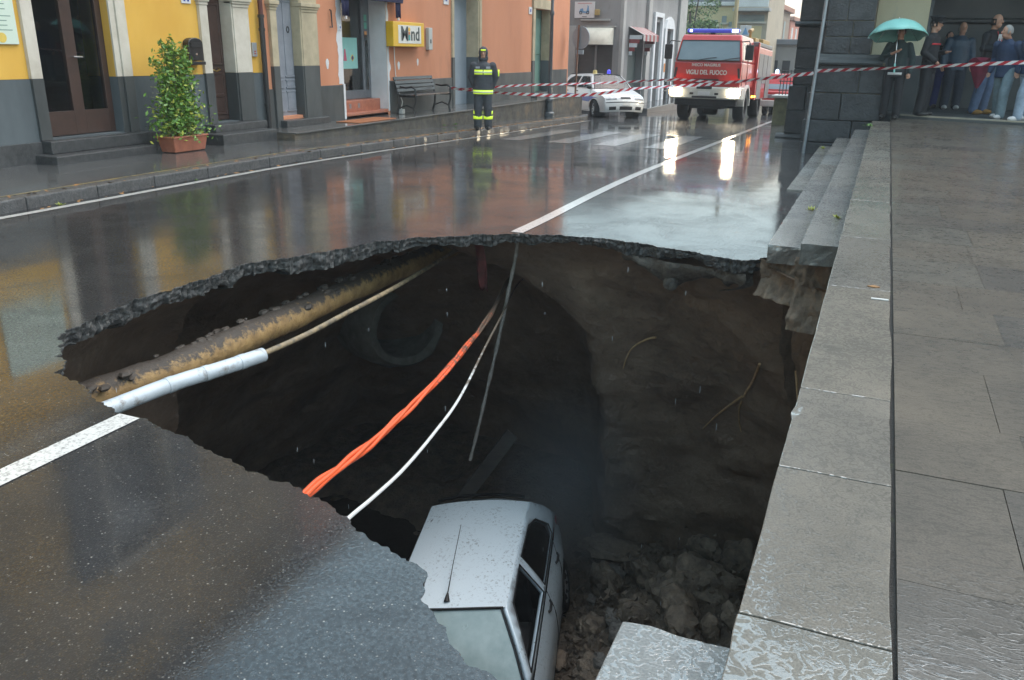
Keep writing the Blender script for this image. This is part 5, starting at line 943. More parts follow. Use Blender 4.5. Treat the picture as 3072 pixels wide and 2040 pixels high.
def person(label, loc, rotz, H, top, legs, shoes, hair=None, arms=None, lean=0.0, step=0.0, bulk=1.0, headturn=0.0, headdx=0.0, headdy=0.0, jlen=0.86, bald=False, sleeve=True, group='people watching from the church front', legdx=(0, 0), headdz=0.0):
    """Standing figure facing local -y. lean bends the upper body forward, arms gives (elbow, wrist) for left (+x) and right (-x)."""
    t = thing('person', label, 'person', loc, rotz, group); s = H / 1.75; t.scale = (s, s, s)
    L = lambda z: -lean * max(0.0, z - 0.95)          # forward shift of the upper body
    arms = arms or [((0.27, 0.02, 1.15), (0.28, -0.05, 0.90)), ((-0.27, 0.02, 1.15), (-0.28, -0.05, 0.90))]
    hip = [(0.095, 0.0, 0.93), (-0.095, 0.0, 0.93)]; kn = [(0.11 + legdx[0] * .5, -0.02 - step, 0.50), (-0.11 + legdx[1] * .5, -0.02 + step, 0.50)]; an = [(0.12 + legdx[0], 0.02 - step * 1.5, 0.10), (-0.12 + legdx[1], 0.02 + step * 1.5, 0.10)]
    sh = [(0.178 * bulk, L(1.40), 1.385), (-0.178 * bulk, L(1.40), 1.385)]
    hc = Vector((headdx, L(1.63) - 0.015 + headdy, 1.635 + headdz)); ht = Matrix.Translation(hc) @ Matrix.Rotation(headturn, 4, 'Z')
    b = MB(); b.ell((0, 0, 0.02), (0.073, 0.092, 0.112), 18, 14, ht); b.ell((0, -0.02, -0.055), (0.056, 0.068, 0.062), 14, 10, ht); b.tube([(0, -0.088, 0.03), (0, -0.112, -0.012), (0, -0.09, -0.022)], [0.010, 0.017, 0.012], 8, True, ht); b.ell((0, -0.082, -0.058), (0.026, 0.012, 0.010), 10, 6, ht)
    for q in (1, -1): b.ell((q * 0.074, 0.01, 0.0), (0.012, 0.02, 0.032), 8, 8, ht)
    limb(b, [(0, L(1.42), 1.40), (hc.x * 0.6, L(1.5), 1.50), tuple(hc - Vector((0, -0.01, 0.05)))], [0.07, 0.056, 0.055]); rings(b, [(0.88, 0.13, 0.09, 0, 0), (1.1, 0.12, 0.085, 0, L(1.1)), (1.35, 0.14, 0.09, 0, L(1.35)), (1.44, 0.10, 0.07, 0, L(1.44))])
    for i in (0, 1):
        e, w = arms[i]; limb(b, [sh[i], e, w], [0.045, 0.036, 0.026]); limb(b, [hip[i], kn[i], an[i]], [0.07, 0.05, 0.04])
        w = Vector(w); d = (w - Vector(e)).normalized(); u = Vector((0, 0, 1)).cross(d); u = u.normalized() if u.length > 0.2 else Vector((0, 1, 0)); v = d.cross(u)
        b.tube([w, w + d * 0.045, w + d * 0.085], [0.026, 0.034, 0.03], 10, True, None, 0.55)
        for k in range(4): a = w + d * 0.08 + u * (-0.027 + 0.018 * k); ln = (0.055, 0.066, 0.062, 0.05)[k]; b.tube([a, a + d * ln * 0.6 + v * 0.006, a + d * ln * 0.85 + v * 0.022], [0.0095, 0.009, 0.0075], 6)
        a = w + d * 0.03 - u * 0.03; b.tube([a, a + d * 0.03 - u * 0.018 + v * 0.008, a + d * 0.058 - u * 0.014 + v * 0.016], [0.011, 0.0105, 0.008], 6)
    rmesh(b, 'body', SKIN, t, 0.0085, 2)
    for q in (1, -1): MB().ell((q * 0.028, -0.081, 0.03), (0.011, 0.008, 0.006), 8, 6, ht).build('eye', MATS['black_iron'], t)
    if hair:
        h = MB(); R = (0.080, 0.100, 0.120); 
        lo = 0.035 if bald else -0.01
        h.grid(lambda u, w: tuple(ht @ Vector((R[0] * cos(2 * pi * u) * sin(pi * .62 * w), 0.012 + R[1] * sin(2 * pi * u) * sin(pi * .62 * w), 0.018 + R[2] * cos(pi * .62 * w)))), 24, 12) if not bald else h.grid(lambda u, w: tuple(ht @ Vector((R[0] * cos(-0.35 + (pi + 0.7) * u) , 0.012 + R[1] * sin(-0.35 + (pi + 0.7) * u), -0.06 + 0.11 * w))), 20, 5)
        if not bald:      # cut the fringe so the face stays free
            keep = [f for f in h.f if not (sum((ht.inverted() @ Vector(h.v[i])).y for i in f) / 4 < -0.035 and sum((ht.inverted() @ Vector(h.v[i])).z for i in f) / 4 < 0.085)]; h.f = keep
        h.build('hair', hair, t, True, solid=0.012)
    j = MB(); rings(j, [(jlen, 0.185 * bulk, 0.125 * bulk, 0, L(jlen) * .5), (1.0, 0.178 * bulk, 0.122 * bulk, 0, L(1.0)), (1.15, 0.172 * bulk, 0.122 * bulk, 0, L(1.15)), (1.30, 0.188 * bulk, 0.128 * bulk, 0, L(1.3)), (1.40, 0.175 * bulk, 0.112 * bulk, 0, L(1.4)), (1.47, 0.085, 0.080, 0, L(1.47)), (1.505, 0.070, 0.066, hc.x * .3, L(1.5))])
    for i in (0, 1): e, w = arms[i]; w2 = Vector(e).lerp(Vector(w), 0.97 if sleeve is True else sleeve[i]); limb(j, [sh[i], e, w2], [0.076 * bulk, 0.064 * bulk, 0.050 * bulk])
    rmesh(j, 'jacket', top, t, 0.013, 3)
    p = MB(); rings(p, [(0.80, 0.165, 0.115, 0, 0), (0.92, 0.165, 0.12, 0, 0), (1.0, 0.155, 0.112, 0, 0)])
    for i in (0, 1): limb(p, [hip[i], kn[i], (an[i][0], an[i][1], 0.085)], [0.102 * bulk, 0.086 * bulk, 0.078 * bulk])
    rmesh(p, 'trousers', legs, t, 0.013, 3)
    for i in (0, 1):
        a = an[i]; f = MB(); f.ell((a[0], a[1] - 0.055, 0.045), (0.055, 0.15, 0.05), 14, 8); f.ell((a[0], a[1] + 0.01, 0.085), (0.052, 0.066, 0.06), 12, 8); rmesh(f, 'shoe', shoes, t, 0.011, 2)
    return t
def clothm(n, c, r=0.75): return mat(n, c, tuple(x * 0.7 for x in c), 9, r, r + 0.1, 0.4, 14, 0.02, wpos=False)
JEAN = clothm('blue_jeans', (0.08, 0.125, 0.22)); JEANL = clothm('faded_jeans', (0.30, 0.38, 0.48)); JEANG = clothm('grey_blue_jeans', (0.18, 0.25, 0.29)); BLKC = clothm('black_cloth', (0.012, 0.013, 0.016)); NAVC = clothm('navy_rain_jacket', (0.035, 0.07, 0.115), 0.45); BLUC = clothm('blue_jacket', (0.032, 0.058, 0.125)); GREC = clothm('dark_green_jumper', (0.014, 0.032, 0.033)); SHB = clothm('black_leather', (0.012, 0.012, 0.012), 0.35); SHW = clothm('white_trainer', (0.55, 0.55, 0.55), 0.5); SHT = clothm('tan_boot', (0.36, 0.19, 0.05), 0.6); HGR = clothm('grey_hair', (0.30, 0.30, 0.29)); HBR = clothm('dark_hair', (0.02, 0.016, 0.013)); CHIN = clothm('royal_blue_trousers', (0.02, 0.035, 0.18)); FFC = clothm('firefighter_grey', (0.062, 0.068, 0.080)); 
HIV = mat('fluorescent_yellow_band', (0.62, 0.80, 0.05), (0.55, 0.72, 0.04), 20, 0.5, emit=(0.6, 0.9, 0.05), estr=0.12, wpos=False); SIL = mat('silver_reflective_band', (0.72, 0.78, 0.62), (0.62, 0.7, 0.5), 20, 0.3, wpos=False)  # yellow bands and hood badge get a faint glow of their own, no lamp
# firefighter
FF = person('firefighter in grey turnout suit with yellow reflective bands and hood standing on the pavement', (-8.20, 17.62, -0.085), radians(24), 1.74, FFC, FFC, SHB, None, arms=[((0.28, 0.06, 1.15), (0.20, 0.10, 0.93)), ((-0.28, 0.06, 1.15), (-0.20, 0.10, 0.93))], bulk=1.16, jlen=0.76, group='firefighters')
h = MB(); h.ell((0, 0.012, 1.66), (0.105, 0.125, 0.135), 20, 14); h.ell((0, 0.02, 1.55), (0.11, 0.11, 0.12), 18, 12); 
hb = h.build('hood', FFC, FF, True, recalc=False)
hm = hb.data; bm = bmesh.new(); bm.from_mesh(hm); bmesh.ops.delete(bm, geom=[f for f in bm.faces if f.calc_center_median().y < -0.055 and abs(f.calc_center_median().x) < 0.062 and 1.55 < f.calc_center_median().z < 1.70], context='FACES'); bm.to_mesh(hm); bm.free(); sm = hb.modifiers.new('s', 'SOLIDIFY'); sm.thickness = 0.01
h = MB(); h.grid(lambda u, w: (0.112 * sin(-0.5 + u), 0.010 - 0.132 * cos(-0.5 + u), 1.70 + 0.03 * w), 8, 1); h.build('hood_badge', HIV, FF, True, solid=0.004)
def band(z, h_, hx, hy, a0=0, a1=2 * pi, m=HIV, nm='reflective_band', cx=0.0, cy=0.0):
    b = MB(); b.grid(lambda u, w: (cx + hx * cos(a0 + (a1 - a0) * u), cy + hy * sin(a0 + (a1 - a0) * u), z + h_ * w), 28, 1); return b.build(nm, m, FF, True, solid=0.004)
band(1.205, 0.10, 0.218, 0.158, pi + 0.45, 1.5 * pi - 0.05); band(1.205, 0.10, 0.218, 0.158, 1.5 * pi + 0.05, 2 * pi - 0.45); band(1.235, 0.035, 0.221, 0.161, pi + 0.45, 2 * pi - 0.45, SIL); band(0.79, 0.085, 0.222, 0.160); band(0.815, 0.03, 0.225, 0.163, m=SIL)
for q in (1, -1):
    for z in (0.245, 0.355): band(z, 0.07, 0.102, 0.102, cx=q * 0.117, cy=0.008)
band(1.17, 0.14, 0.082, 0.082, -0.8, 0.9, cx=0.275, cy=0.05)
for x in (-0.12, 0.11): bx('chest_patch', clothm('white_chest_print', (0.45, 0.46, 0.5)), FF, x - 0.045, x + 0.045, -0.165, -0.148, 1.33, 1.375, 0, False)
# the onlookers
UM = person('man in dark jumper holding up a turquoise umbrella before the church pier', (0.14, 17.95, 0.50), radians(-8), 1.66, GREC, BLKC, SHB, HBR, arms=[((0.27, 0.04, 1.14), (0.26, -0.05, 0.90)), ((-0.27, -0.06, 1.16), (-0.02, -0.22, 1.27))], jlen=0.90, sleeve=(0.97, 0.55))
hem = MB(); hem.grid(lambda u, w: (0.190 * cos(2 * pi * u), 0.130 * sin(2 * pi * u), 0.845 + 0.05 * w), 28, 1); hem.build('shirt_hem', clothm('white_shirt', (0.62, 0.62, 0.62)), UM, True, solid=0.006)
OF = person('carabinieri officer in black uniform with red trim and peaked cap', (0.70, 18.40, 0.557), radians(70), 1.75, BLKC, BLKC, SHB, HBR, arms=[((0.27, 0.02, 1.15), (0.20, -0.18, 1.16)), ((-0.26, 0.04, 1.15), (-0.2, -0.16, 1.0))], headturn=0.1, bulk=1.05)
c = MB(); c.lathe([(0.088, 1.685), (0.092, 1.725), (0.132, 1.775), (0.128, 1.795), (0.06, 1.80), (0, 1.80)], 24, Matrix.Translation((0, -0.02, 0)) ); c.build('cap', BLKC, OF); c = MB(); c.grid(lambda u, w: ((0.088 + 0.05 * w) * sin(-1.0 + 2 * u), -0.02 - (0.092 + 0.06 * w) * cos(-1.0 + 2 * u), 1.69 - 0.02 * w), 12, 3); c.build('cap_peak', SHB, OF, True, solid=0.004)
band_o = MB(); band_o.grid(lambda u, w: (0.2 * cos(2 * pi * u), 0.138 * sin(2 * pi * u), 1.285 + 0.03 * w), 28, 1); band_o.build('red_trim', clothm('red_trim', (0.5, 0.02, 0.03)), OF, True, solid=0.004)
NV = person('bald man in navy rain jacket with white trainers standing behind the tape', (1.34, 21.1, 0.557), radians(12), 1.76, NAVC, clothm('dark_blue_trousers', (0.02, 0.03, 0.05)), SHW, HGR, bald=True, bulk=1.16, jlen=0.80)
MB().ell((0, 0.10, 1.46), (0.15, 0.07, 0.06), 14, 8).build('folded_hood', NAVC, NV)
TA = person('tall balding man in black jacket with white shirt and tan boots looking at his phone', (1.80, 19.75, 0.557), radians(55), 1.86, BLKC, JEAN, SHT, HBR, arms=[((0.27, -0.02, 1.17), (0.07, -0.30, 1.20)), ((-0.27, -0.02, 1.17), (-0.06, -0.30, 1.17))], bald=True, bulk=1.08, headdy=-0.02, legdx=(0.0, -0.06))
bx('phone', SHB, TA, -0.05, 0.06, -0.43, -0.415, 1.19, 1.26, 0.004, False); b = MB(); b.grid(lambda u, w: (-0.07 + 0.14 * u, -0.147 - 0.01 * sin(pi * u), 1.22 + 0.2 * w), 6, 4); b.build('shirt', MATS['white_shirt'], TA, True, solid=0.004); b = MB(); b.tube([(0.06, -0.11, 1.47), (0.03, -0.16, 1.30), (0.0, -0.165, 1.22), (-0.03, -0.16, 1.30), (-0.06, -0.11, 1.47)], 0.008, 6); b.build('lanyard', MATS['red_trim'], TA)
R1 = person('grey haired man in blue jacket and grey jeans bending forward at the right', (2.00, 18.45, 0.557), radians(-35), 1.64, BLUC, JEANG, SHW, HGR, lean=0.22, step=0.10, headturn=radians(-30), headdy=-0.05, headdz=-0.02, bulk=1.12, jlen=0.78)
R2 = person('man in blue jacket and pale faded jeans cut by the right edge of the photo', (2.34, 18.1, 0.557), radians(-60), 1.68, BLUC, JEANL, SHW, HBR, lean=0.10, step=0.12, bulk=1.1, jlen=0.84)
BT = person('person in dark coat and royal blue trousers standing behind the bald man', (1.13, 21.45, 0.557), radians(20), 1.58, BLKC, CHIN, SHB, HBR)
# umbrellas
TURQ = mat('turquoise_canopy', (0.26, 0.60, 0.55), (0.22, 0.53, 0.48), 4, 0.4, 0.5, wpos=False); 
U1 = thing('umbrella', 'open turquoise umbrella held up by the man before the church pier', 'umbrella', (0.10, 17.76, 1.62), 0, None, (radians(-13), radians(-3), 0))
b = MB(); NP = 8
def cano(u, w):
    a = 2 * pi * u; sc = 1 - 0.07 * (0.5 - 0.5 * cos(NP * a)) * w; r = 0.51 * sin(w * 1.15) / sin(1.15) * sc; return (r * cos(a), r * sin(a), 0.66 - 0.30 * (1 - cos(w * 1.15)) / (1 - cos(1.15)) + 0.02 * (0.5 - 0.5 * cos(NP * a)) * w)
b.grid(cano, 64, 8); b.build('canopy', TURQ, U1, True, recalc=False, solid=0.003)
for k in range(NP): a = 2 * pi * k / NP; b = MB(); b.tube([(0.0, 0, 0.64), (0.28 * cos(a), 0.28 * sin(a), 0.565), (0.5 * cos(a), 0.5 * sin(a), 0.352)], 0.004, 5); b.build('rib', CHROME, U1)
b = MB(); b.tube([(0, 0, -0.16), (0, 0, 0.71)], 0.008, 8); b.build('shaft', CHROME, U1); b = MB(); b.tube([(0, 0, -0.28), (0, 0, -0.12)], 0.016, 8); b.build('handle', TURQ, U1)
BUR = mat('burgundy_cloth', (0.20, 0.018, 0.045), (0.12, 0.01, 0.028), 6, 0.5, 0.6, wpos=False)
U2 = thing('umbrella', 'folded burgundy umbrella hanging point down beside the tall man', 'umbrella', (1.60, 18.75, 1.08))
b = MB(); b.grid(lambda u, w: ((0.02 + 0.20 * w ** 0.9 * (1 - 0.16 * abs(sin(4 * pi * u)))) * cos(2 * pi * u), (0.02 + 0.13 * w ** 0.9) * sin(2 * pi * u), 0.0 + 0.52 * w - 0.03 * cos(8 * pi * u) * w), 48, 6); b.grid(lambda u, w: (0.20 * w * cos(2 * pi * u) * (1 - 0.16 * abs(sin(4 * pi * u))), 0.13 * w * sin(2 * pi * u), 0.56 - 0.04 * w - 0.03 * cos(8 * pi * u) * w), 48, 3); b.build('folds', BUR, U2, True, recalc=False); b = MB(); b.tube([(0, 0, -0.08), (0, 0, 0.82)], 0.008, 8); b.build('shaft', BLKP, U2)
# ============================================================ BARRIER TAPE
def tape_mat():
    m, nt, p = newmat('red_white_tape'); uv = _n(nt, 'ShaderNodeUVMap'); sx = _n(nt, 'ShaderNodeSeparateXYZ'); nt.links.new(uv.outputs[0], sx.inputs[0])
    f = math_(nt, 'FRACT', math_(nt, 'ADD', math_(nt, 'MULTIPLY', sx.outputs[0], 4.6), math_(nt, 'MULTIPLY', sx.outputs[1], -0.55)))
    nt.links.new(ramp(nt, f, [(0.49, (0.48, 0.012, 0.03)), (0.51, (0.78, 0.78, 0.80))]), p.inputs['Base Color']); p.inputs['Roughness'].default_value = 0.3; p.inputs['Coat Weight'].default_value = 0.5; return m
TAPE = tape_mat()
def tape(label, P, w=0.07, twist=0.0):
    P = [Vector(p) for p in P]; pts = []
    for i in range(len(P) - 1):
        p0, p1, p2, p3 = P[max(i - 1, 0)], P[i], P[i + 1], P[min(i + 2, len(P) - 1)]
        for k in range(14):
            t = k / 14; pts.append(0.5 * ((2 * p1) + (p2 - p0) * t + (2 * p0 - 5 * p1 + 4 * p2 - p3) * t * t + (3 * p1 - p0 - 3 * p2 + p3) * t ** 3))
    pts.append(P[-1]); me = bpy.data.meshes.new('barrier_tape'); vs = []; ls = [0.0]
    for a, c in zip(pts[:-1], pts[1:]): ls.append(ls[-1] + (c - a).length)
    for i, p in enumerate(pts):
        t = (pts[min(i + 1, len(pts) - 1)] - pts[max(i - 1, 0)]).normalized(); sd = t.cross(Vector((0, 0, 1))).normalized(); up = sd.cross(t); a = 0.55 * sin(ls[i] * twist + 0.7) + 0.3 * sin(ls[i] * twist * 2.3); d = up * cos(a) + sd * sin(a); vs += [p - d * w / 2, p + d * w / 2]
    me.from_pydata(vs, [], [(2 * i, 2 * i + 2, 2 * i + 3, 2 * i + 1) for i in range(len(pts) - 1)]); uv = me.uv_layers.new(name='UVMap')
    for poly in me.polygons:
        for li in poly.loop_indices: vi = me.loops[li].vertex_index; uv.data[li].uv = (ls[vi // 2], vi % 2)
    me.materials.append(TAPE); o = bpy.data.objects.new('barrier_tape', me); COL.objects.link(o); tag(o, label, 'tape', 'red and white barrier tapes'); return o
tape('sagging red and white tape from the bench past the fire engine to the metal pole', [(-9.62, 18.72, 0.76), (-9.3, 18.75, 0.72), (-8.54, 18.8, 0.68), (-7.62, 18.85, 0.66), (-6.83, 18.9, 0.66), (-6.0, 18.85, 0.72), (-5.05, 18.75, 0.87), (-4.19, 18.65, 0.95), (-3.2, 18.4, 1.04), (-2.16, 18.2, 1.18), (-1.30, 17.82, 1.30)], 0.066, 0.9)
tape('upper tighter red and white tape running from the bench towards the fire engine', [(-9.62, 18.70, 0.77), (-9.1, 18.75, 0.745), (-7.89, 18.95, 0.85), (-6.58, 19.0, 0.92), (-5.58, 19.0, 0.98), (-4.4, 19.0, 1.07), (-3.9, 18.8, 1.08), (-3.22, 18.5, 1.06), (-2.9, 18.42, 1.08)], 0.05, 1.3)
tape('straight red and white tape from the metal pole along the church terrace', [(-1.24, 17.80, 1.345), (-0.25, 17.4, 1.41), (0.64, 17.3, 1.47), (2.12, 17.3, 1.57), (4.5, 17.3, 1.72)], 0.066, 0.5)
# ============================================================ POSTS ON THE LEFT PAVEMENT
LP = thing('street_lamp_post', 'dark grey cast street lamp post in front of the green door', 'lamp post', (-9.35, 24.9, -0.3)); LM = mat('lamp_post_paint', (0.085, 0.10, 0.11), (0.06, 0.07, 0.08), 9, 0.4, 0.5, coat=0.4)
b = MB(); b.lathe([(0.15, 0), (0.15, 0.12), (0.11, 0.16), (0.095, 0.45), (0.12, 0.48), (0.12, 0.53), (0.075, 0.58), (0.06, 1.0), (0.05, 2.9), (0.07, 2.93), (0.07, 3.0), (0.045, 3.05), (0.04, 6.2)], 16); b.build('shaft', LM, LP); b = MB(); b.tube([(0, 0, 6.1), (0.3, 0, 6.5), (0.9, 0, 6.6)], 0.03, 8); b.build('arm', LM, LP); b = MB(); b.lathe([(0.02, 0.2), (0.2, 0.0), (0.16, -0.1), (0, -0.12)], 16, Matrix.Translation((0.95, 0, 6.5))); b.build('lantern', LM, LP)
SP = thing('round_sign_post', 'rusty post with a round traffic sign seen from behind beside the police car', 'sign', (-9.75, 28.4, -0.50)); RUST = mat('rusty_post', (0.28, 0.13, 0.07), (0.16, 0.10, 0.075), 9, 0.6, 0.7)
b = MB(); b.tube([(0, 0, 0), (0.06, 0, 2.95)], 0.033, 10); b.build('post', RUST, SP); b = MB(); T = Matrix.Translation((0.13, 0.06, 2.55)) @ Matrix.Rotation(radians(-18), 4, 'Z') @ Matrix.Rotation(pi / 2, 4, 'X'); b.lathe([(0, 0.0), (0.36, 0.0), (0.36, 0.03), (0, 0.03)], 32, T); b.build('disc', mat('sign_back_grey', (0.30, 0.36, 0.42), (0.26, 0.32, 0.37), 5, 0.4), SP); b = MB(); b.box(-0.02, 0.24, -0.02, 0.05, 2.02, 2.16); b.build('small_plate', MATS['sign_back_grey'], SP, False, 0.005)
# ============================================================ GREY BUILDING ACROSS THE SIDE STREET
GREYW = mat('grey_plaster', (0.30, 0.295, 0.29), (0.21, 0.205, 0.20), 0.9, 0.8, 0.9, 0.3, 40, 0.01, stretch=(1, 1, 0.35), dirt=((0.15, 0.145, 0.14), 1.4, 0.6)); GREYL = mat('pale_grey_plaster', (0.42, 0.41, 0.39), (0.32, 0.31, 0.30), 1.2, 0.8, 0.9, 0.2, 40, 0.01)
GB = thing('grey_corner_house', 'grey plastered corner house with cream awning and scooter sign', 'building', (-10.2, 35, -0.8))
bx('gable_wall', GREYW, GB, -20, -11.99, 35, 35.4, -1.0, 4.9, 0); bx('gable_wall', GREYW, GB, -10.46, -10.2, 35, 35.4, -1.0, 4.9, 0); bx('gable_wall', GREYW, GB, -11.99, -10.46, 35, 35.4, 1.86, 4.9, 0); bx('shop_shutter', mat('dark_shutter', (0.075, 0.072, 0.068), (0.055, 0.052, 0.05), 3, 0.6, stretch=(1, 1, 4)), GB, -11.99, -10.46, 35.14, 35.2, -1.0, 1.9, 0); bx('shop_mullion', GREYW, GB, -11.25, -11.16, 35.10, 35.2, -1.0, 1.86, 0)
bx('corner_trim', GREYL, GB, -12.40, -12.06, 34.95, 35.0, -0.8, 2.6, 0.01); bx('ledge', GREYL, GB, -11.85, -10.6, 34.85, 35.0, 2.79, 2.86, 0.01); bx('ledge', GREYL, GB, -11.6, -10.35, 34.9, 35.0, 2.54, 2.60, 0.01)
facade('street_wall', GB, GREYW, 35.41, 47.0, -1.6, 4.9, [(36.4, 38.8, -1.2, 2.30), (40.6, 41.75, -1.2, 2.95), (42.75, 44.0, -1.2, 2.6)], -10.2)
bx('cornice', GREYL, GB, -10.6, -9.95, 35.2, 47, 4.4, 4.62, 0.03)
bx('shutter_door', mat('dark_green_shutter', (0.06, 0.085, 0.08), None, 3, 0.6), GB, -10.55, -10.5, 36.4, 38.8, -1.2, 2.3, 0); bx('shop_door', WHITE, GB, -10.45, -10.4, 40.6, 41.75, -1.2, 2.95, 0); bx('dark_door', BROWN, GB, -10.5, -10.45, 42.75, 44.0, -1.2, 2.6, 0)
for (a, c) in ((40.30, 40.59), (41.76, 42.05)): bx('door_trim', WHITE, GB, -10.22, -10.08, a, c, -1.0, 3.15, 0.01)
bx('door_trim', WHITE, GB, -10.22, -10.08, 40.30, 42.05, 3.151, 3.35, 0.01)
for (a, c) in ((42.35, 42.74), (44.01, 44.35)): bx('door_trim', WHITE, GB, -10.22, -10.06, a, c, -1.0, 2.7, 0.01)
b = MB(); b.prism([(42.35, 2.7), (44.35, 2.7), (44.0, 3.1), (43.4, 3.25), (42.7, 3.1)], 'x', -10.22, -10.06); b.build('door_arch', WHITE, GB, False, 0, True)
for (a, c) in ((35.0, 35.35), (39.0, 39.6), (45.3, 46.9)): bx('pilaster', GREYL, GB, -10.2, -10.06, a, c, -1.2, 4.4, 0.015)
MB().tube([(-10.12, 35.06, 4.4), (-10.12, 35.06, -0.8)], 0.05, 8).build('drainpipe', mat('grey_pipe', (0.2, 0.2, 0.21), None, 4, 0.5), GB, True, 0, True)
bx('posters', mat('orange_poster', (0.6, 0.24, 0.07), None, 4, 0.6), GB, -10.05, -10.045, 42.40, 42.70, 0.7, 1.1, 0)
A2 = thing('dome_awning', 'cream half dome awning over the shop of the grey house', 'awning', (-11.07, 35, 1.88)); AWC = mat('cream_canvas', (0.66, 0.62, 0.52), (0.56, 0.52, 0.43), 4, 0.7)
b = MB(); b.grid(lambda u, w: (-11.07 + 0.64 * cos(pi * u), 34.99 - 0.75 * sin(pi / 2 * (1 - w)) * max(0.02, sin(pi * u)) ** 0.6, 1.88 + 0.66 * sin(pi / 2 * w)), 24, 10); b.build('canvas', AWC, A2, True, 0, True)
A3 = thing('striped_awning', 'small red and white striped awning over the green shutter of the grey house', 'awning', (-10.2, 37.6, 2.3)); 
for k in range(8): b = MB(); y0 = 36.3 + k * 0.325; b.add([(-10.19, y0, 2.62), (-10.19, y0 + .325, 2.62), (-9.55, y0 + .325, 2.30), (-9.55, y0, 2.30), (-9.55, y0, 2.05), (-9.55, y0 + .325, 2.05)], [(0, 1, 2, 3), (3, 2, 5, 4)]); b.build('stripe', mat('awning_red', (0.30, 0.06, 0.06), None, 4, 0.7) if k % 2 else GREYL, A3, False, 0, True, solid=0.01)
for q in (36.3, 38.9):
    for k in range(5): b = MB(); b.box(-10.15 + 0.01, -9.6 + 0.1 * (-k), q - 0.01, q + 0.01, 2.28 - 0.16 * (k + 1), 2.28 - 0.16 * k); b.build('side_stripe', MATS['awning_red'] if k % 2 else WHITE, A3, False, 0, True)
S2 = thing('scooter_sign', 'square white sign with a blue scooter emblem on the grey house', 'sign', (-11.7, 34.95, 2.9)); bx('panel', mat('scooter_sign_white', (0.70, 0.69, 0.69), (0.64, 0.62, 0.62), 3, 0.4), S2, -12.13, -11.27, 34.90, 34.94, 2.90, 3.52, 0.005)
BE = mat('scooter_blue', (0.16, 0.34, 0.55), None, 4, 0.4); bx('headline', mat('sign_pale_red', (0.6, 0.3, 0.3), None, 4, 0.4), S2, -12.0, -11.4, 34.893, 34.9, 3.44, 3.47, 0)
for x in (-11.86, -11.56): b = MB(); b.lathe([(0.035, 0), (0.065, 0), (0.065, 0.008), (0.035, 0.008)], 16, Matrix.Translation((x, 34.895, 3.10)) @ Matrix.Rotation(pi / 2, 4, 'X')); b.build('emblem_wheel', MATS['sign_ink'], S2, True, 0, True)
b = MB(); b.prism([(-11.93, 3.12), (-11.88, 3.24), (-11.78, 3.27), (-11.74, 3.16), (-11.62, 3.15), (-11.57, 3.34), (-11.61, 3.38), (-11.53, 3.36), (-11.50, 3.12), (-11.6, 3.08), (-11.78, 3.10)], 'y', 34.888, 34.9); b.build('emblem_body', BE, S2, False, 0, True)
bx('caption', MATS['sign_ink'], S2, -11.8, -11.6, 34.893, 34.9, 2.945, 2.965, 0)
bx('wall_lamp', mat('amber_wall_lamp', (0.45, 0.32, 0.12), None, 4, 0.4), GB, -11.24, -11.06, 34.8, 34.99, 3.0, 3.22, 0.02)
RP = tag(bx('house_pavement', SIDEW, None, -10.3, -8.9, 35.2, 60, -1.9, -0.58, 0.02), 'raised pavement before the grey corner house', None, None, 'structure')
RL = thing('pavement_railing', 'dark iron railing on the raised pavement by the fire engine', 'railing', (-9.1, 40, -0.58))
for k in range(9): b = MB(); b.tube([(-9.0, 38.5 + k * 0.8, -0.58), (-9.0, 38.5 + k * 0.8, 0.4)], 0.025, 6); b.build('post', BLACKM, RL, True, 0, True)
for z in (0.0, 0.4): b = MB(); b.tube([(-9.0, 38.3, z), (-9.0, 45.1, z)], 0.03, 6); b.build('rail', BLACKM, RL, True, 0, True)
# ============================================================ FAR END OF THE STREET
def house(name, label, m, x0, x1, y0, y1, z1, z0=-3.0, roof=None, wins=(), eave=0.3):
    t = thing(name, label, 'building', ((x0 + x1) / 2, (y0 + y1) / 2, z0)); bx('wall', m, t, x0, x1, y0, y1, z0, z1, 0.02)
    if roof: R = bx('roof', roof, t, x0 - eave, x1 + eave, y0 - eave, y1 + eave, z1, z1 + 0.35, 0.03)
    for (a, c, e, f, side, mm) in wins:
        if side == 'f': w = bx('window', mm, t, a, c, y0 - 0.03, y0 + 0.02, e, f, 0); bx('sill', PIL, w, a - .1, c + .1, y0 - 0.12, y0, e - .1, e, 0)
        else: w = bx('window', mm, t, x1 - 0.02, x1 + 0.03, a, c, e, f, 0); bx('sill', PIL, w, x1, x1 + 0.12, a - .1, c + .1, e - .1, e, 0)
    return t
PYEL = mat('pale_yellow_far', (0.60, 0.50, 0.28), (0.54, 0.44, 0.24), 1, 0.8); TILEF = mat('roof_tile_far', (0.40, 0.20, 0.13), (0.28, 0.14, 0.10), 6, 0.8); SHF = mat('far_shutter', (0.24, 0.28, 0.27), None, 2, 0.6); BEI = mat('beige_far', (0.42, 0.36, 0.27), (0.34, 0.29, 0.22), 1, 0.8); PINK = mat('salmon_far', (0.58, 0.24, 0.17), (0.5, 0.2, 0.14), 1, 0.8); WHF = mat('white_far', (0.62, 0.62, 0.60), None, 1, 0.8); GRF = mat('grey_roof_far', (0.16, 0.17, 0.19), None, 2, 0.8)
house('far_yellow_house', 'pale yellow house with white roof edge behind the tree at the street end', PYEL, -16, -9.3, 58, 66, 4.45, wins=[(-10.2, -9.9, 3.45, 3.85, 'f', SHF), (-10.75, -10.45, 3.3, 3.6, 'f', SHF), (-9.75, -9.55, 3.2, 3.5, 'f', SHF)])
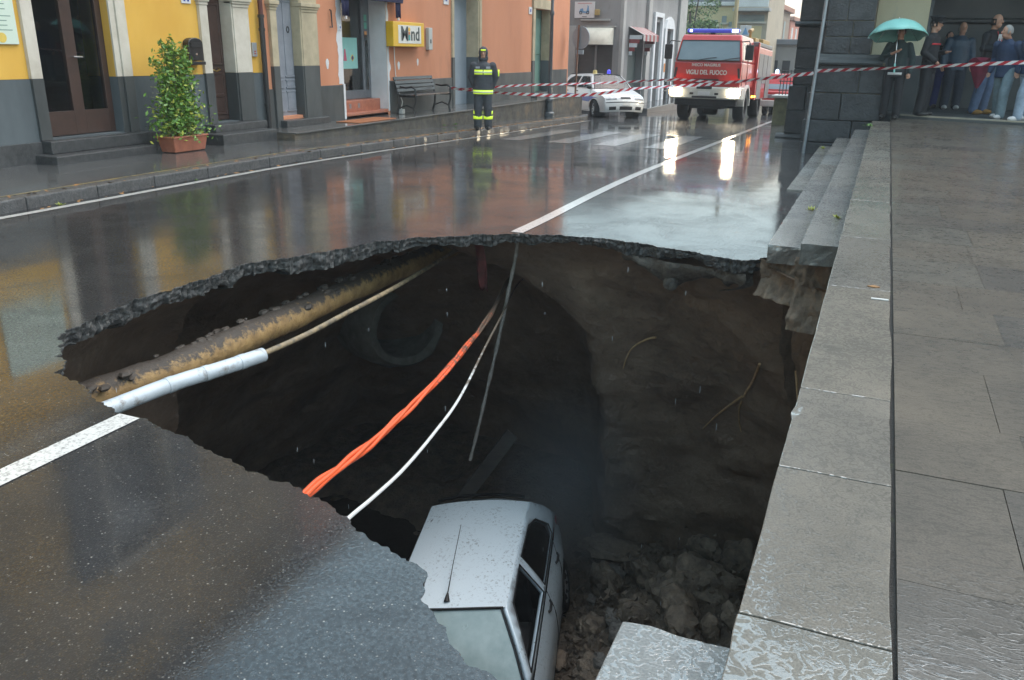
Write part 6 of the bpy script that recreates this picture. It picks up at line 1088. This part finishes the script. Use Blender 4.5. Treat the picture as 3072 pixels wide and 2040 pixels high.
tt = thing('white_parapet', 'white concrete parapet along the roof of the far yellow house', 'parapet', (-12, 57.9, 4.45)); bx('slab', WHF, tt, -16.2, -9.2, 57.8, 66, 4.452, 4.68, 0.02); bx('upper_roof', GRF, tt, -16, -9.3, 58.4, 66, 4.683, 5.6, 0.02)
house('far_beige_house', 'beige balcony house standing behind the fire engine', BEI, -9.0, -7.1, 56, 64, 5.5, wins=[(-8.7, -7.4, 1.9, 3.2, 'f', PYEL), (-8.8, -7.3, 3.45, 3.85, 'f', SHF)])
bl = thing('balcony', 'white balcony front of the far beige house above the fire engine', 'balcony', (-8, 55.6, 4.0)); bx('parapet', WHF, bl, -9.0, -7.05, 55.2, 55.35, 4.25, 4.95, 0.02); bx('slab', GREYL, bl, -9.1, -6.95, 55.1, 56, 4.02, 4.2, 0.02)
tp = thing('timber_pole', 'tall pale utility pole rising behind the fire engine', 'pole', (-8.05, 49.9, -1.2)); b = MB(); b.tube([(0, 0, 0), (0, 0, 8.5)], [0.14, 0.10], 10); b.build('shaft', mat('pale_timber', (0.46, 0.36, 0.19), (0.36, 0.28, 0.15), 3, 0.7, stretch=(1, 1, .2)), tp)
bs = thing('blue_road_sign', 'square blue pedestrian crossing sign above the fire engine', 'sign', (-6.7, 45, -1.1)); bx('plate', WHF, bs, -6.98, -6.45, 45, 45.04, 2.42, 2.92, 0.01); b = MB(); b.prism([(-6.86, 2.50), (-6.57, 2.50), (-6.715, 2.84)], 'y', 44.985, 45.0); b.build('emblem', BE, bs, False, 0, True); b = MB(); b.tube([(-6.72, 45.06, -1.1), (-6.72, 45.06, 2.95)], 0.04, 8); b.build('post', GALV, bs, True, 0, True)
house('far_brown_house', 'narrow brown house with iron balcony beyond the beige house', mat('brown_far', (0.30, 0.23, 0.17), (0.22, 0.17, 0.13), 1, 0.8), -9.2, -7.9, 68, 76, 4.7, roof=TILEF, wins=[(-8.85, -8.3, 2.6, 3.9, 'f', SHF), (69, 70, 2.4, 4.0, 's', SHF), (72, 73, 2.4, 4.0, 's', SHF)])
house('far_salmon_house', 'salmon pink house with white upper storey at the far street end', PINK, -11, -9.0, 88, 97, 4.6, roof=TILEF, wins=[(-9.9, -9.5, 2.9, 4.3, 'f', WHF), (89, 90.4, 2.6, 4.0, 's', WHF), (93, 94.4, 2.6, 4.0, 's', WHF), (-10.6, -10.2, 2.9, 4.3, 'f', WHF)])
house('far_grey_house', 'grey house closing the view beside the church buttress', GREYL, -9.2, -4.6, 100, 110, 8.5, roof=GRF, wins=[(-8.4, -7.9, 2.6, 4.2, 'f', SHF), (-7.5, -7.0, 2.6, 4.2, 'f', SHF)])
house('far_low_house', 'low grey house with dark openings behind the rescue van', mat('dim_far', (0.26, 0.25, 0.24), None, 1, 0.8), -8.2, -5.8, 62, 80, 2.2, roof=GRF, wins=[(-7.6, -6.9, -0.5, 1.2, 'f', DARK), (-6.6, -6.1, -0.5, 1.2, 'f', DARK)])
TR = thing('garden_tree', 'leafy green tree beyond the grey corner house', 'tree', (-10.9, 52, -1.3)); tk = MB(); tk.tube([(0, 0, 0), (0.05, 0, 2.0), (0.0, 0.1, 3.4), (-0.1, 0, 5.2)], [0.2, 0.15, 0.11, 0.05], 10)
cr = MB(); cy_ = MB(); rt = random.Random(8); CL = []
for k in range(46):
    a = rt.uniform(0, 6.28); r = 1.75 * sqrt(rt.random()); z = rt.uniform(2.6, 6.6); r *= (1.0 if z < 5 else 0.75); CL.append((Vector((r * cos(a), r * sin(a), z)), rt.uniform(0.35, 0.65)))
for c, R in CL[:12]: tk.tube([(0, 0, rt.uniform(1.8, 3.2)), c * 0.6 + Vector((0, 0, c.z * 0.35)), c], [0.07, 0.04, 0.015], 6)
for c, R in CL:
    for k in range(210):
        d = Vector((rt.gauss(0, 1), rt.gauss(0, 1), rt.gauss(0, 1))).normalized() * R * rt.uniform(0.5, 1.0) ** 0.6; q = c + d; L = rt.uniform(0.05, 0.10); u = Vector((rt.gauss(0, 1), rt.gauss(0, 1), rt.gauss(0, 1))).normalized() * L; w = u.cross(Vector((rt.gauss(0, 1), rt.gauss(0, 1), 1))).normalized() * L * 0.5
        (cy_ if rt.random() < 0.3 else cr).add([q - u, q + w, q + u, q - w], [(0, 1, 2, 3)])
tk.build('trunk', mat('bark', (0.10, 0.08, 0.06), None, 9, 0.8), TR); cr.build('crown', mat('tree_leaf', (0.09, 0.17, 0.05), (0.05, 0.11, 0.035), 4, 0.5), TR, False, recalc=False); cy_.build('crown', mat('tree_leaf_light', (0.20, 0.30, 0.08), (0.14, 0.23, 0.06), 4, 0.5), TR, False, recalc=False)
# ============================================================ IN THE HOLE
def spl(P, k=8):
    P = [Vector(p) for p in P]; out = []
    for i in range(len(P) - 1):
        p0, p1, p2, p3 = P[max(i - 1, 0)], P[i], P[i + 1], P[min(i + 2, len(P) - 1)]
        for j in range(k): t = j / k; out.append(0.5 * ((2 * p1) + (p2 - p0) * t + (2 * p0 - 5 * p1 + 4 * p2 - p3) * t * t + (3 * p1 - p0 - 3 * p2 + p3) * t ** 3))
    return out + [P[-1]]
def ochre_pipe_mat():
    m, nt, p = newmat('soil_caked_ochre_pipe'); v = coords(nt); g = _n(nt, 'ShaderNodeNewGeometry'); sx = _n(nt, 'ShaderNodeSeparateXYZ'); nt.links.new(g.outputs['Normal'], sx.inputs[0])
    f = math_(nt, 'ADD', math_(nt, 'MULTIPLY', sx.outputs[2], 0.42), nz(nt, v, 15, 7, 0.75)); c = mixc(nt, ramp(nt, f, [(0.66, 0.0), (0.80, 1.0)]), ramp(nt, nz(nt, v, 9, 5), [(0.3, (0.19, 0.115, 0.045)), (0.7, (0.40, 0.26, 0.105))]), (0.055, 0.045, 0.036))
    nt.links.new(c, p.inputs['Base Color']); p.inputs['Roughness'].default_value = 0.6; nt.links.new(bump(nt, nz(nt, v, 30, 5, 0.7), 0.7, 0.02), p.inputs['Normal']); return m
OCH = ochre_pipe_mat()
P = spl([(-4.62, 2.6, -0.58), (-4.57, 3.6, -0.58), (-4.47, 4.3, -0.58), (-4.46, 5.0, -0.58), (-4.48, 6.0, -0.58), (-4.50, 7.0, -0.58), (-4.50, 8.0, -0.58), (-4.45, 9.6, -0.58)], 14)
b = MB(); b.tube(P, [0.116 + 0.012 * fbm((q.x, q.y, q.z), 5, 3) for q in P], 28); tag(b.build('gas_pipe', OCH, None, True, ang=60), 'thick soil caked ochre pipe crossing the left side of the hole', 'pipe')
b = MB()
for k in range(80):       # soil still lying along the pipe
    y = random.uniform(3.2, 8.5); r = random.uniform(0.012, 0.045); x = -4.50 + random.gauss(0, 0.05); z = -0.58 + 0.115 - abs(x + 4.5) * 0.5 + random.uniform(-.005, .02); b.ell((x, y, z), (r, r * 1.4, r * 0.7), 6, 4)
tag(b.build('pipe_soil', mat('pipe_soil', (0.085, 0.068, 0.054), (0.04, 0.034, 0.028), 20, 0.6, 0.8), None, True), 'lumps of soil left lying on top of the ochre pipe', 'soil', None, 'stuff')
WP = thing('conduit', 'pale grey plastic conduit sleeve over a cable at the left edge of the hole', 'pipe', (-3.95, 3.6, -0.42)); PVC = mat('muddy_pale_conduit', (0.50, 0.56, 0.60), (0.42, 0.47, 0.50), 5, 0.3, 0.4, 0.1, 30, dirt=((0.16, 0.13, 0.105), 7, 0.54))
P = spl([(-4.10, 2.7, -0.42), (-4.01, 3.28, -0.42), (-3.95, 3.77, -0.42), (-3.86, 4.10, -0.42), (-3.78, 4.45, -0.42)], 8); b = MB(); b.tube(P, 0.051, 20); b.build('sleeve', PVC, WP, True, 0, True, ang=60)
for q in (6, 15, 21, 27): b = MB(); b.tube([P[q], P[min(q + 1, len(P) - 1)]], 0.054, 20); b.build('sleeve_joint', PVC, WP, True, 0, True)
b = MB(); b.tube(spl([(-3.80, 4.35, -0.42), (-3.81, 4.95, -0.44), (-3.88, 5.64, -0.46), (-3.96, 6.49, -0.48), (-4.09, 7.48, -0.5), (-4.19, 8.07, -0.52), (-4.4, 9.6, -0.56)], 8), 0.021, 10); b.build('cable', mat('muddy_tan_cable', (0.34, 0.26, 0.15), (0.10, 0.085, 0.065), 14, 0.6), WP, True, 0, True)
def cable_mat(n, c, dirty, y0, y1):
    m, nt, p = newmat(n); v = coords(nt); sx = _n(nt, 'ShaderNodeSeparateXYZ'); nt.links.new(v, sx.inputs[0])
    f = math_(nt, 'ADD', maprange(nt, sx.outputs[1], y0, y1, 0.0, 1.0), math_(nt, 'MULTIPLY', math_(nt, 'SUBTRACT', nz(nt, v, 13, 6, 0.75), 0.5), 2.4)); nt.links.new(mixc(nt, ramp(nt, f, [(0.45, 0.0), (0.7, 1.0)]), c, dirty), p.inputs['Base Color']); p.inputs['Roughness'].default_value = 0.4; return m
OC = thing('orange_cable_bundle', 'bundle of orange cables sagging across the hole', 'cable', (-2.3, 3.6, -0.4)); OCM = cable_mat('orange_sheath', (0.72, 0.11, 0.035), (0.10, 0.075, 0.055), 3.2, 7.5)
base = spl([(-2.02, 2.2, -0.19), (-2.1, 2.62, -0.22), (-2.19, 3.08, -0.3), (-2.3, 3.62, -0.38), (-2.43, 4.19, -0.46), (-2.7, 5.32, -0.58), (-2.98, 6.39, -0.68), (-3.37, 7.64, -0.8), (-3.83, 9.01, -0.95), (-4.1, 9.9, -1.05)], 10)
for k in range(4):
    Q = []
    for i, q in enumerate(base): a = k * pi / 2 + i * 0.16; Q.append(q + Vector((cos(a), 0, sin(a))) * (0.0125 + 0.006 * sin(i * 0.5 + k)))
    b = MB(); b.tube(Q, 0.0112, 8); b.build('strand', OCM, OC, True, 0, True, ang=60)
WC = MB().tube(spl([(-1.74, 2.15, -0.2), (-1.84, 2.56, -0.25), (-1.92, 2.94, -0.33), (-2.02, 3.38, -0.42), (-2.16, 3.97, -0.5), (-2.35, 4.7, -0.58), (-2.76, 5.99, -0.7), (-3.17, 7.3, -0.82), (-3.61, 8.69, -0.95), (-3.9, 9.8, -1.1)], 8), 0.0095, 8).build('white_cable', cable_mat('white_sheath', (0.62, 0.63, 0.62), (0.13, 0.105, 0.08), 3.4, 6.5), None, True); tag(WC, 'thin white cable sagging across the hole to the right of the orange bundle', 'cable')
RD = MB().tube(spl([(-3.13, 7.56, -0.12), (-3.17, 7.6, -0.31), (-3.24, 7.64, -0.60), (-3.31, 7.66, -0.92), (-3.41, 7.68, -1.38), (-3.525, 7.7, -1.87), (-3.645, 7.7, -2.41), (-3.73, 7.7, -2.76)], 5), [0.019 + 0.004 * sin(i * 1.7) for i in range(36)], 8).build('hanging_cable', mat('grey_muddy_cable', (0.36, 0.33, 0.30), (0.20, 0.18, 0.155), 16, 0.6, 0.8, 0.6, 40), None, True); tag(RD, 'torn grey cable hanging down from the far lip of the hole', 'cable')
b = MB(); b.grid(lambda u, w: (-3.60 + 0.03 * w + (-0.055 + 0.11 * u) * (1 - 0.1 * w), 7.62 + 0.10 * w + 0.02 * sin(u * 5 + w * 6), -0.14 - 0.60 * w - 0.02 * sin(7 * u)), 5, 12); tag(b.build('torn_plastic_strip', mat('dark_red_plastic', (0.16, 0.035, 0.035), (0.07, 0.025, 0.022), 12, 0.5), None, True, solid=0.006), 'torn dark red plastic strip hanging under the far lip', 'strip')
ROOT = mat('pale_root', (0.60, 0.40, 0.22), (0.40, 0.26, 0.14), 20, 0.7)
def on_wall(x, z, y):       # put a point on the back wall surface
    hit, loc, nn, i = CAV.ray_cast(Vector((x * 7.0 / y, 7.0, CAMZ + (z - CAMZ) * 7.0 / y)), Vector((x, y, z - CAMZ)).normalized()); return loc - Vector((x, y, z - CAMZ)).normalized() * 0.03 if hit else Vector((x, y, z))
bpy.context.view_layer.update()
for P, lab in (([(-1.87, -1.23, 8.4), (-1.97, -1.27, 8.4), (-2.11, -1.38, 8.4), (-2.2, -1.55, 8.5), (-2.23, -1.68, 8.5)], 'thin pale root curving out of the earth wall nearest the hollow'), ([(-0.77, -1.32, 8.3), (-0.83, -1.56, 8.4), (-0.89, -1.71, 8.45), (-0.94, -1.91, 8.5), (-0.93, -2.06, 8.5), (-0.9, -2.21, 8.55)], 'long pale root hanging down the earth wall'), ([(-0.92, -1.76, 8.45), (-1.05, -1.91, 8.5), (-1.19, -2.1, 8.6), (-1.33, -2.32, 8.7)], 'pale side root branching left across the earth wall'), ([(-0.41, -1.3, 8.2), (-0.38, -1.54, 8.3), (-0.36, -1.72, 8.4)], 'short reddish root by the steps on the earth wall')):
    Q = spl([on_wall(x, z, y) for x, z, y in P], 5); b = MB(); b.tube(Q, [0.011 * (1 - 0.75 * i / len(Q)) + 0.003 for i in range(len(Q))], 6); tag(b.build('root', ROOT, None, True), lab, 'root', 'roots in the earth wall')
# old culvert
_d = Vector((-5.26, 9.0, -1.78 - CAMZ)).normalized(); _hit, _loc, _nn, _i = CAV.ray_cast(Vector((0, 0, CAMZ)) + _d * 8.3, _d); CVP = (_loc if _hit else Vector((-5.3, 9.3, -1.85))) - _d * 0.55
CV = thing('culvert', 'round concrete culvert mouth in the dark back wall of the hole', 'culvert', CVP, radians(-34)); T = Matrix.Rotation(pi / 2, 4, 'Y'); CVM = mat('damp_culvert_concrete', (0.27, 0.27, 0.24), (0.16, 0.16, 0.14), 5, 0.6, 0.8, 0.8, 30, 0.02)
b = MB(); b.lathe([(0.46, -2.2), (0.46, -0.02), (0.48, 0.0), (0.57, 0.01), (0.62, -0.05), (0.70, -0.22), (0.78, -0.9)], 64, T)
for i, v in enumerate(b.v):
    rr2 = math.hypot(v[1], v[2]); k = sstep(0.55, 0.7, rr2); b.v[i] = (v[0] + k * 0.12 * fbm((v[1] + 3, v[2], 1), 3.2, 4) + 0.02 * fbm((v[1], v[2], 4), 8, 3), v[1] * (1 + 0.05 * fbm((v[1], v[2], 9), 2, 3)), v[2] * (1 + 0.06 * fbm((v[2], v[1], 5), 2, 3)))
b.build('ring', CVM, CV, True, recalc=False); b = MB(); b.lathe([(0, -2.0), (0.46, -2.0)], 24, T); b.build('dark_end', MATS['dark_interior'], CV, False)
# gravel base under the far right lip and concrete lump beside the steps
SUBB = mat('pale_gravel_base', (0.22, 0.20, 0.175), (0.085, 0.075, 0.065), 16, 0.7, 0.9, 1.0, 45, 0.03)
fr = [p for p in resample(FAR[::-1], 0.03, 0.0, 1.0) if p[0] > -2.1]
def sub_strip(off0, th, amp, seed):
    b = MB(); m = 10; n = len(fr)
    for i, p in enumerate(fr):
        a = Vector(fr[max(0, i - 2)]); c = Vector(fr[min(n - 1, i + 2)]); t = (c - a).normalized(); nn = Vector((t.y, -t.x)); nn = nn if nn.y > 0 else -nn
        T_ = th * (0.55 + 0.8 * sstep(-2.5, -1.4, p[0])) * (1 + 0.9 * fbm((p[0], p[1], seed), 2.2, 3)) + 0.03
        for k in range(m + 1):
            w = k / m; d = off0 + amp * (fbm((p[0], p[1], w * T_ + seed), 5, 4) + 0.5 * noise.voronoi(Vector((p[0] * 9, p[1] * 9, w * T_ * 9)))[0][0]) + 0.25 * w ** 3; q = Vector(p) + nn * d; b.v.append((q.x, q.y, -0.135 - T_ * w))
    for i in range(n - 1):
        for k in range(m): b.f.append((i * (m + 1) + k, (i + 1) * (m + 1) + k, (i + 1) * (m + 1) + k + 1, i * (m + 1) + k + 1))
    return b
sub_strip(0.07, 0.15, 0.06, 4.0).build('gravel_base', SUBB, ROAD, True, ang=50, recalc=False)
def rock(name, label, c, r, seed, m=ROCK, group=None, rot=0.0, sub=3, sharp=0.22, cat='rubble'):
    bm = bmesh.new(); bmesh.ops.create_icosphere(bm, subdivisions=sub, radius=1.0); S = Vector((seed * 3.1, seed * 1.7, seed))
    for v in bm.verts:
        d = v.co.normalized(); f = noise.voronoi(d * 1.35 + S); k = 1 - sharp * (f[0][0]) * 1.3 + 0.10 * fbm(tuple(d + S), 2.5, 4) + 0.05 * fbm(tuple(d + S), 9, 3); v.co = Vector((d.x * r[0], d.y * r[1], d.z * r[2])) * k
    me = bpy.data.meshes.new(name); bm.to_mesh(me); bm.free()
    for p in me.polygons: p.use_smooth = True
    me.set_sharp_from_angle(angle=radians(34)); me.materials.append(m); o = bpy.data.objects.new(name, me); COL.objects.link(o); o.location = c; o.rotation_euler = (rot * 0.4, rot * 0.7, rot)
    return tag(o, label, cat, group)
rock('concrete_lump', 'pale brown mortar lump clinging under the broken steps', (-0.50, 7.36, -0.24), (0.27, 0.24, 0.17), 2.0, BML, None, 0.3, 4, 0.15, 'concrete')
rock('hanging_stone', 'small round stone hanging under the far lip of the hole', (-1.56, 7.46, -0.36), (0.07, 0.07, 0.08), 6.0, SUBB, None, 0.5, 3, 0.1, 'stone')
big = [((-1.15, 8.15, -4.05), (0.62, 0.42, 0.50), 3.0, 0.5, 'largest dark clod of broken ground leaning by the right wall'), ((-1.75, 8.55, -4.32), (0.42, 0.32, 0.24), 5.0, 1.2, 'rounded muddy boulder left of the largest clod'), ((-2.25, 8.35, -4.42), (0.36, 0.28, 0.20), 8.0, 2.0, 'flat brown boulder next to the sunken car wheel'), ((-1.62, 7.75, -4.25), (0.34, 0.34, 0.24), 9.0, 0.3, 'pitted grey rock in front of the largest clod'), ((-2.12, 7.55, -4.45), (0.30, 0.24, 0.20), 12.0, 0.9, 'brown rock beside the sunken car rear door'), ((-1.85, 6.75, -4.38), (0.34, 0.30, 0.26), 14.0, 2.6, 'smooth grey boulder beside the sunken car front door'), ((-0.75, 8.9, -4.10), (0.50, 0.36, 0.30), 17.0, 1.7, 'earth covered rock under the back wall'), ((-2.35, 9.15, -4.42), (0.55, 0.30, 0.14), 19.0, 0.2, 'low slab of asphalt behind the sunken car')]
for c, r, sd, ro, lab in big: rock('rubble_rock', lab, c, r, sd, ROCK, 'rubble on the sinkhole floor', ro, 4, 0.34)
rb = random.Random(31)
for k in range(60):
    x = rb.uniform(-2.5, -0.2); y = rb.uniform(6.2, 9.3); s = rb.uniform(0.07, 0.20) * (1.25 if x > -1.9 else 0.9)
    rock('rubble_rock', 'muddy rubble stone among others on the sinkhole floor', (x, y, floor_z(x, y) + s * rb.uniform(0.1, 0.9)), (s * rb.uniform(.8, 1.3), s * rb.uniform(.8, 1.3), s * rb.uniform(.55, .9)), 40 + k * 1.37, ROCK if rb.random() < 0.85 else CONC, 'rubble on the sinkhole floor', rb.uniform(0, 3), 3, 0.3)
b = MB(); 
for k in range(5200):
    x = rb.uniform(-3.0, 0.1) ; y = rb.uniform(5.4, 9.8); s = 0.012 + 0.05 * rb.random() ** 3; z = floor_z(x, y) + s * 0.5 + (0.35 * rb.random() ** 3 if x > -2.2 else 0.05 * rb.random())
    o0 = len(b.v); V = [Vector((rb.gauss(0, 1), rb.gauss(0, 1), rb.gauss(0, 1))).normalized() * s * rb.uniform(.7, 1.3) + Vector((x, y, z)) for _ in range(4)] ; b.v += [tuple(v) for v in V]; b.f += [(o0, o0 + 1, o0 + 2), (o0, o0 + 2, o0 + 3), (o0, o0 + 3, o0 + 1), (o0 + 1, o0 + 3, o0 + 2)]
tag(b.build('clods', ROCK, None, False, recalc=False), 'small clods and gravel strewn over the sinkhole floor', 'gravel', None, 'stuff')
tag(bx('timber_plank', mat('dark_wet_plank', (0.085, 0.068, 0.052), (0.045, 0.036, 0.03), 6, 0.5, 0.7, 0.6, 30, stretch=(1, 1, 6)), None, -0.09, 0.09, -0.02, 0.02, -1.1, 1.1, 0.006), 'dark plank leaning in the back of the hole behind the car', 'plank')
o = bpy.data.objects['timber_plank']; o.location = (-4.3, 8.6, -3.9); o.rotation_euler = (radians(-20), radians(38), radians(20))
b = MB(); rd = random.Random(2)
for k in range(60):      # drips from the lip
    i = rd.randrange(len(rim)); p = rim[i]
    if p[0] > -0.9 or p[1] < 3.0: continue
    z = -0.15 - rd.random() ** 1.3 * 3.8; L = rd.uniform(0.015, 0.04); q = Vector((p[0] + (CC[0] - p[0]) * rd.uniform(0, .12), p[1] + (CC[1] - p[1]) * rd.uniform(0, .12), z)); b.ell(q, (0.002, 0.002, L), 6, 5)
tag(b.build('dripping_water', mat('water_drop', (0.75, 0.82, 0.88), None, 5, 0.1, coat=1), None, True, recalc=False), 'drops of rain water falling from the broken lip', 'drops', None, 'stuff')
tag(bx('cigarette_paper', WPL, None, 0.085, 0.165, 4.40, 4.415, 0.5015, 0.5065, 0), 'small white paper scrap on the top step by the joint', 'litter')
tag(MB().prism([(0.06, 4.66), (0.10, 4.64), (0.125, 4.66), (0.10, 4.69)], 'z', 0.5005, 0.504).build('dead_leaf', LEAFL, None, False), 'single brown dead leaf on the top step', 'leaf')
# thin steam hanging in the middle of the hole
sm_ = bpy.data.materials.new('steam'); sm_.use_nodes = True; nt = sm_.node_tree; nt.nodes.clear(); oo = _n(nt, 'ShaderNodeOutputMaterial'); pv = _n(nt, 'ShaderNodeVolumePrincipled'); pv.inputs['Color'].default_value = (0.85, 0.92, 1, 1); pv.inputs['Anisotropy'].default_value = 0.2; 
tc = _n(nt, 'ShaderNodeTexCoord'); vl = _n(nt, 'ShaderNodeVectorMath', operation='LENGTH'); nt.links.new(tc.outputs['Object'], vl.inputs[0]); dn = math_(nt, 'POWER', math_(nt, 'MAXIMUM', math_(nt, 'SUBTRACT', 1.0, vl.outputs['Value']), 0.0), 1.6)
nt.links.new(math_(nt, 'MULTIPLY', dn, math_(nt, 'MULTIPLY', nz(nt, tc.outputs['Object'], 1.6, 3), 1.5)), pv.inputs['Density']); nt.links.new(pv.outputs[0], oo.inputs['Volume'])
o = MB().ell((0, 0, 0), (1, 1, 1), 24, 16).build('steam', sm_, None, True); o.location = (-2.65, 8.0, -3.0); o.scale = (1.1, 0.9, 1.5); tag(o, 'faint steam rising in the middle of the sinkhole', 'steam', None, 'stuff')

# ============================================================ RAIN HAZE OVER THE STREET
hz = bpy.data.materials.new('rain_haze'); hz.use_nodes = True; nt = hz.node_tree; nt.nodes.clear(); oo = _n(nt, 'ShaderNodeOutputMaterial'); pv = _n(nt, 'ShaderNodeVolumePrincipled'); pv.inputs['Color'].default_value = (0.90, 0.94, 1, 1); pv.inputs['Density'].default_value = 0.0013; pv.inputs['Anisotropy'].default_value = 0.0; nt.links.new(pv.outputs[0], oo.inputs['Volume'])
tag(bx('haze', hz, None, -61, 12, -11, 151, -7.5, 16, 0), 'pale rain haze filling the street', 'haze', None, 'stuff')
